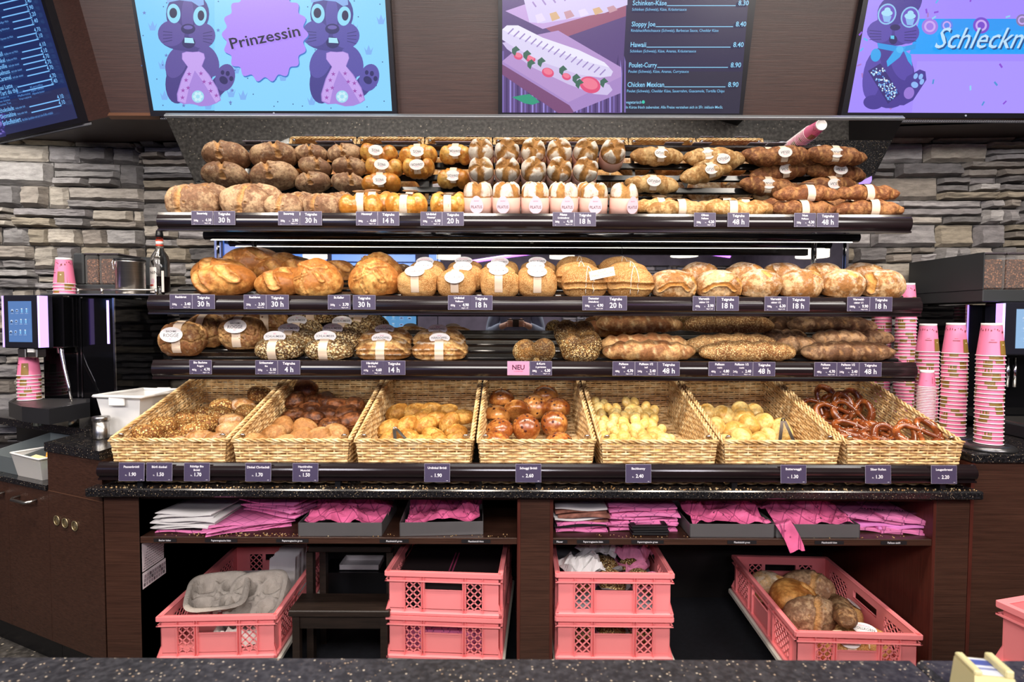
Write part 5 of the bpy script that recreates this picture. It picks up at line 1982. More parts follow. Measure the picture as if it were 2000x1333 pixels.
# contents of the crates -------------------------------------------------
def carrier_mesh(seed):
    def fn(u, v):
        x, y = u * 2 - 1, v * 2 - 1
        r = (abs(x) ** 4 + abs(y) ** 4) ** 0.25
        q = max(abs(x), abs(y))
        k = q / r if r > 1e-6 else 1
        X, Y = x * k * 0.105, y * k * 0.105
        z = 0.0
        if q > 0.84:
            z = 0.052 - 0.006 * max(0.0, (q - 0.93) / 0.07)
        elif q > 0.72:
            z = 0.052 * (q - 0.72) / 0.12
        for cx in (-0.42, 0.42):
            for cy in (-0.42, 0.42):
                d = math.hypot(x - cx, y - cy)
                if d > 0.30 and d < 0.46 and q < 0.8:
                    z = max(z, 0.030)
        z = max(z, 0.040 * math.exp(-((x * x + y * y) / 0.035)))
        z = max(z, 0.030 * math.exp(-((abs(x) - 0.42) ** 2 / 0.01 + y * y / 0.008)))
        z = max(z, 0.030 * math.exp(-((abs(y) - 0.42) ** 2 / 0.01 + x * x / 0.008)))
        z += 0.0015 * noise.noise((X * 60, Y * 60, seed))
        return (X, Y, z)
    mb = MB(); mb.grid(fn, 36, 36)
    me = mb.mesh('cup_carrier', PULP)
    return me


CARR = carrier_mesh(1)


def drop(me, name, M, label, cat, group=None):
    o = put(name, me)
    o.matrix_world = M
    return tag(o, label, cat, group)


def TR(x, y, z, rx=0, ry=0, rz=0):
    return Matrix.Translation((x, y, z)) @ Matrix.Rotation(R(rz), 4, 'Z') @ Matrix.Rotation(R(rx), 4, 'X') @ Matrix.Rotation(R(ry), 4, 'Y')


drop(CARR, 'cup_carrier', MC1 @ TR(-0.075, 0.17, 0.118, 14, 3, 18), 'grey pulp cup carrier lying across the front of the crate', 'cup carrier', 'grey pulp cup carriers')
for k in range(7):
    drop(CARR, 'cup_carrier', MC1 @ TR(0.070, 0.215, 0.055, 30, -6, 5) @ Matrix.Translation((0, 0, 0.0085 * k)), 'grey pulp cup carrier, %s from top of the tilted nest' % ORD[6 - k], 'cup carrier', 'grey pulp cup carriers')


def crumple(w, d, h, seed, n=26, edge=0.0, rise=0.0, fr=14):
    def fn(u, v):
        x, y = (u - 0.5) * w, (v - 0.5) * d
        q = Vector((x * fr + seed, y * fr, seed * 1.7))
        r = 1 - abs(noise.noise(q)) * 2.0
        r2 = 1 - abs(noise.noise(q * 2.3 + Vector((5, 1, 0)))) * 2.0
        e = min(1.0, min(u, 1 - u, v, 1 - v) / 0.14)
        z = h * (0.20 + 0.72 * r + 0.34 * r2) * (e + (1 - e) * edge) * (1 - rise + 2 * rise * v)
        return (x + 0.02 * noise.noise(q + Vector((9, 0, 0))), y + 0.02 * noise.noise(q + Vector((0, 9, 0))), max(0.0, z))
    mb = MB(); mb.grid(fn, n, n, False)
    return mb


drop(crumple(0.21, 0.13, 0.05, 3).mesh('crumpled_paper', PAPERW), 'crumpled_paper', MC1 @ TR(0.03, 0.12, 0.012, 0, 0, 10), 'crumpled white napkins in front of the cup carriers', 'paper')
mb = MB()
for k in range(7):
    mb.box(-0.15, 0.15, 0.0, 0.26, 0.003 * k, 0.003 * k + 0.0018, Matrix.Rotation(R((k * 37) % 7 - 3), 4, 'Z'))
drop(mb.mesh('sheet_pile', PAPERW), 'paper_sheet', MC1 @ TR(0.02, 0.29, 0.010, 8, 0, 0), 'white paper sheets lying at the back of the cup carrier crate', 'paper')
for k in range(14):
    mb = MB()
    mb.grid(lambda u, v, k=k: (-0.05 + 0.10 * u, 0.001 * math.sin(u * 9 + k), 0.17 * v), 6, 2)
    drop(mb.mesh('paper_bag', PAPERW), 'paper_bag', MC1 @ TR(0.085 + 0.003 * math.sin(k * 5), 0.36 + 0.011 * k, 0.012, -12, 0, 8), 'upright grey-white paper bag in the row behind the cup carriers', 'paper bag', 'upright paper bags in the crate')

mb = MB(); mb.box(-0.175, 0.175, 0.03, 0.56, 0.008, 0.112, None, 0.003)
t = drop(mb.mesh('carton', simple('black_carton', '#1a1214', 0.5)), 'carton', MC2b, 'black carton with two pink dashes filling the upper crate', 'carton')
mb = MB()
for x in (0.0, 0.012):
    mb.box(x, x + 0.005, 0.10, 0.26, 0.1121, 0.1126)
mb.build('pink_print', simple('dim_pink_print', '#7c2c4c', 0.5), t)
for k in range(9):
    mb = MB(); mb.box(-0.165, 0.165, 0.05, 0.5, 0, 0.007, None, 0.001)
    drop(mb.mesh('pink_folder', PAPERP), 'pink_folder', MC2 @ TR(0.004 * math.sin(k * 3), 0, 0.010 + k * 0.0085, 0, 0, 0.8 * math.sin(k * 2)), 'pink folded paper bag in the lower crate right of the stool', 'paper bag', 'folded pink bags in the lower crate')
drop(crumple(0.3, 0.08, 0.06, 8).mesh('pink_film', PINKBAG), 'crumpled_film', MC2b @ TR(0, 0.02 + 0.04, 0.113, 0, 0, 0) @ Matrix.Scale(0.02, 4), 'scrap of pink film on the black carton', 'film') if False else None

BUN = star_bread(0.052, 0.052, 0.036, 2.1, amp=0.002, nscale=20, seed=5, flat=0.6, n=13).mesh('bread_roll', MAT['korn'])
WRAPP = simple('pink_wrap_paper', '#e58bb0', 0.6, var=0.2, vscale=30)


def wrap_mesh(seed):
    mb = MB()

    def fn(u, v):
        a = u * 2 * math.pi
        r = 0.030 + 0.030 * v + 0.016 * v * (0.5 + 0.5 * math.cos(3 * a + seed)) + 0.004 * noise.noise((u * 14, v * 4, seed))
        z = 0.002 + 0.05 * v * (0.75 + 0.5 * max(0, math.cos(3 * a + seed)))
        return (r * math.cos(a), r * math.sin(a), z)
    mb.grid(fn, 40, 8, False)
    return mb


wm = [wrap_mesh(s).mesh('paper_wrap', WRAPP if s % 2 == 0 else PAPERW) for s in range(4)]
spots = [(-0.105, 0.105), (0.0, 0.10), (0.105, 0.105), (-0.005, 0.22), (0.105, 0.225), (-0.105, 0.22)]
for cr, M, z0, names in ((0, MC3b, 0.045, 'upper'), (1, MC3, 0.02, 'lower')):
    for i, (x, y) in enumerate(spots if cr == 0 else spots[:4]):
        o = drop(BUN, 'wrapped_bun', M @ TR(x, y, z0 + 0.012, 12 + 6 * (i % 3), 0, 40 * i), 'seeded bun in open paper, %s of the %s sandwich crate' % (['front left', 'front middle', 'front right', 'second row middle', 'second row right', 'second row left'][i], names), 'bun', 'seeded buns in the %s sandwich crate' % names)
        put('paper_wrap', wm[i % 4], o, loc=(0, 0, -0.012))
mb = MB(); mb.box(-0.18, 0.18, 0.02, 0.56, 0.008, 0.042)
drop(mb.mesh('inner_tray', simple('grey_inner_tray', '#9aa0a4', 0.5)), 'inner_tray', MC3b, 'grey tray under the buns in the upper sandwich crate', 'tray')
for i, (x, y, z, s, r) in enumerate(((-0.10, 0.13, 0.10, 4, 20), (0.0, 0.30, 0.10, 6, -30), (0.12, 0.27, 0.095, 9, 60))):
    drop(crumple(0.15, 0.12, 0.06, s, 12, 0.5).mesh('crumpled_paper', PAPERW if i < 2 else WRAPP), 'crumpled_paper', MC3b @ TR(x, y, z, 8, 0, r),
         ['white crumpled paper at the front left of the sandwich crate', 'white crumpled paper at the back of the sandwich crate', 'pink crumpled paper at the right of the sandwich crate'][i], 'paper')


def into(kd, v, M, label, scale=1.0):
    stamp(kd, v, M, label, 'loaves in the pink crate', scale)


into('vier', 0, MC4 @ TR(-0.09, 0.50, 0.02, 0, 0, 20), 'floury round loaf at the back left of the pink crate')
into('sauer', 1, MC4 @ TR(0.07, 0.49, 0.02, 0, 0, -20), 'floury round loaf at the back right of the pink crate')
into('ruch', 1, MC4 @ TR(-0.07, 0.34, 0.05, 10, 12, 60), 'big brown loaf with a curled slash in the pink crate')
into('sauer', 2, MC4 @ TR(-0.05, 0.225, 0.05, 12, 0, 10), 'dark round loaf leaning in the middle of the pink crate')
into('dunkel', 2, MC4 @ TR(0.055, 0.21, 0.095, 8, 8, 68), 'dark grey twisted loaf lying lengthways on top in the pink crate', 0.80)
into('rustic', 1, MC4 @ TR(0.02, 0.14, 0.06, 8, 0, 50), 'floury seeded loaf end near the front of the pink crate', 0.5)
into('voll', 1, MC4 @ TR(0.085, 0.11, 0.012, -35, 0, -25), 'golden loaf with VOLLKORN sticker at the front right of the crate')
into('voll', 0, MC4 @ TR(-0.01, 0.07, 0.012, 0, 0, 5), 'golden square loaf at the front of the pink crate')
into('voll', 2, MC4 @ TR(0.122, 0.30, 0.012, 0, 0, 85), 'golden loaf along the right wall of the pink crate', 0.9)

# ---------------------------------------------------------------- shelf boards of the bench
ZB = Zr(-0.735) + 0.001


def sheets(name, mat, w, d, th, n, px, y, z, rots, label, group, fan=0.0, cat='paper bag', mats=None, labs=None):
    for k in range(n):
        def fn(u, v, k=k):
            x, yy = (u - 0.5) * w, v * d
            return (x, yy, 0.0035 * math.sin(u * 6 + k * 1.7) * (1 - v) + 0.003 * math.sin(v * 5 + k))
        mb = MB()
        b = mb.grid(fn, 8, 6)
        top = mb.grid(lambda u, v: tuple(Vector(fn(u, v)) + Vector((0, 0, th))), 8, 6)
        m = 9
        edge = [(i, i + 1) for i in range(8)] + [(8 + 9 * j, 17 + 9 * j) for j in range(6)] + [(62 - i, 61 - i) for i in range(8)] + [(54 - 9 * j, 45 - 9 * j) for j in range(6)]
        for a, c in edge:
            mb.f.append((b + a, b + c, top + c, top + a)); mb.s.append(False)
        o = put(name, mb.mesh(name, mats[k % len(mats)] if mats else mat))
        o.location = (XP(px, y) + fan * math.sin(k * 2.3), y + 0.010 * math.sin(k * 1.9), z + k * (th + 0.004))
        o.rotation_euler = (0, 0, R(rots + 4 * math.sin(k * 2.9)))
        tag(o, labs[k] if labs else '%s, %s from the top' % (label, ORD[n - 1 - k]), cat, group)


BLKP = simple('black_paper', '#1b181b', 0.5)
sheets('paper_bag', PAPERW, 0.20, 0.30, 0.0030, 9, 352, 1.90, ZB, 0, 'white paper bag in the stack left of the pink bags', 'white paper bags', 0.014, mats=[PAPERP, BLKP, PAPERW, PAPERW, PAPERW, PAPERW, PAPERW, PAPERW, PAPERW],
       labs=['pink paper bag at the bottom of the white bag stack', 'black paper bag under the white bag stack'] + ['white paper bag left of the pink bags, %s from the top' % ORD[6 - k] for k in range(7)])
sheets('paper_bag', PAPERP, 0.27, 0.26, 0.002, 5, 482, 1.915, ZB, 24, 'flat pink paper bag in the lower fan', 'pink paper bags', 0.012)
sheets('paper_bag', PAPERP, 0.24, 0.28, 0.004, 6, 520, 1.985, ZB + 0.036, -22, 'flat pink paper bag in the upper fan', 'pink paper bags', 0.010)
PHOTO = simple('printed_flyer', '#8a5a4e', 0.4, var=0.7, vscale=30)
sheets('flyer', PAPERW, 0.18, 0.28, 0.005, 9, 1140, 1.92, ZB, 2, '', 'flyers beside the middle post', 0.006, cat='flyer', mats=[PAPERP, PAPERP, BLKP, PAPERP, PHOTO, PAPERW, PHOTO, PHOTO, PAPERW],
       labs=['pink paper bag, lowest under the flyers', 'pink paper bag, second from below under the flyers', 'black paper bag under the flyers', 'pink paper bag just beneath the flyers',
             'brown printed flyer, lowest of the flyers', 'white flyer between the brown ones', 'brown printed flyer above the white one', 'brown printed flyer under the topmost sheet', 'white flyer on top beside the middle post'])
sheets('carrier_bag', PAPERP, 0.235, 0.32, 0.0052, 9, 1262, 1.93, ZB, 0, 'folded pink carrier bag right of the flyers', 'pink carrier bags', 0.006)
for k in range(4):
    mb = MB()
    for x in (-0.062, 0.046):
        mb.box(x, x + 0.016, 0.0, 0.06, 0.002, 0.007)
    mb.box(-0.062, 0.062, -0.014, 0.006, 0.0, 0.007, None, 0.002)
    o = put('bag_handle', mb.mesh('bag_handle', BLKP), None, None, (XP(1273, 1.9) + 0.004 * math.sin(k * 2), 1.898, ZB + 0.002 + k * 0.0085), (0, 0, R(2 * math.sin(k))))
    tag(o, 'black bag handle in front of the carrier bags, %s from top' % ORD[3 - k], 'bag handle', 'black bag handles')


def logo_bag(px, y, n, rot, base, side):
    for k in range(n):
        mb = MB()
        w, d, th = 0.185, 0.32, 0.008

        def fn(u, v, k=k, o=0.0):
            return ((u - 0.5) * w, v * d, o + 0.006 * math.sin(u * 5 + k * 2.1) * (1 - v) - 0.004 * (1 - v) * (k % 3))
        b = mb.grid(fn, 8, 6)
        tp = mb.grid(lambda u, v: fn(u, v, o=th), 8, 6)
        edge = [(i, i + 1) for i in range(8)] + [(8 + 9 * j, 17 + 9 * j) for j in range(6)] + [(62 - i, 61 - i) for i in range(8)] + [(54 - 9 * j, 45 - 9 * j) for j in range(6)]
        for a, c in edge:
            mb.f.append((b + a, b + c, tp + c, tp + a)); mb.s.append(False)
        mats = [PAPERP, PAPERP, simple('orchid_bag_paper', '#e88ad0', 0.5, var=0.12, vscale=14)]
        o = put('bakery_bag', mb.mesh('bakery_bag', mats[k % 3]), None, None, (XP(px, y) + 0.007 * math.sin(k * 2.2), y + 0.006 * math.sin(k), base + k * (th + 0.0045)), (0, 0, R(rot + 3 * math.sin(k * 1.7))))
        tag(o, 'large pink bakery bag, %s from top of the %s pile' % (ORD[n - 1 - k], side), 'paper bag', 'large pink bakery bags')
        if k == n - 1:
            cv = Canvas(0.0003, th + 0.008)
            cv.text('BACKHAUS', 0.0, 0.075, 0.018, '#3a2334', 0.0, 'c', shear=0.25) if False else None
            cv.text('sutter', 0.01, 0.045, 0.026, '#3a2334', 0.01, 'c', 0.9, rot=-0.15, shear=0.3)
            for j in range(3):
                cv.rect(-0.03, 0.032 - j * 0.007, 0.04 - 0.01 * j, 0.034 - j * 0.007, '#7a4468')
            cv.build('print', o)


logo_bag(1718, 1.925, 5, -8, ZB, 'left')
logo_bag(1790, 1.905, 5, -6, ZB, 'right')


def tray(px, y, rot, w, lab, seed, filmlab):
    X = XP(px, y)
    h, d = 0.046, 0.26
    t = thing('metal_tray', lab, 'tray', (X, y, ZB), (0, 0, R(rot)), 'grey metal trays')
    mb = MB()
    mb.box(-w / 2, w / 2, 0, d, 0, 0.002)
    mb.box(-w / 2, w / 2, 0, 0.0025, 0, h, None, 0.0008); mb.box(-w / 2, w / 2, d - 0.002, d, 0, h)
    mb.box(-w / 2, -w / 2 + 0.002, 0, d, 0, h); mb.box(w / 2 - 0.002, w / 2, 0, d, 0, h)
    mb.build('tray_body', TRAYG, t)
    M = Matrix.Translation((X, y, ZB)) @ Matrix.Rotation(R(rot), 4, 'Z')
    m = crumple(w * 0.94, d * 0.9, 0.056, seed, 34, 0.75, 0.42, 9)
    m.col = None
    o = put('plastic_bag', m.mesh('plastic_bag', PINKBAG)); o.matrix_world = M @ Matrix.Translation((0, d / 2, 0.026))
    tag(o, filmlab, 'plastic bag', 'crumpled pink plastic bags')
    cv = Canvas(0.0002, 0.0)
    rr = random.Random(seed)
    me = o.data
    bv = BVHTree.FromPolygons([tuple(v.co) for v in me.vertices], [tuple(p.vertices) for p in me.polygons])
    pr = MB()
    for k in range(26):
        x, yy = rr.uniform(-w * 0.42, w * 0.42), rr.uniform(-d * 0.4, d * 0.3)
        hh = bv.ray_cast(Vector((x, yy, 0.3)), Vector((0, 0, -1)))
        if hh[0] is None:
            continue
        q = hh[1].to_track_quat('Z', 'Y').to_matrix().to_4x4()
        if q.to_3x3().col[2].dot(hh[1]) < 0:
            continue
        MM = Matrix.Translation(hh[0] + hh[1] * 0.0008 * (1 if hh[1].z > 0 else -1)) @ q @ Matrix.Rotation(rr.uniform(0, 6), 4, 'Z')
        if k % 3 == 0:
            pr.lathe([(0.0035, 0), (0.005, 0)], 10, MM, close=False) if False else pr.add([MM @ Vector(p) for p in ((-0.004, -0.001, 0), (0.004, -0.001, 0), (0.004, 0.001, 0), (-0.004, 0.001, 0), (0.001, 0.002, 0), (0.005, 0.002, 0), (0.005, 0.005, 0), (0.001, 0.005, 0))], [(0, 1, 2, 3), (4, 5, 6, 7)])
        else:
            pr.add([MM @ Vector(p) for p in ((-0.018, -0.0003, 0), (0.018, -0.0003, 0), (0.018, 0.0003, 0), (-0.018, 0.0003, 0))], [(0, 1, 2, 3)])
    put('black_print', pr.mesh('black_print', BLKP), o)


tray(661, 1.875, 0.5, 0.282, 'grey metal tray of pink bags beside the pink paper fan', 2, 'crumpled pink plastic bags in the tray beside the paper fan')
tray(862, 1.885, 3.5, 0.282, 'slightly turned grey metal tray left of the middle post', 5, 'crumpled pink plastic bags in the turned tray')
tray(1437, 1.875, 0, 0.286, 'grey metal tray right of the black bag handles', 7, 'crumpled pink plastic bags right of the black bag handles')
tray(1607, 1.875, 0, 0.284, 'grey metal tray left of the large bakery bags', 9, 'crumpled pink plastic bags left of the large bakery bags')
mb = MB()
cent = [(1522, 1018, 1.90), (1530, 1022, 1.868), (1538, 1034, 1.862), (1548, 1052, 1.860), (1557, 1076, 1.860)]


def ribbon(u, v):
    f = v * 4; i = min(3, int(f)); t = f - i
    a, b = Vector(W(*cent[i])), Vector(W(*cent[i + 1]))
    p = a.lerp(b, t)
    return tuple(p + Vector(((u - 0.5) * 0.05, 0.004 * math.sin(u * 6 + v * 4) - 0.0, (u - 0.5) * 0.016 - (0.008 if u > 0.7 and v > 0.98 else 0))))


mb.grid(ribbon, 6, 16)
tag(mb.build('plastic_bag', PINKBAG), 'pink plastic bag end hanging over the shelf edge between two trays', 'plastic bag', 'crumpled pink plastic bags')

# small black label strips with white lettering on the shelf edges
for px, s in ((314, 'Becher halter'), (425, 'Papiertragtasche klein'), (566, 'Papiertragtasche gross'), (768, 'Plastiksäckli gross'), (930, 'Plastiksäckli klein'),
              (1096, 'Messer'), (1162, 'Papiertragtasche klein'), (1270, 'Papiertragtasche gross'), (1457, 'Plastiksäckli gross'), (1630, 'Plastiksäckli klein'), (1758, 'Paillasse säckli')):
    w = 0.0042 * len(s) * 0.85 + 0.03
    mb = MB(); mb.box(-w / 2, w / 2, -0.001, 0, -0.006, 0.006)
    o = put('shelf_label', mb.mesh('shelf_label', BLKP), None, None, (XP(px, 1.865), 1.8655, Zr(-0.746)))
    bay = 'left' if px < 1050 else 'right'
    tag(o, 'black shelf label reading %s, %s bay' % (s, bay), 'label', 'shelf edge labels')
    cv = Canvas(0.0002, 0.0012)
    cv.text(s, 0, -0.003, 0.0062, WHT, 0.004, 'c', 0.85)
    cv.build('lettering', o, Matrix.Rotation(R(90), 4, 'X'))

# printed sheets on the left bay's inner side
for i, (z1, h, d0, d1, lab) in enumerate(((-0.762, 0.098, 1.872, 1.99, 'white printed price sheet at the top inside the left bay'), (-0.864, 0.055, 1.872, 2.0, 'narrow white printed sheet under the price sheet, left bay'))):
    cv = Canvas(0.0002, 0.0)
    L = d1 - d0
    cv.rect(0, 0, L, h, '#d9ccd2')
    n = 9 if i == 0 else 3
    for r in range(n):
        for c in range(9):
            cv.rect(0.006 + c * (L - 0.012) / 9, 0.006 + r * (h - 0.01) / n, 0.006 + (c + 0.75) * (L - 0.012) / 9, 0.006 + (r + (0.3 if i == 0 else 0.75)) * (h - 0.01) / n, '#8d7f88' if (r + c) % 4 else '#5a5058')
    M = frame(Vector((-1.247, d0, Zr(z1 - h))), (0, 1, 0), (0, 0, 1))
    tag(cv.build('printed_sheet', None, M), lab, 'paper')

# step stool in the left bay
t = thing('step_stool', 'black wooden two-step stool between the pink crates', 'stool', (XP(655, 1.86), 1.87, 0.0065))
SW = simple('black_stained_wood', '#221813', 0.45, var=0.35, vscale=9, stretch=(1, 10, 10), bump=0.2)
mb = MB(); mb.box(-0.172, 0.172, 0.0, 0.125, 0.252, 0.274, None, 0.003); mb.build('tread', SW, t)
mb = MB(); mb.box(-0.150, 0.150, 0.13, 0.30, 0.42, 0.44, None, 0.003); mb.build('top_step', SW, t)
for sx in (-1, 1):
    mb = MB(); mb.box(sx * 0.150 - 0.012, sx * 0.150 + 0.012, 0.01, 0.035, 0.0, 0.252); mb.build('front_leg', SW, t)
    mb = MB(); mb.box(sx * 0.145 - 0.012, sx * 0.145 + 0.012, 0.0, 0.03, 0, 0.42, TR(0, 0.13, 0.0, 0)); mb.build('middle_leg', SW, t)
    mb = MB(); mb.box(sx * 0.145 - 0.012, sx * 0.145 + 0.012, 0.0, 0.03, 0, 0.42, TR(0, 0.27, 0.0, 0)); mb.build('rear_leg', SW, t)
    mb = MB(); mb.box(sx * 0.150 - 0.008, sx * 0.150 + 0.008, 0.03, 0.14, 0.215, 0.25); mb.build('side_rail', SW, t)
mb = MB(); mb.box(-0.14, 0.14, 0.015, 0.03, 0.205, 0.25); mb.build('apron', SW, t)
mb = MB(); mb.box(-0.16, 0.16, 0.0, 0.14, 0.0, 0.19)
o = tag(put('storage_box', mb.mesh('storage_box', BLACK), None, None, (XP(690, 2.3), 2.34, 0.007)), 'low black box behind the step stool', 'box')
mb = MB()
mb.box(-0.085, 0.085, 0, 0.10, 0, 0.003); mb.box(-0.085, 0.085, 0, 0.002, 0, 0.024); mb.box(-0.085, 0.085, 0.098, 0.1, 0, 0.024); mb.box(-0.085, -0.083, 0, 0.1, 0, 0.024); mb.box(0.083, 0.085, 0, 0.1, 0, 0.024)
tag(put('carton_tray', mb.mesh('carton_tray', PAPERW), None, None, (XP(690, 2.3), 2.36, 0.198)), 'small white tray on the black box behind the stool', 'tray')

# ---------------------------------------------------------------- side counters
WM = Matrix(((WX.x, -WNB.x, 0, -1.372), (WX.y, -WNB.y, 0, 1.868), (0, 0, 1, 0), (0, 0, 0, 1)))


def wp(x, y):
    p = WM @ Vector((x, y, 0))
    return (p.x, p.y)


def plan(mb, pts, z0, z1):
    n = len(pts)
    mb.add([(p[0], p[1], z0) for p in pts] + [(p[0], p[1], z1) for p in pts], [tuple(range(n))[::-1], tuple(range(n, 2 * n))] + [(i, (i + 1) % n, n + (i + 1) % n, n + i) for i in range(n)])
    return mb


YW = 2.70
XR = -1.3725


def block(x0, y0, dx=0.0):
    """Plan of the wing's end block: front edge from local x0 to its right end, straight back beside the bench."""
    f0 = wp(x0, y0)
    f1 = wp(-y0 * 0.0, y0)
    f1 = (XR + dx, f1[1])
    return [f0, f1, (XR + dx, YW), (f0[0] + 0.30, YW)] if False else [f0, f1, (XR + dx, YW), (f0[0], YW)]


def leftpart(x0, x1, y0):
    a, b = wp(x0, y0), wp(x1, y0)
    return [a, b, (b[0], YW), (a[0], YW)] if a[1] < YW - 0.02 else [(a[0], YW), b, (b[0], YW)]


t = thing('wing_cabinet', 'dark wood cabinet wing left of the bench, with bar handles', 'cabinet', (0, 0, 0))
plan(MB(), block(-0.315, 0.0), 0.10, Zr(-0.62)).build('ring_panel', WOOD, t)
drs = []
for x0, x1 in ((-0.58, -0.3165), (-0.86, -0.5815), (-1.35, -0.8615)):
    plan(MB(), [wp(x0, 0.0), wp(x1, 0.0), wp(x1, 0.02), wp(x0, 0.02)], 0.10, Zr(-0.62))
    mb = MB(); plan(mb, [wp(x0, 0.0), wp(x1, 0.0), wp(x1, 0.02), wp(x0, 0.02)], 0.10, Zr(-0.62))
    drs.append(mb.build('door', WOOD, t))
d1, d2 = drs[0], drs[1]
plan(MB(), leftpart(-1.35, -0.3165, 0.022), 0.10, Zr(-0.62)).build('carcass', WOOD, t)
mb = plan(MB(), leftpart(-1.35, -0.3165, 0.03), 0.0, 0.10); plan(mb, block(-0.315, 0.03), 0.0, 0.10); mb.build('plinth', BLACK, t)
plan(MB(), block(-0.315, 0.0), Zr(-0.617), Zr(-0.476)).build('drawer_front', WOOD, t)
plan(MB(), block(-0.315, -0.001), Zr(-0.620), Zr(-0.617)).build('seam_strip', simple('copper_edge', '#6b4a3a', 0.3, 0.3), t)
def putw(nm, mt, par):
    o = mb.build(nm, mt, par); o.matrix_local = WM
for xc, dd in ((-0.445, d1), (-0.66, d2)):
    zc = Zr(-0.667)
    mb = MB()
    mb.tube([(xc - 0.055, 0.0, zc + 0.004), (xc - 0.055, -0.022, zc + 0.002), (xc - 0.042, -0.032, zc), (xc + 0.042, -0.032, zc), (xc + 0.055, -0.022, zc + 0.002), (xc + 0.055, 0.0, zc + 0.004)], 0.0055, 8)
    putw('handle', STEEL, dd)
for xc in (-0.265, -0.215, -0.158):
    mb = MB()
    mb.lathe([(0.014, 0.0), (0.0175, 0.0), (0.0185, 0.003), (0.0150, 0.0035)], 24, TR(xc, -0.0005, Zr(-0.72 - 0.03 * (xc + 0.265)), 90), close=True)
    mb.lathe([(0.0, -0.002), (0.0145, -0.002), (0.0145, 0.0005), (0.0, 0.0005)], 20, TR(xc, -0.0005, Zr(-0.72 - 0.03 * (xc + 0.265)), 90))
    putw('ring_bushing', simple('old_brass', '#a89878', 0.35, 0.8), t)
mb = plan(MB(), block(-0.318, -0.008, -0.0005), Zr(-0.475), Zr(-0.444))
plan(mb, leftpart(-1.35, -0.318, 0.20), Zr(-0.475), Zr(-0.444))
tag(mb.build('wing_worktop', GRANITE), 'black granite worktop under the left coffee machine', 'worktop')
mb = plan(MB(), leftpart(-1.35, -0.318, -0.006), Zr(-0.6195), Zr(-0.600))
tag(mb.build('ledge_worktop', GRANITE), 'lower black granite ledge holding the plastic boxes', 'worktop')
mb = plan(MB(), [wp(-1.30, 0.36), wp(-0.50, 0.36), wp(-0.50, 0.38), wp(-1.30, 0.38)], Zr(-0.5995), Zr(-0.4755))
tag(mb.build('counter_riser', BLACK), 'black riser panel behind the plastic boxes', 'panel')
# grey tilted bin and clear box with sweets on the ledge
def open_box(mb, w, d, h, taper, th=0.003, M=None, low_front=1.0):
    a, b = w / 2, d / 2
    c, e = a - taper, b - taper
    hf = h * low_front
    out = [(-c, -e, 0), (c, -e, 0), (c, e, 0), (-c, e, 0), (-a, -b, hf), (a, -b, hf), (a, b, h), (-a, b, h)]
    inn = [(-c + th, -e + th, th), (c - th, -e + th, th), (c - th, e - th, th), (-c + th, e - th, th), (-a + th, -b + th, hf), (a - th, -b + th, hf), (a - th, b - th, h), (-a + th, b - th, h)]
    vs = out + inn
    fs = [(3, 2, 1, 0), (0, 1, 5, 4), (1, 2, 6, 5), (2, 3, 7, 6), (3, 0, 4, 7), (8, 9, 10, 11), (9, 8, 12, 13), (10, 9, 13, 14), (11, 10, 14, 15), (8, 11, 15, 12)]
    fs += [(4, 5, 13, 12), (5, 6, 14, 13), (6, 7, 15, 14), (7, 4, 12, 15)]
    if M is not None:
        vs = [M @ Vector(p) for p in vs]
    mb.add(vs, fs)


mb = MB(); open_box(mb, 0.20, 0.22, 0.11, 0.012, 0.004, None, 0.62)
o = mb.build('storage_bin', simple('grey_bin_plastic', '#6b7274', 0.5)); o.matrix_world = WM @ TR(-0.66, 0.125, Zr(-0.5995), 0, 0, 0)
tag(o, 'grey open-front storage bin on the ledge beside the clear box', 'bin')
t = thing('clear_box', 'translucent white plastic box of bright packets on the ledge', 'box'); t.matrix_world = WM @ TR(-0.48, 0.085, Zr(-0.5995), 0, 0, 0)
mb = MB(); open_box(mb, 0.19, 0.15, 0.085, 0.014, 0.0025); mb.build('box_body', simple('milky_plastic', '#e6e2dd', 0.35, trans=0.35), t)
mb = MB(); braid(mb, [(-0.096, -0.076, 0.085), (0.096, -0.076, 0.085), (0.096, 0.076, 0.085), (-0.096, 0.076, 0.085)], 0.004, 1, 1, rs=1.0); mb.build('box_rim', WHITEP, t)
for i, (c, x, y, r, lab) in enumerate((('#e2412a', 0.05, 0.03, 20, 'red'), ('#5fae3c', 0.04, -0.03, -25, 'green'), ('#e8d9a8', -0.03, -0.02, 10, 'cream'), ('#e8a03a', 0.02, 0.02, 60, 'orange'))):
    mb = MB(); mb.box(-0.035, 0.035, -0.022, 0.022, 0, 0.012, None, 0.004)
    o = mb.build('packet', simple(lab + '_packet', c, 0.4)); o.matrix_world = WM @ TR(-0.48 + x, 0.085 + y, Zr(-0.575) + 0.014 * i + (0.035 if i == 0 else 0), 12, 8, r)
    tag(o, lab + ' packet in the clear plastic box', 'packet', 'packets in the clear box')

t = thing('cup_counter', 'dark wood counter block right of the bench under the cup towers', 'counter', (0, 0, 0))
mb = MB(); mb.box(1.552, 2.555, 1.872, 2.70, 0.10, Zr(-0.476), None, 0.002); mb.build('carcass', WOOD, t)
mb = MB(); mb.box(1.540, 1.552, 1.868, 2.70, 0.10, Zr(-0.476)); mb.build('edge_panel', WOODR, t)
mb = MB(); mb.box(1.552, 2.555, 1.90, 2.70, 0.0, 0.10); mb.build('plinth', BLACK, t)
mb = MB(); mb.box(1.538, 2.558, 1.862, 2.70, Zr(-0.475), Zr(-0.444), None, 0.004)
tag(mb.build('cup_worktop', GRANITE), 'black granite top under the cup towers and right coffee machine', 'worktop')
ZC = Zr(-0.444)

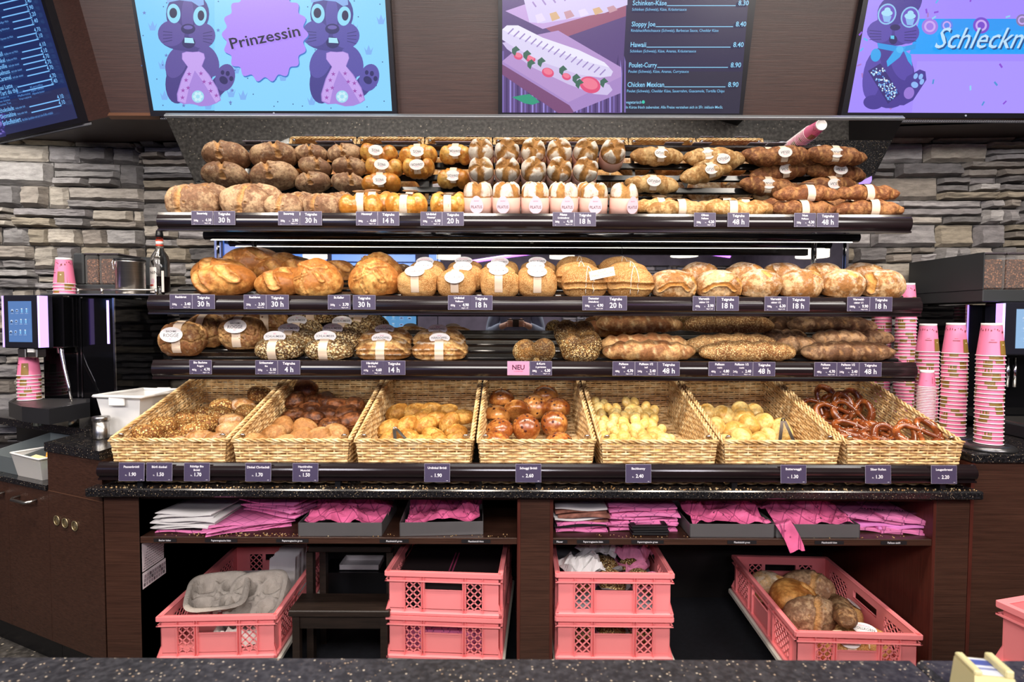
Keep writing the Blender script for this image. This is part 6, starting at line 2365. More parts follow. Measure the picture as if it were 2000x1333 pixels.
# ---------------------------------------------------------------- paper cups
def cup_meshes(r0, r1, h, gold=True):
    mb = MB(); mb.lathe([(r0 - 0.0008, 0.0), (r0 - 0.0012, 0.002), (r1, h - 0.006), (r1 - 0.0002, h - 0.004)], 28, caps=False)
    body = mb.mesh('paper_cup', CUPP)
    mb = MB()
    mb.lathe([(r0 - 0.0006, 0.0), (r0 + 0.0010, -0.0010), (r0 + 0.0017, 0.0004), (r0 + 0.0010, 0.0018), (r0 - 0.0006, 0.0022)], 28, close=True)
    rim = mb.mesh('rim', CUPW)
    mb = MB(); mb.lathe([(r1 + 0.0003, h - 0.010), (r1 + 0.0001, h), (r1 - 0.002, h), (r1 - 0.003, h - 0.006), (0.0, h - 0.006)], 28)
    base = mb.mesh('base', CUPW)
    pr = MB()

    def patch(a0, a1, z0, z1, col, n=5):
        pr.col = C(col)
        vs = []
        for j in range(2):
            z = (z0, z1)[j]
            r = r0 + (r1 - r0) * z / h + 0.0004
            for i in range(n + 1):
                a = R(a0 + (a1 - a0) * i / n)
                vs.append((r * math.cos(a), r * math.sin(a), z))
        pr.add(vs, [(i, i + 1, n + 2 + i, n + 1 + i) for i in range(n)], True)
    if gold:
        patch(-110, -72, 0.004, 0.052, '#8a6a2e')
        patch(70, 108, 0.004, 0.052, '#8a6a2e')
        patch(-96, -87, 0.036, 0.040, '#e8d8b0', 2)
        rr = random.Random(4)
        for k in range(26):
            a = k * 360 / 26 + rr.uniform(-4, 4)
            w, hh = rr.uniform(2, 7), rr.uniform(0.003, 0.009)
            z = h - 0.016 - rr.uniform(0, 0.012)
            patch(a, a + w, z - hh, z, '#6b2f28', 2)
        patch(-160, -125, 0.046, 0.048, '#7a3a3c', 4)
        patch(-152, -135, 0.054, 0.055, '#7a3a3c', 3)
    else:
        patch(-60, -56, 0.02, 0.045, '#9c5560', 2); patch(-110, -96, 0.03, 0.031, '#a06068', 2)
    return body, rim, base, pr.mesh('print', PAINT)


CUP = cup_meshes(0.0405, 0.029, 0.112)
CUPS = cup_meshes(0.029, 0.0225, 0.062, False)
ORD += ['thirty-' + o for o in ORD[:9]]
rc = random.Random(12)


def tower(px, d, z0, n, lab, group, cup=CUP, pitch=0.0145, X=None):
    x = XP(px, d) if X is None else X
    wob = 0.0004 if pitch > 0.01 else 0.0001
    dx = dy = 0.0
    for k in range(n):
        dx += rc.uniform(-wob, wob); dy += rc.uniform(-wob, wob)
        o = put('paper_cup', cup[0], None, None, (x + dx, d + dy, z0 + k * pitch + 0.0014), (0.0, 0.0, rc.uniform(0, 6.28) if k < n - 1 else 0.35))
        tag(o, 'pink paper cup, %s from top of %s' % (ORD[n - 1 - k], lab), 'cup', group)
        put('rim', cup[1], o)
        if k == n - 1:
            put('base', cup[2], o, 'white cup base')
        put('print', cup[3], o)


def ring_base(X, d, lab):
    mb = MB()
    mb.lathe([(0.044, 0.0), (0.078, 0.0), (0.080, 0.004), (0.072, 0.014), (0.060, 0.018), (0.046, 0.018), (0.044, 0.012)], 36, close=True)
    tag(put('cup_holder', mb.mesh('cup_holder', simple('dark_steel', '#6d6c6e', 0.28, 0.9)), None, None, (X, d, ZC + 0.0005)), lab, 'cup holder', 'round cup holders')


tower(1938, 1.945, ZC + 0.019, 22, 'the foremost tower', 'cups in the foremost tower')
ring_base(XP(1938, 1.945), 1.945, 'round steel ring holding the foremost cup tower')
tower(1866, 2.085, ZC + 0.019, 22, 'the tower behind the foremost one', 'cups in the second tower')
ring_base(XP(1866, 2.085), 2.085, 'round steel ring under the second cup tower')
tower(1813, 2.255, ZC, 23, 'the tower behind the small cups', 'cups in the third tower')
tower(1805, 2.135, ZC, 32, 'the small espresso cup tower', 'small espresso cups', CUPS, 0.0062, 1.578)
tower(1768, 2.455, ZC, 35, 'the tower right behind the shelf ends', 'cups in the fourth tower')
tower(1722, 2.56, ZC, 37, 'the hindmost tower on the right', 'cups in the fifth tower')

# ---------------------------------------------------------------- coffee machines
VIO = emit('violet_light_strip', '#9a66ff', 1.5)
SCRB = screen_mat(0.9)


def ui_screen(name, parent, w, h, M, cols=4, rows=3, glow='#5d86c4'):
    cv = Canvas(0.0003)
    cv.rect(-w / 2, -h / 2, w / 2, h / 2, glow)
    for r in range(rows):
        for c in range(cols):
            x = -w / 2 + w * (c + 0.5) / cols * 0.86 + w * 0.07; y = h * 0.27 - r * h * 0.26
            k = (r * cols + c) % 4
            if k == 0:
                cv.ell(x, y, w * 0.055, h * 0.035, '#c9e0ff')
                cv.rect(x - w * 0.03, y - h * 0.04, x + w * 0.03, y, '#2b3550')
            elif k == 1:
                cv.rect(x - w * 0.05, y - h * 0.035, x + w * 0.05, y + h * 0.035, '#aacbff'); cv.rect(x - w * 0.03, y - h * 0.02, x + w * 0.03, y + h * 0.01, '#30251f')
            else:
                cv.rect(x - w * 0.028, y - h * 0.05, x + w * 0.028, y + h * 0.045, '#8fd0ff'); cv.ell(x, y + h * 0.045, w * 0.035, h * 0.012, '#e8f4ff')
            cv.rect(x - w * 0.06, y - h * 0.075, x + w * 0.06, y - h * 0.068, '#cfe0ff')
    return cv.build(name, parent, M, SCRB)


t = thing('coffee_machine', 'black coffee machine with blue drink menu, left of the bread rack', 'coffee machine', (0, 0, 0))
mb = MB(); mb.box(-2.02, -1.842, 2.42, 2.76, ZC + 0.045, Zr(0.095), None, 0.004); mb.build('body', BLACKG, t)
mb = MB(); mb.box(-2.10, -1.86, 2.335, 2.419, Zr(-0.125), Zr(0.092), None, 0.004); mb.build('head', BLACKG, t)
DM = TR(-1.972, 2.285, Zr(-0.012), 0, 0, -12)
mb = MB(); mb.box(-0.098, 0.084, -0.012, 0.045, -0.112, 0.103, DM, 0.004); mb.build('display_housing', simple('dark_bezel', '#1d1d26', 0.25), t)
ui_screen('display', t, 0.118, 0.165, DM @ frame(Vector((-0.012, -0.0125, -0.004)), (1, 0, 0), (0, 0, 1)))
for x in (-0.102, 0.078):
    mb = MB(); mb.box(x, x + (0.010 if x > 0 else 0.004), -0.014, 0.02, -0.108, 0.100, DM); mb.build('light_strip', VIO, t)
mb = MB(); mb.box(-0.045, -0.005, -0.002, 0.03, -0.150, -0.113, DM, 0.003); mb.box(0.0, 0.05, 0.0, 0.04, -0.150, -0.113, DM, 0.004); mb.build('spout', STEEL, t)
mb = MB(); mb.box(0.008, 0.040, -0.004, 0.0, -0.128, -0.114, DM); mb.build('badge', WHITEP, t)
A = [XP(12, 2.28), XP(40, 2.17), XP(91, 2.10), XP(172, 2.28), XP(172, 2.39), XP(24, 2.39)]
ys = [2.28, 2.165, 2.10, 2.28, 2.39, 2.39]
mb = MB()
ztop, zbot = Zr(-0.343), Zr(-0.402)
vs = [(x, y, zbot) for x, y in zip(A, ys)] + [(x, y, ztop) for x, y in zip(A, ys)]
mb.add(vs, [(5, 4, 3, 2, 1, 0)] + [(i, (i + 1) % 6, 6 + (i + 1) % 6, 6 + i) for i in range(6)])
cx, cy = sum(A) / 6, sum(ys) / 6
ring = [(cx + (x - cx) * 0.92, cy + (y - cy) * 0.92) for x, y in zip(A, ys)]
b = mb.add([(x, y, ztop) for x, y in ring] + [(x, y, ztop - 0.012) for x, y in ring], [(i, (i + 1) % 6, 6 + (i + 1) % 6, 6 + i) for i in range(6)] + [(6, 7, 8, 9, 10, 11)])
for i in range(6):
    j = (i + 1) % 6
    mb.f.append((6 + i, 6 + j, b + j, b + i)); mb.s.append(False)
mb.build('drip_tray', simple('charcoal_plastic', '#252528', 0.35), t)
mb = MB()
for k in range(24):
    y = 2.15 + k * 0.0105
    if not 2.11 < y < 2.38:
        continue
    lo = min([x + (x2 - x) * ((y - y1) / (y2 - y1)) for (x, y1), (x2, y2) in zip(ring, ring[1:] + ring[:1]) if y1 != y2 and min(y1, y2) <= y <= max(y1, y2)])
    hi = max([x + (x2 - x) * ((y - y1) / (y2 - y1)) for (x, y1), (x2, y2) in zip(ring, ring[1:] + ring[:1]) if y1 != y2 and min(y1, y2) <= y <= max(y1, y2)])
    mb.box(lo, hi, y - 0.0018, y + 0.0018, ztop - 0.004, ztop - 0.001)
mb.build('grate', STEEL, t)
mb = MB()
for x, y in ((-1.95, 2.30), (-1.80, 2.30), (-1.95, 2.7), (-1.87, 2.7)):
    mb.lathe([(0.018, 0.0), (0.018, 0.046 if y < 2.5 else 0.05)], 12, Matrix.Translation((x, y, ZC + 0.0005)))
mb.build('feet', STEEL, t)
mb = MB()
p = [W(118, 652, 2.36), W(120, 688, 2.35), W(126, 720, 2.34), W(134, 752, 2.33), W(140, 786, 2.32)]
mb.tube(p, [0.010, 0.009, 0.006, 0.006, 0.005], 10); mb.build('steam_wand', CHROME, t)
mb = MB(); mb.tube([W(119, 642, 2.385), W(119, 690, 2.385)], 0.014, 12); mb.box(W(119, 0, 2.385).x - 0.012, W(119, 0, 2.385).x + 0.012, 2.385, 2.422, Zr(-0.09), Zr(-0.06)); mb.build('wand_grip', CHROME, t)
mb = MB()
for px in (152, 160):
    x = XP(px, 2.415); mb.box(x - 0.003, x + 0.003, 2.408, 2.419, ZC + 0.06, Zr(0.09))
mb.build('chrome_trim', CHROME, t)

t = thing('milk_cooler', 'glossy black upright cooler beside the left coffee machine, mirroring the loaves', 'cooler', (0, 0, 0))
mb = MB(); mb.box(-1.834, -1.692, 2.40, 2.77, ZC + 0.02, Zr(0.085), None, 0.003); mb.build('body', BLACKG, t)
mb = MB(); mb.box(-1.697, -1.690, 2.394, 2.401, ZC + 0.02, Zr(0.085)); mb.build('chrome_edge', CHROME, t)
mb = MB(); mb.box(-1.724, -1.715, 2.397, 2.401, Zr(-0.11), Zr(0.075)); mb.build('light_strip', VIO, t)
mb = MB()
for x in (-1.81, -1.72):
    for y in (2.43, 2.74):
        mb.lathe([(0.012, 0.0), (0.012, 0.02)], 10, Matrix.Translation((x, y, ZC + 0.0005)))
mb.build('feet', STEEL, t)
ZP = Zr(0.0955)
t = thing('steel_shelf', 'steel shelf with tube rail on top of the left machines', 'shelf', (0, 0, 0))
mb = MB(); mb.box(-1.99, -1.50, 2.38, 2.755, Zr(0.0965), Zr(0.1015)); mb.build('plate', STEEL, t)
ZP = Zr(0.1015)
mb = MB(); mb.tube([(-1.84, 2.388, ZP + 0.018), (-1.50, 2.388, ZP + 0.018)], 0.004, 8)
for x in (-1.835, -1.735, -1.505):
    mb.tube([(x, 2.388, ZP - 0.001), (x, 2.388, ZP + 0.024)], 0.0065, 8)
mb.build('tube_rail', STEEL, t)


def hopper_unit(name, lab, x0, x1, y0, y1, z0, z1, jars, sidex):
    t = thing(name, lab, 'bean hopper', (0, 0, 0))
    mb = MB()
    mb.box(x0, x1, y0, y1, z0, z0 + (z1 - z0) * 0.25, None, 0.003)
    mb.box(sidex[0], sidex[1], y0, y1, z0 + (z1 - z0) * 0.25, z1, None, 0.006)
    mb.box(x0, x1, y0 + 0.16, y1, z0 + (z1 - z0) * 0.25, z1, None, 0.006)
    mb.build('housing', simple('matt_black_housing', '#303234', 0.45), t)
    for a, b in jars:
        zb = z0 + (z1 - z0) * 0.25
        mb = MB(); mb.box(a + 0.004, b - 0.004, y0 + 0.006, y0 + 0.15, zb + 0.001, z1 - (z1 - zb) * 0.18, None, 0.008); bn = mb.mesh('coffee_beans', BEANS)
        for at in ('cut', 'dust', 'seed'):
            aa = bn.attributes.new(at, 'FLOAT', 'POINT'); aa.data.foreach_set('value', [1.0 if at == 'seed' else 0.0] * len(bn.vertices))
        put('coffee_beans', bn, t)
        mb = MB(); mb.box(a + 0.001, b - 0.001, y0 + 0.001, y0 + 0.155, zb, z1 - 0.008, None, 0.006); mb.build('jar', JARP, t)
        mb = MB(); mb.box(a, b, y0, y0 + 0.158, z1 - 0.008, z1, None, 0.003); mb.build('jar_lid', simple('smoky_lid', '#4a4448', 0.2), t)
    return t


hopper_unit('bean_hopper', 'black bean hopper with two clear jars on the left machine', -1.955, -1.705, 2.515, 2.745, ZP + 0.001, ZP + 0.187, [(-1.905, -1.845), (-1.842, -1.752)], (-1.955, -1.908))
tower(133, 2.45, ZP, 4, 'the short stack on the left machine', 'cups on the left machine', X=XP(128, 2.45))
tower(54, 2.352, Zr(-0.343), 8, 'the stack under the left coffee machine', 'cups under the left coffee machine', X=XP(54, 2.352))

t = thing('canister', 'steel storage canister with clip lid beside the syrup bottle', 'canister', (XP(257, 2.455), 2.455, ZP + 0.0005))
mb = MB(); mb.lathe([(0.0, 0.0), (0.054, 0.0), (0.056, 0.004), (0.056, 0.135), (0.058, 0.138), (0.058, 0.143), (0.0, 0.143)], 36); mb.build('body', STEEL, t)
mb = MB(); mb.lathe([(0.0, 0.144), (0.058, 0.144), (0.059, 0.150), (0.05, 0.157), (0.0, 0.158)], 36); mb.build('lid', simple('dark_lid', '#3a3a3c', 0.3, 0.6), t)
mb = MB(); mb.tube([(-0.038, -0.045, 0.152), (-0.042, -0.052, 0.135), (-0.038, -0.050, 0.105), (-0.028, -0.054, 0.105), (-0.026, -0.056, 0.135), (-0.03, -0.048, 0.152)], 0.002, 6); mb.build('clip', CHROME, t)

t = thing('syrup_bottle', 'clear glass syrup bottle with red-white neck band and dark syrup', 'bottle', (XP(315, 2.56), 2.56, ZP + 0.0005))
mb = MB(); mb.lathe([(0.0, 0.0), (0.036, 0.0), (0.039, 0.006), (0.039, 0.155), (0.034, 0.178), (0.018, 0.205), (0.0145, 0.225), (0.0145, 0.262), (0.0, 0.262)], 28); mb.build('glass_body', GLASS, t)
mb = MB(); mb.lathe([(0.0, 0.003), (0.0345, 0.003), (0.0365, 0.008), (0.0365, 0.085), (0.0, 0.085)], 28); mb.build('syrup', simple('dark_syrup', '#150c0a', 0.1), t)
mb = MB(); mb.lathe([(0.0, 0.262), (0.0155, 0.262), (0.016, 0.272), (0.013, 0.292), (0.006, 0.297), (0.0, 0.297)], 20); mb.build('cap', BLACK, t)
cv = MB()
for z0, z1, c in ((0.222, 0.230, '#e04a30'), (0.230, 0.244, '#f2eeea'), (0.244, 0.250, '#e04a30')):
    cv.col = C(c); cv.lathe([(0.0152, z0), (0.0152, z1)], 20)
cv.build('neck_band', PAINT, t)


def wrapped(cv, r, M=None):
    for i, p in enumerate(cv.mb.v):
        a = p.x / r - math.pi / 2
        q = r + p.z
        cv.mb.v[i] = Vector((q * math.cos(a), q * math.sin(a), p.y))


cv = Canvas(0.0002, 0.0006)
for k in range(10):
    cv.rect(-0.034 + k * 0.0042, 0.012, -0.034 + (k + 1) * 0.0042, 0.125, '#efe9e4')
cv.text('NIN', -0.020, 0.095, 0.013, '#2a2024', 0.01, 'l')
cv.ell(-0.008, 0.062, 0.008, 0.013, '#d9b7c4'); cv.ell(-0.014, 0.045, 0.011, 0.004, '#b8342c')
for k in range(3):
    cv.rect(0.026 + k * 0.003, 0.015, 0.026 + (k + 1) * 0.003, 0.11, '#e4ded8')
wrapped(cv, 0.0395)
cv.build('bottle_label', t)

t = thing('plastic_tub', 'white plastic tub with a broad rim behind the left basket', 'tub', (-1.475, 2.235, ZC + 0.0005))
mb = MB(); open_box(mb, 0.165, 0.27, 0.148, 0.022, 0.003); mb.build('tub_body', WHITEP, t)
mb = MB(); braid(mb, [(-0.088, -0.14, 0.146), (0.088, -0.14, 0.146), (0.088, 0.14, 0.146), (-0.088, 0.14, 0.146)], 0.0065, 1, 1, rs=1.0)
for sy in (-1, 1):
    mb.box(-0.03, 0.03, sy * 0.143 - 0.004, sy * 0.143 + 0.004, 0.115, 0.15, None, 0.003)
mb.build('tub_rim', WHITEP, t)
t = thing('steel_shaker', 'small brushed steel shaker on the granite left of the baskets', 'shaker', (XP(193, 2.06), 2.06, ZC + 0.0005))
mb = MB(); mb.lathe([(0.0, 0.0), (0.024, 0.0), (0.0255, 0.004), (0.0255, 0.066), (0.0, 0.066)], 28); mb.build('body', STEEL, t)
mb = MB(); mb.lathe([(0.0265, 0.066), (0.028, 0.068), (0.028, 0.078), (0.0265, 0.082), (0.0, 0.083)], 28); mb.build('lid', STEEL, t)

t = thing('coffee_machine', 'black coffee machine with lit display behind the right cup towers', 'coffee machine', (0, 0, 0))
mb = MB(); mb.box(1.868, 2.54, 2.32, 2.69, ZC + 0.03, Zr(0.066), None, 0.004); mb.build('body', BLACKG, t)
mb = MB(); mb.box(1.94, 2.35, 2.22, 2.318, Zr(-0.135), Zr(0.075), None, 0.005); mb.build('display_housing', simple('dark_bezel', '#1d1d26', 0.25), t)
ui_screen('display', t, 0.20, 0.155, frame(Vector((2.085, 2.2195, Zr(-0.03))), (1, 0, 0), (0, 0, 1)), glow='#9cc4ee')
mb = MB(); mb.box(1.930, 1.940, 2.218, 2.25, Zr(-0.13), Zr(0.07)); mb.build('light_strip', VIO, t)
mb = MB(); mb.box(1.866, 1.873, 2.312, 2.321, ZC + 0.03, Zr(0.066)); mb.build('chrome_edge', CHROME, t)
mb = MB(); mb.box(1.93, 2.5, 2.10, 2.318, ZC + 0.0005, ZC + 0.05, None, 0.004); mb.build('drip_tray', simple('charcoal_plastic', '#252528', 0.35), t)
mb = MB(); mb.box(1.95, 2.48, 2.11, 2.30, ZC + 0.050, ZC + 0.054); mb.build('grate', STEEL, t)
mb = MB()
for k in range(3):
    mb.tube([(2.0 + k * 0.03, 2.30, Zr(-0.15)), (2.0 + k * 0.03, 2.30, Zr(-0.27))], 0.007, 8)
mb.build('spout', CHROME, t)
mb = MB()
for x in (1.9, 2.5):
    for y in (2.36, 2.66):
        mb.lathe([(0.014, 0.0), (0.014, 0.03)], 10, Matrix.Translation((x, y, ZC + 0.0005)))
mb.build('feet', STEEL, t)
hopper_unit('bean_hopper', 'black bean hopper with two clear jars on the right machine', 1.868, 2.06, 2.24, 2.66, Zr(0.0765), Zr(0.272), [(1.872, 1.958), (1.962, 2.05)], (1.866, 1.870))

# tongs
def tongs(px, py, d, rx, rz, lab, mat, half=None):
    t = thing('serving_tongs', lab, 'tongs', W(px, py, d), (R(rx), 0, R(rz)), 'serving tongs')
    for sx in (-1, 1):
        mb = MB()

        def fn(u, v, sx=sx):
            x = sx * (0.004 + 0.036 * v) + (u - 0.5) * 0.012 * (1 + 0.5 * max(0, v - 0.8))
            return (x, -0.15 * v, 0.004 * math.sin(v * 3))
        mb.grid(fn, 3, 14)
        mb.build('tong_arm', mat, t)
    mb = MB(); mb.tube([(-0.006, 0.0, 0), (-0.003, 0.008, 0), (0.003, 0.008, 0), (0.006, 0.0, 0)], 0.003, 8); mb.build('spring', mat, t)


tongs(1530, 822, 2.085, 58, -10, 'dark steel tongs standing in the butter roll basket', simple('dark_tong_steel', '#4a423e', 0.25, 0.9))
tongs(772, 838, 2.06, 30, 30, 'steel tongs with tips showing in the spelt roll basket', STEEL)

# ---------------------------------------------------------------- customer counter in the foreground
t = thing('customer_counter', 'speckled grey-black granite customer counter in the foreground', 'counter', (0, 0, 0))
mb = MB(); mb.box(-3.6, 0.356, -0.10, 0.49, Zr(-0.335), Zr(-0.300), None, 0.004); mb.build('counter_top', GRANITE2, t)
mb = MB(); mb.box(0.358, 3.6, -0.10, 0.49, Zr(-0.335), Zr(-0.300), None, 0.004); mb.build('counter_top', GRANITE2, t)
mb = MB(); mb.box(-3.6, 3.6, -0.05, 0.42, 0.0, Zr(-0.336)); mb.build('counter_body', WOOD, t)
t = thing('card_dispenser', 'cream plastic dispenser with a blue-striped label on the granite counter', 'dispenser', (0.3645, 0.408, Zr(-0.2998)), (0, 0, R(-10)))
mb = MB()
w0, w1, dd, hh = 0.0170, 0.0135, 0.034, 0.030
vs = [(-w0, 0, 0), (w0, 0, 0), (w0, dd, 0), (-w0, dd, 0), (-w1, 0.008, hh), (w1, 0.008, hh), (w1, dd, hh), (-w1, dd, hh)]
mb.add(vs, [(3, 2, 1, 0), (0, 1, 5, 4), (1, 2, 6, 5), (2, 3, 7, 6), (3, 0, 4, 7), (4, 5, 6, 7)])
mb.build('dispenser_body', simple('cream_plastic', '#dccf9a', 0.4), t)
mb = MB(); mb.box(-w1, -w1 + 0.006, 0.008, dd, hh, hh + 0.004, None, 0.001); mb.box(w1 - 0.006, w1, 0.008, dd, hh, hh + 0.006, None, 0.001); mb.build('side_rail', simple('cream_plastic', '#dccf9a', 0.4), t)
cv = Canvas(0.0003, hh)
cv.rect(-0.0082, 0.010, 0.0082, 0.033, '#d8dbe6'); cv.rect(-0.0082, 0.023, 0.0082, 0.030, '#4a58a0'); cv.rect(-0.0082, 0.017, 0.0082, 0.019, '#8088b8')
cv.build('card_label', t)

# till monitors on the counter, seen in the mirrors
for i, (px, lab) in enumerate(((772, 'till monitor with a blue product screen, seen in the mirror'), (475, 'second till monitor, further left in the mirror'))):
    t = thing('till_monitor', lab, 'monitor', (XP(px, 4.72), 0.38, Zr(-0.2998)), (0, 0, 0), 'till monitors')
    mb = MB(); mb.box(-0.17, 0.17, 0.0, 0.03, 0.13, 0.37, None, 0.004); mb.build('monitor_case', BLACK, t)
    mb = MB(); mb.box(-0.03, 0.03, -0.02, 0.01, 0.0, 0.2); mb.box(-0.1, 0.1, -0.06, 0.06, 0.0, 0.008); mb.build('stand', BLACK, t)
    ui_screen('display', t, 0.32, 0.22, frame(Vector((0, 0.0305, 0.25)), (-1, 0, 0), (0, 0, 1)), 4, 3, '#6fb4ee')

# crumbs on the bench slab and shelf boards
mb = MB()
rk = random.Random(9)
for k in range(520):
    if k < 330:
        x, y, z = rk.uniform(X0, X1), 1.832 + abs(rk.gauss(0, 0.016)), Zr(ZS)
    else:
        x, y, z = rk.choice([rk.uniform(-1.2, 0.0), rk.uniform(0.16, 1.38), rk.gauss(-0.85, 0.12)]), rk.uniform(1.872, 1.90), Zr(-0.735)
    if 0.015 < x < 0.145 and z < Zr(-0.7):
        continue
    w = rk.uniform(0.0008, 0.0022)
    mb.col = C(rk.choice(['#d9b07a', '#e8cfa0', '#b98a54', '#c9a070']))
    mb.box(-w, w, -w * 0.7, w * 0.7, 0, w * 1.2, TR(x, y, z + 0.0003, 0, 0, rk.uniform(0, 180)))
tag(mb.build('crumbs', PAINT), 'bread crumbs scattered on the bench slab and shelf boards', 'crumbs', None, 'stuff')
# ---------------------------------------------------------------- menu screens on the fascia
class Scr:
    def __init__(self, name, label, o, n, ex, ey, off):
        n = n.normalized()
        if n.y > 0:
            n = -n
        self.o, self.n = o + n * off, n
        self.ex, self.ey = ex.normalized(), ey.normalized()
        self.t = thing(name, label, 'screen', (0, 0, 0), group='menu screens over the bread rack')
        self.cv = Canvas(0.000015, 0.0)
        self.lt = Canvas(0.00003, 0.012)

    def p(self, x, y):
        q = on_plane(x, y, self.o, self.n) - self.o
        return (q.dot(self.ex), q.dot(self.ey))

    def poly(self, pts, col, cv=None):
        (cv or self.cv).poly([self.p(*q) for q in pts], col)

    def ell(self, cx, cy, rx, ry, col, rot=0.0, n=26):
        c, s = math.cos(R(rot)), math.sin(R(rot))
        self.poly([(cx + rx * math.cos(a) * c - ry * math.sin(a) * s, cy + rx * math.cos(a) * s + ry * math.sin(a) * c) for a in [2 * math.pi * k / n for k in range(n)]], col)

    def stroke(self, pts, w, col):
        P = [self.p(*q) for q in pts]
        k = self.k(*pts[0])
        self.cv.path(P, w * k, col)

    def k(self, x, y):
        a, b = self.p(x, y), self.p(x + 10, y)
        return math.hypot(a[0] - b[0], a[1] - b[1]) / 10

    def text(self, s, x, y, h, col, align='l', bold=0.0, xs=1.0, to=None, shear=0.0):
        """Text with its baseline at photo pixel (x, y); it runs along the screen's own horizontal."""
        a_, b_ = self.p(x, y), self.p(x, y - 10)
        k = abs(a_[1] - b_[1]) / 10
        u, v = a_
        fit = None
        rot = 0.0
        if to:
            u2, v2 = self.p(*to)
            fit = math.hypot(u2 - u, v2 - v)
            rot = math.atan2(v2 - v, u2 - u)
        vs, fs = text_tris(s, bold)
        if fit:
            w = (max(q[0] for q in vs) - min(q[0] for q in vs)) * h * k / 0.7
            xs = fit / w
        self.lt.text(s, u, v, h * k, col, bold, align, xs, rot, shear)

    def finish(self, outer, off=0.004):
        """outer: photo corners of the case, anticlockwise from bottom left."""
        P = [on_plane(x, y, self.o, self.n) for x, y in outer]
        mb = MB()
        n4 = len(P)
        mb.add([p + self.n * 0.003 for p in P] + [p - self.n * 0.045 for p in P], [tuple(range(n4)), tuple(range(n4, 2 * n4))[::-1]] + [(i, n4 + i, n4 + (i + 1) % n4, (i + 1) % n4) for i in range(n4)])
        mb.build('case', simple('screen_case', '#15141b', 0.3), self.t)
        M = frame(self.o + self.n * 0.0035, self.ex, self.ey)
        if M.to_3x3().col[2].dot(self.n) < 0:
            raise ValueError('screen faces away')
        self.cv.build('picture', self.t, M, SCREEN)
        if self.lt.mb.v:
            self.lt.build('lettering', self.t, M, SCREEN)


def strip(x0, y0, x1, y1, o, n, ex, ey, nm, lab, h=5):
    """Perforated metal strip under a screen."""
    n = n if n.y < 0 else -n
    n = n.normalized()
    o2 = o + n * 0.02
    a, b = on_plane(x0, y0, o2, n), on_plane(x1, y1, o2, n)
    ex2 = (b - a).normalized()
    ey2 = n.cross(ex2).normalized()
    if ey2.z < 0:
        ey2 = -ey2
    L = (b - a).length
    cv = Canvas(0.0003)
    cv.rect(0, -0.010, L, 0.002, '#2a2a30')
    cv.z += cv.step
    cv.mb.col = C('#c9c9cf')
    q = []
    k = 0
    while k * 0.0075 < L - 0.004:
        for r in range(2):
            x = 0.003 + k * 0.0075 + r * 0.0037; y = -0.0065 + r * 0.0042
            cv.mb.add([(x, y, cv.z), (x + 0.0026, y, cv.z), (x + 0.0036, y + 0.0026, cv.z), (x + 0.001, y + 0.0026, cv.z)], [(0, 1, 2, 3)])
        k += 1
    tag(cv.build(nm, None, frame(a, ex2, ey2)), lab, 'strip', 'perforated metal strips')


Fo, Fn = FO, FN
# ---- screen 2: chocolate rabbits
S2 = Scr('menu_screen', 'wide pale blue screen with two chocolate rabbits and the word Prinzessin', FO, FN, Vector((1, 0, 0)), FTOP, 0.03)
S2.poly([(301, 216), (766, 217), (748, -70), (252, -70)], '#7fcdfb')
S2.poly([(420, 216.8), (766, 217), (748, -70), (420, -70)], '#8ad4fd')
rs2 = random.Random(8)
for k in range(30):
    x, y = rs2.uniform(290, 745), rs2.uniform(-5, 208)
    w = 9
    S2.poly([(x - w, y - 7), (x - w * 0.45, y), (x, y - 11), (x + w * 0.45, y), (x + w, y - 7), (x + w * 0.55, y + 8), (x - w * 0.55, y + 8)], '#7fb2f2')
for k in range(110):
    x, y = rs2.uniform(275, 752), rs2.uniform(-5, 213)
    if k % 4:
        S2.ell(x, y, 1.3, 1.3, '#46639c', n=8)
    else:
        S2.poly([(x + (4.2 if i % 2 == 0 else 1.7) * math.sin(i * math.pi / 5), y - (4.2 if i % 2 == 0 else 1.7) * math.cos(i * math.pi / 5)) for i in range(10)], '#6a7fc8')


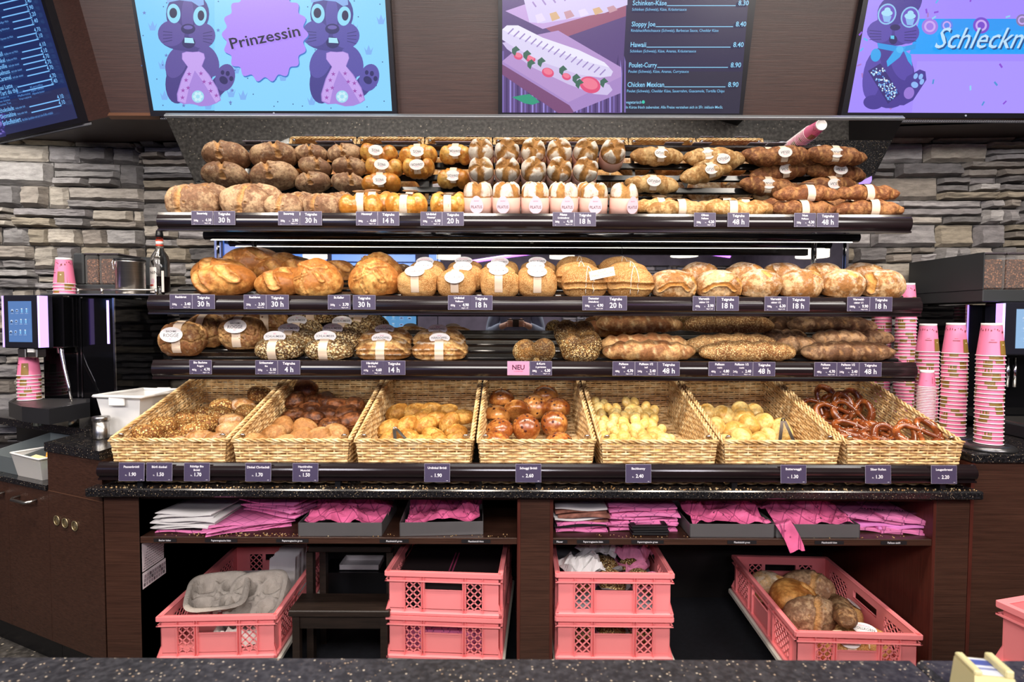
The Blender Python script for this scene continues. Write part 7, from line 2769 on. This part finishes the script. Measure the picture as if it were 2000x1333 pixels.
def rabbit_a(dx, c1, c2, c3):
    s = S2
    e = lambda x, y, rx, ry, c, rot=0: s.ell(x + dx, y, rx, ry, c, rot)
    e(352, 158, 27, 45, c1, 8)
    e(372, 135, 47, 52, c1)
    e(346, 122, 20, 32, c2, 20); e(408, 120, 20, 32, c2, -20)
    e(430, 166, 34, 16, c1, -52)
    e(441, 152, 19, 27, c2, 14)
    for px_, py_, r_ in ((436, 142, 4.5), (446, 144, 5), (453, 154, 5)):
        e(px_, py_, r_ * 0.8, r_, c3)
    e(438, 157, 9, 7, c3, 40)
    e(368, 28, 42, 44, c1)
    e(364, 68, 54, 32, c1); e(336, 66, 26, 25, c2); e(396, 70, 26, 25, c2)
    e(368, 30, 12, 36, c2)
    e(341, 27, 13, 19, '#8fd8f8', -6); e(392, 32, 13, 19, '#8fd8f8', 6)
    e(340, 26, 7.5, 10, '#221d4a'); e(394, 31, 6.5, 10, '#221d4a')
    e(369, 57, 14, 10, c3); e(369, 54, 9, 4, '#6a5fae')
    e(370, 84, 13, 11, c3); s.poly([(362 + dx, 74), (378 + dx, 75), (381 + dx, 85), (362 + dx, 84)], '#a8e2f8')
    for k in range(4):
        s.stroke([(320 + dx, 62 + 7 * k), (338 + dx, 64 + 5 * k)], 1.0, c3); s.stroke([(398 + dx, 66 + 5 * k), (416 + dx, 62 + 8 * k)], 1.0, c3)
    s.poly([(326 + dx, -14), (398 + dx, -14), (400 + dx, 10), (390 + dx, 13), (376 + dx, 4), (352 + dx, 1), (328 + dx, 6)], '#86aee8')
    dress = '#c4a2ee'
    s.poly([(357 + dx, 104), (366 + dx, 101), (378 + dx, 102), (390 + dx, 101), (400 + dx, 105), (402 + dx, 114), (396 + dx, 130), (410 + dx, 146), (426 + dx, 172), (433 + dx, 196), (424 + dx, 202), (410 + dx, 207), (394 + dx, 208), (376 + dx, 203), (360 + dx, 204), (348 + dx, 198), (347 + dx, 184), (356 + dx, 154), (368 + dx, 131), (357 + dx, 116)], '#a886dc')
    s.poly([(358 + dx, 105), (366 + dx, 102), (378 + dx, 103), (390 + dx, 102), (399 + dx, 106), (401 + dx, 114), (395 + dx, 129), (408 + dx, 146), (424 + dx, 172), (431 + dx, 195), (423 + dx, 201), (398 + dx, 160), (382 + dx, 138), (372 + dx, 165), (364 + dx, 202), (350 + dx, 197), (349 + dx, 184), (358 + dx, 154), (369 + dx, 131), (358 + dx, 116)], dress)
    for x, y in ((371, 145), (394, 144), (365, 157), (369, 172), (359, 177), (400, 160), (412, 163), (413, 178), (358, 191), (424, 187)):
        s.poly([(x + dx + (5 if i % 2 == 0 else 1.8) * math.sin(i * math.pi / 5), y - (5 if i % 2 == 0 else 1.8) * math.cos(i * math.pi / 5)) for i in range(10)], '#9a4fb0')
    e(388, 189, 12, 12, '#9fd9f0')
    for k in range(6):
        e(388 + 6.5 * math.cos(k * 1.047), 189 + 6.5 * math.sin(k * 1.047), 3.2, 3.2, '#c8ecf8')


rabbit_a(0, '#4a3f86', '#5f519c', '#2f2862')
rabbit_a(281, '#46418e', '#5a53a8', '#2c2a68')
bd = []
for k in range(144):
    a = 2 * math.pi * k / 144
    r = 1 + 0.055 * math.cos(18 * a)
    bd.append((519 + 80 * r * math.cos(a), 68 + 88 * r * math.sin(a)))
S2.poly([(x + 1.5, y + 2.5) for x, y in bd], '#3a74c8')
S2.poly(bd, '#b08cf8')
S2.text('Prinzessin', 456, 97, 21, '#0c0d2c', bold=0.012, to=(590, 71))
S2.ell(536, 221.5, 2, 2, '#b8b8c4', n=10)
S2.finish([(295, 227), (776, 229), (757, -75), (245, -75)])

# ---- screen 3: sandwich menu
S3 = Scr('menu_screen', 'dark sandwich menu screen with a photo of filled baguettes', FO, FN, Vector((1, 0, 0)), FTOP, 0.03)
S3.poly([(1212, 221), (1443, 222), (1467, -70), (1228, -70)], '#2a2448')
S3.poly([(1212, 221), (1443, 222), (1449, 140), (1217, 140)], '#2c2840')
S3.poly([(981, 220), (1212, 221), (1228, -70), (981, -70)], '#5c4680')
for k in range(34):
    x = 981 + k * 7.2
    S3.poly([(x, 220), (x + 3.2, 220), (x + 3.2, 100 + (k * 37) % 60), (x, 100 + (k * 53) % 60)], ('#7a66b0', '#46346a', '#9a8ad8')[k % 3])
S3.poly([(1010, 18), (1224, -40), (1222, 32), (1096, 76)], '#9c5a78')
S3.poly([(987, 22), (1226, -60), (1224, 10), (1060, 57)], '#c8a6e0')
S3.poly([(981, 120), (981, 145), (1118, 220), (1212, 182), (1213, 150), (1120, 92), (1066, 72)], '#a888c8')
S3.poly([(981, 120), (1110, 200), (1213, 150), (1213, 132), (1090, 60), (1040, 70)], '#b795d0')
S3.poly([(981, 126), (1112, 206), (1120, 218), (1118, 221), (1090, 221), (981, 146)], '#7a4a78')
S3.poly([(1022, -5), (1226, -60), (1225, 10), (1180, 26), (1120, 36), (1060, 46), (1034, 44)], '#d8ccf6')
for k in range(9):
    S3.stroke([(1040 + k * 19, 4 - k * 4), (1047 + k * 19, 14 - k * 4)], 3, '#a58ac8')
for k in range(6):
    S3.poly([(1045 + k * 28, 30 - k * 3), (1058 + k * 28, 26 - k * 3), (1066 + k * 28, 40 - k * 4), (1050 + k * 28, 46 - k * 4)], ('#e6d9f8', '#d9b28a', '#c99aa8')[k % 3])
S3.poly([(981, 84), (990, 96), (1040, 132), (1110, 165), (1160, 184), (1186, 186), (1196, 176), (1190, 166), (1100, 128), (1000, 80)], '#cfc0ea')
for x, y, r in ((1012, 110, 9), (1036, 115, 10), (1070, 142, 12), (1106, 150, 9), (1152, 166, 21)):
    S3.ell(x, y, r, r * 0.75, '#e0507c', 20); S3.ell(x, y - 2, r * 0.75, r * 0.5, '#f07d98', 20)
S3.poly([(981, 58), (990, 50), (1012, 50), (1060, 74), (1130, 98), (1180, 122), (1197, 140), (1193, 149), (1172, 152), (1130, 146), (1060, 122), (1000, 90), (981, 78)], '#dcd4f4')
S3.poly([(981, 58), (990, 50), (1012, 50), (1060, 74), (1130, 98), (1180, 122), (1190, 132), (1150, 122), (1080, 100), (1000, 68)], '#ece8fc')
for k in range(17):
    x, y = 992 + k * 11.2, 55 + k * 5.0
    S3.stroke([(x, y + 12), (x + 11, y + 1)], 2.4, '#9c88c4')
for x, y in ((1000, 96), (1022, 104), (1030, 122), (1050, 118), (1092, 134), (1118, 150), (1124, 160), (1172, 158)):
    S3.poly([(x, y), (x + 8, y - 6), (x + 16, y + 2), (x + 9, y + 5), (x + 6, y + 14), (x, y + 8)], '#3f6a5c')
S3.poly([(1000, 190), (1020, 186), (1034, 184), (1046, 192), (1054, 200), (1040, 205), (1024, 202)], '#2f9a7c')
CY = '#8fd4fb'
for nm, price, y, xl, xr, sub in (('Schinken-Käse', '8.30', 12, 1234, 1459, 'Schinken (Schweiz), Käse, Kräutersauce'), ('Sloppy Joe', '8.40', 53, 1232, 1454, 'Rindshackfleischsauce (Schweiz), Barbecue Sauce, Cheddar Käse'),
                                  ('Hawaii', '8.40', 93, 1230, 1449, 'Schinken (Schweiz), Käse, Ananas, Kräutersauce'), ('Poulet-Curry', '8.90', 132.5, 1227, 1444, 'Poulet (Schweiz), Käse, Ananas, Currysauce'),
                                  ('Chicken Mexican', '8.90', 170.5, 1224, 1439, 'Poulet (Schweiz), Cheddar Käse, Sauerrahm, Guacamole, Tortilla Chips')):
    wn = {'Schinken-Käse': 66, 'Sloppy Joe': 46, 'Hawaii': 30, 'Poulet-Curry': 54, 'Chicken Mexican': 71}[nm]
    S3.text(nm, xl, y, 9.5, CY, bold=0.012, to=(xl + wn, y))
    S3.text(price, xr - 20, y, 9.5, CY, bold=0.012, to=(xr, y))
    S3.stroke([(xl + wn + 2, y - 0.5), (xr - 23, y - 0.5)], 1.3, CY)
    ws = len(sub) * 2.78
    S3.text(sub, xl - 1, y + 10.5, 5.4, '#7cc4f4', bold=0.004, to=(xl - 1 + ws, y + 10.5))
S3.text('vegetarisch', 1221, 203, 6, CY, bold=0.004, to=(1251, 203)); S3.ell(1256, 199.5, 3, 3.4, '#39c8b0', n=12)
S3.text('In Kürze frisch zubereitet. Alle Preise verstehen sich in SFr. inklusiv MwSt.', 1221, 212.5, 5.4, CY, bold=0.004, to=(1409, 212.5))
S3.ell(1210, 226.5, 2, 2, '#b8b8c4', n=10)
S3.finish([(973, 232), (1449, 232), (1485, -75), (973, -75)])

# ---- screen 4: violet rabbit advert
S4 = Scr('menu_screen', 'violet screen with a chocolate rabbit and the word Schleckmaul', FO, FN, Vector((1, 0, 0)), FTOP, 0.03)
S4.poly([(1655, 220), (2170, 222), (2190, -70), (1708, -70)], '#a48cff')
S4.poly([(1780, 220.5), (2170, 222), (2182, 120), (1790, 120)], '#ab95ff')
S4.poly([(1795, 37), (2185, 37), (2178, 106), (1775, 106)], '#27a2fb')
S4.poly([(1850, 37), (2185, 37), (2184, 60), (1850, 60)], '#2f9af6')
for x, y, r, c in ((1815, 52, 16, '#a07ce8'), (1915, 50, 16, '#7a4fd0'), (1848, 50, 12, '#5a86f0'), (1995, 40, 12, '#8a7ab0')):
    S4.ell(x, y, r, r, c); S4.ell(x, y, r * 0.7, r * 0.7, '#c9a8f4'); S4.ell(x, y, r * 0.45, r * 0.45, c)
rs4 = random.Random(2)
for k in range(64):
    x, y = rs4.uniform(1672, 2100), rs4.uniform(-5, 216)
    a = rs4.uniform(0, 3.14)
    if 34 < y < 110 and x > 1780:
        continue
    S4.stroke([(x, y), (x + 9 * math.cos(a), y + 9 * math.sin(a))], 3.2, rs4.choice(['#5fb4f0', '#8a4fd8', '#8fd0f4', '#4f94d8', '#a878c8']))


def rabbit_b():
    e = lambda x, y, rx, ry, c, rot=0: S4.ell(x, y, rx, ry, c, rot)
    c1, c2, c3 = '#4a3c96', '#5a4aac', '#2c2464'
    e(1735, 150, 50, 62, c1); e(1702, 150, 18, 45, c2, 8); e(1705, 200, 20, 14, c1); e(1760, 125, 20, 34, c2, -20)
    S4.poly([(1740, 205), (1770, 150), (1795, 136), (1806, 140), (1808, 156), (1782, 196), (1764, 206)], c1)
    e(1787, 149, 4, 6, '#8fb8f8', 25); e(1797, 150, 4, 6, '#8fb8f8', 25); e(1799, 160, 4, 6, '#8fb8f8', 25); e(1785, 166, 7, 6, '#8fb8f8', 20); e(1774, 182, 10, 12, '#9878d8', 20)
    e(1766, -5, 34, 40, c1); e(1752, 30, 40, 40, c1); e(1742, 62, 50, 28, c1); e(1717, 62, 24, 22, c2); e(1770, 64, 24, 22, c2)
    for x, y in ((1731, 28), (1776, 34)):
        e(x, y, 18, 21, '#8ec2f0', 20); e(x, y, 15, 18, '#6a4fc0', 20)
        S4.poly([(x - 9, y + 2), (x + 9, y + 4), (x + 5, y + 16), (x - 6, y + 15)], '#8ab8f0')
        e(x, y - 2, 11, 6, '#a6dcf8'); e(x + 1, y - 8, 6, 5, '#a6dcf8')
    e(1747, 54, 10, 6, c3); e(1743, 78, 8, 9, c3); S4.poly([(1738, 70), (1745, 70), (1745, 77), (1738, 76)], '#5fc8f4')
    for k in range(4):
        S4.stroke([(1697, 60 + 6 * k), (1720, 62 + 5 * k)], 1.0, c3); S4.stroke([(1765, 64 + 5 * k), (1788, 60 + 7 * k)], 1.0, c3)
    S4.poly([(1712, 84), (1760, 92), (1788, 86), (1786, 96), (1756, 103), (1714, 95)], '#2d9ae8')
    S4.poly([(1752, 90), (1768, 92), (1756, 112), (1732, 131), (1730, 120)], '#39a8f0'); S4.poly([(1762, 96), (1778, 108), (1780, 130), (1772, 120)], '#39a8f0'); e(1756, 97, 7, 7, '#54baf8')
    e(1709, 108, 10, 13, '#33a4ee', 10)
    S4.poly([(1694, 139), (1718, 124), (1756, 184), (1733, 203)], '#3a2f78')
    for k in range(120):
        u, v = rs4.random(), rs4.random()
        x = 1697 + u * 21 + v * 37; y = 138 - u * 13 + v * 60
        S4.ell(x, y, 1.6, 1.6, rs4.choice(['#b4dcff', '#7ab8f4', '#e8f4ff', '#5f8fe0']), n=7)


rabbit_b()
S4.text('Schleckmaul', 1822, 98, 40, '#1c4f90', bold=0.0, to=(2056, 98), shear=0.22)
S4.text('Schleckmaul', 1819, 95, 40, '#bfe2fc', bold=0.004, to=(2053, 95), shear=0.22)
S4.ell(1884, 226, 2, 2, '#b8b8c4', n=10)
S4.finish([(1641, 230), (2180, 232), (2205, -75), (1700, -75)])

# ---- screen 1: drinks menu on the wing
S1 = Scr('menu_screen', 'dark blue drinks price menu screen on the left fascia wing', WO, WN, WX, WTOP, 0.03)
S1.poly([(153, 231), (-200, 313), (-330, -70), (60, -70)], '#14265c')
S1.poly([(153, 231), (-200, 313), (-222, 250), (131, 170)], '#252a54')
BL = '#7cc0ff'
S1.poly([(14, 266), (-80, 288), (-90, 225), (2, 215)], '#2a2a66')
rs1 = random.Random(6)
for k in range(60):
    S1.ell(rs1.uniform(-10, 11), rs1.uniform(222, 262), 2.2, 1.6, rs1.choice(['#5a4fa0', '#3c3484', '#7a70c0']), n=7)


def mline(y0, name, small, price, xe):
    """One menu line: y0 is the line's height in the photo at x = 0, xe where the price ends."""
    yy = lambda x: y0 - 0.235 * x
    S1.text(price, xe - 12, yy(xe - 12), 9, BL, bold=0.01, to=(xe, yy(xe)))
    w = len(name) * 3.0
    x0 = {'Schokolade': 6, 'Ovomaltine': 10, 'Entkoffeiniert': 15}.get(name, xe - 92 - w * 0.75)
    if name:
        S1.text(name, x0, yy(x0), 9, BL, bold=0.012, to=(x0 + w, yy(x0 + w)))
    x1 = x0 + w + 3
    if small:
        ws = len(small) * 1.25
        S1.text(small, x1, yy(x1), 4.5, '#6aa8f0', to=(x1 + ws, yy(x1 + ws)))
        x1 += ws + 2
    if price:
        S1.stroke([(max(x1, -60), yy(max(x1, -60))), (xe - 14, yy(xe - 14))], 1.2, BL)


for y0, name, small, pr, xe in ((8, '', '', '3.50', 62), (22, 'Espresso', 'mit Kaffeelöffel', '3.40', 70), (36, 'Café Crème', 'mit Milch', '3.90', 74), (50, '', 'Espresso mit fluffiger Milch', '3.20', 79), (64, 'Macchiato', 'mit wenig Milchschaum', '3.40', 83),
                               (82, '', 'kräftiger Espresso mit Milch', '4.70', 88), (95, 'Macchiato', '', '5.10', 92), (113, 'Schale hell', 'Kaffee mit viel Milch', '4.10', 98), (126, 'Schale dunkel', 'Kaffee mit Milch', '4.10', 101), (138, 'Latte Vanille', 'hell oder dunkel', '4.70', 105),
                               (150, 'Latte Haselnuss', 'hell oder dunkel', '4.70', 109), (162, 'Latte Caramel', 'hell oder dunkel', '4.70', 113), (179, 'Chai Latte', '', '4.70', 118), (190, 'Thé von l\'art du thé', '', '3.40', 121),
                               (223, 'Schokolade', 'heiss oder kalt', '4.10', 133), (235, 'Ovomaltine', 'heiss oder kalt', '4.10', 136)):
    mline(y0, name, small, pr, xe)
S1.text('Entkoffeiniert', 15, 249 - 0.235 * 15 + 0, 10, BL, bold=0.012, to=(50, 249 - 0.235 * 50))
S1.text('Alle Kaffee Spezialitäten sind auch ohne Koffein erhältlich', 52, 249 - 0.235 * 52, 5, '#5f9ce8', to=(112, 249 - 0.235 * 112))
for c, x0 in ((0, 2), (1, 42), (2, 68)):
    for r in range(3):
        x = x0 + r * 2
        y = (196 if c == 0 else 188 if c == 1 else 180) + r * 6.5 - 0.1 * x
        S1.text(('English Breakfast Tee', 'Jasmin Grüntee', 'Früchte Tee', 'Rooibos', 'Pfefferminz', 'Verveine', 'Kamille', 'Ingwer Zitrone', 'Alpenkräuter')[c * 3 + r], x, y, 4.2, '#5f9ce8', to=(x + 24, y - 0.235 * 24))
S1.finish([(160, 240), (-205, 325), (-345, -75), (66, -75)])

strip(-30, 284, 178, 239.5, WO, WN, WX, WTOP, 'perforated_strip', 'perforated metal strip under the drinks menu screen')
strip(312, 229, 782, 231, FO, FN, 0, 0, 'perforated_strip', 'perforated metal strip under the rabbit screen')
strip(972, 234, 1450, 235, FO, FN, 0, 0, 'perforated_strip', 'perforated metal strip under the sandwich menu screen')
strip(1636, 234, 2080, 236, FO, FN, 0, 0, 'perforated_strip', 'perforated metal strip under the violet rabbit screen')
# ---------------------------------------------------------------- the photographer, seen in the back mirror
def skin(name, verts, edges, radii, mat, parent, roots=(0,), sub=2):
    me = bpy.data.meshes.new(name)
    me.from_pydata(verts, edges, [])
    o = put(name, me, parent)
    md = o.modifiers.new('skin', 'SKIN')
    md.use_smooth_shade = True
    if not me.skin_vertices:
        return o
    lay = me.skin_vertices[0].data
    for i, r in enumerate(radii):
        lay[i].radius = (r, r) if not isinstance(r, tuple) else r
        lay[i].use_root = i in roots
    s = o.modifiers.new('smooth', 'SUBSURF')
    s.levels = s.render_levels = sub
    me.materials.append(mat)
    return o


SKINM = simple('skin', '#c99578', 0.5)
pv = thing('person', 'person in a grey-blue jacket holding up a phone, seen in the mirror', 'person', (0.035, -0.50, 0.0))
V = [(0, 0, 0.93), (0, 0, 1.12), (0, 0.0, 1.33), (0, 0.0, 1.455), (0, 0.015, 1.545), (0, 0.02, 1.655)]
Rr = [(0.15, 0.11), (0.13, 0.10), (0.15, 0.11), 0.055, (0.072, 0.088), (0.06, 0.075)]
E = [(0, 1), (1, 2), (2, 3), (3, 4), (4, 5)]
for sx in (-1, 1):
    b = len(V)
    V += [(sx * 0.09, 0, 0.86), (sx * 0.10, 0.015, 0.48), (sx * 0.10, -0.01, 0.09), (sx * 0.11, 0.12, 0.035)]
    Rr += [0.085, 0.06, 0.04, 0.035]
    E += [(0, b), (b, b + 1), (b + 1, b + 2), (b + 2, b + 3)]
    a = len(V)
    V += [(sx * 0.175, 0, 1.40), (sx * 0.25, 0.09, 1.14), (sx * 0.105, 0.30, 1.215), (sx * 0.075, 0.345, 1.225)]
    Rr += [0.055, 0.042, 0.028, (0.030, 0.018)]
    E += [(2, a), (a, a + 1), (a + 1, a + 2), (a + 2, a + 3)]
body = skin('body', V, E, Rr, SKINM, pv)
for sx in (-1, 1):
    for k, (dz, L) in enumerate(((0.024, 0.062), (0.008, 0.068), (-0.008, 0.064), (-0.022, 0.05))):
        p0 = Vector((sx * 0.072, 0.352, 1.225 + dz))
        pts = [p0, p0 + Vector((sx * 0.004, L * 0.55, 0.002)), p0 + Vector((-sx * 0.022, L * 0.80, 0.003)), p0 + Vector((-sx * 0.045, L * 0.72, 0.004))]
        skin('finger', [tuple(p) for p in pts], [(0, 1), (1, 2), (2, 3)], [0.009, 0.0085, 0.008, 0.007], SKINM, body, sub=1)
    t0 = Vector((sx * 0.075, 0.345, 1.245))
    skin('thumb', [tuple(t0), tuple(t0 + Vector((-sx * 0.012, 0.014, 0.022))), tuple(t0 + Vector((-sx * 0.034, 0.022, 0.030)))], [(0, 1), (1, 2)], [0.011, 0.010, 0.008], SKINM, body, sub=1)
JV = [(0, 0, 0.88), (0, 0, 1.10), (0, 0.0, 1.33), (0, 0.0, 1.43)]
JR = [(0.175, 0.135), (0.16, 0.125), (0.175, 0.13), (0.075, 0.07)]
JE = [(0, 1), (1, 2), (2, 3)]
for sx in (-1, 1):
    a = len(JV)
    JV += [(sx * 0.18, 0, 1.395), (sx * 0.255, 0.09, 1.135), (sx * 0.13, 0.265, 1.203)]
    JR += [0.075, 0.058, 0.045]
    JE += [(2, a), (a, a + 1), (a + 1, a + 2)]
skin('jacket', JV, JE, JR, simple('grey_blue_cloth', '#8b93a8', 0.8, var=0.2, vscale=14, bump=0.3, bscale=40), pv)
LV = [(0, 0, 0.95)] + [(0, 0, 0.90)]
LE, LR = [(0, 1)], [(0.155, 0.115), (0.15, 0.115)]
for sx in (-1, 1):
    a = len(LV)
    LV += [(sx * 0.09, 0, 0.84), (sx * 0.10, 0.015, 0.48), (sx * 0.10, -0.01, 0.12)]
    LR += [0.098, 0.076, 0.065]
    LE += [(1, a), (a, a + 1), (a + 1, a + 2)]
skin('trousers', LV, LE, LR, simple('dark_cloth', '#23242c', 0.85), pv)
mb = MB(); mb.grid(lambda u, v: ((0.078 + 0.006 * math.sin(v * 9)) * math.cos(u * 6.2832) * math.sin(v * 1.75), 0.012 + 0.092 * math.sin(u * 6.2832) * math.sin(v * 1.75) - 0.012 * v, 1.60 + 0.125 * math.cos(v * 1.75)), 24, 8)
mb.build('hair', simple('brown_hair', '#3a2a20', 0.7), pv)
mb = MB()
for sx in (-1, 1):
    mb.lathe([(0.0, 0.010), (0.009, 0.004), (0.009, -0.004), (0.0, -0.010)], 10, Matrix.Translation((sx * 0.031, 0.098, 1.592)))
mb.build('eyes', simple('eye_dark', '#2a211d', 0.2), body)
mb = MB(); mb.lathe([(0.004, 0.025), (0.009, 0.012), (0.014, -0.006), (0.006, -0.012)], 10, Matrix.Translation((0, 0.108, 1.565))); mb.build('nose', SKINM, body)
mb = MB(); mb.box(-0.022, 0.022, 0.095, 0.103, 1.516, 1.524, None, 0.003); mb.build('mouth', simple('lips', '#a8604f', 0.5), body)
mb = MB(); mb.box(-0.078, 0.078, -0.004, 0.004, -0.038, 0.038, None, 0.003)
tag(put('phone', mb.mesh('phone', BLACK), None, None, (0.035, -0.50 + 0.375, 1.235), (R(-4), 0, 0)), 'black phone held up in both hands by the person, seen mirrored', 'phone')
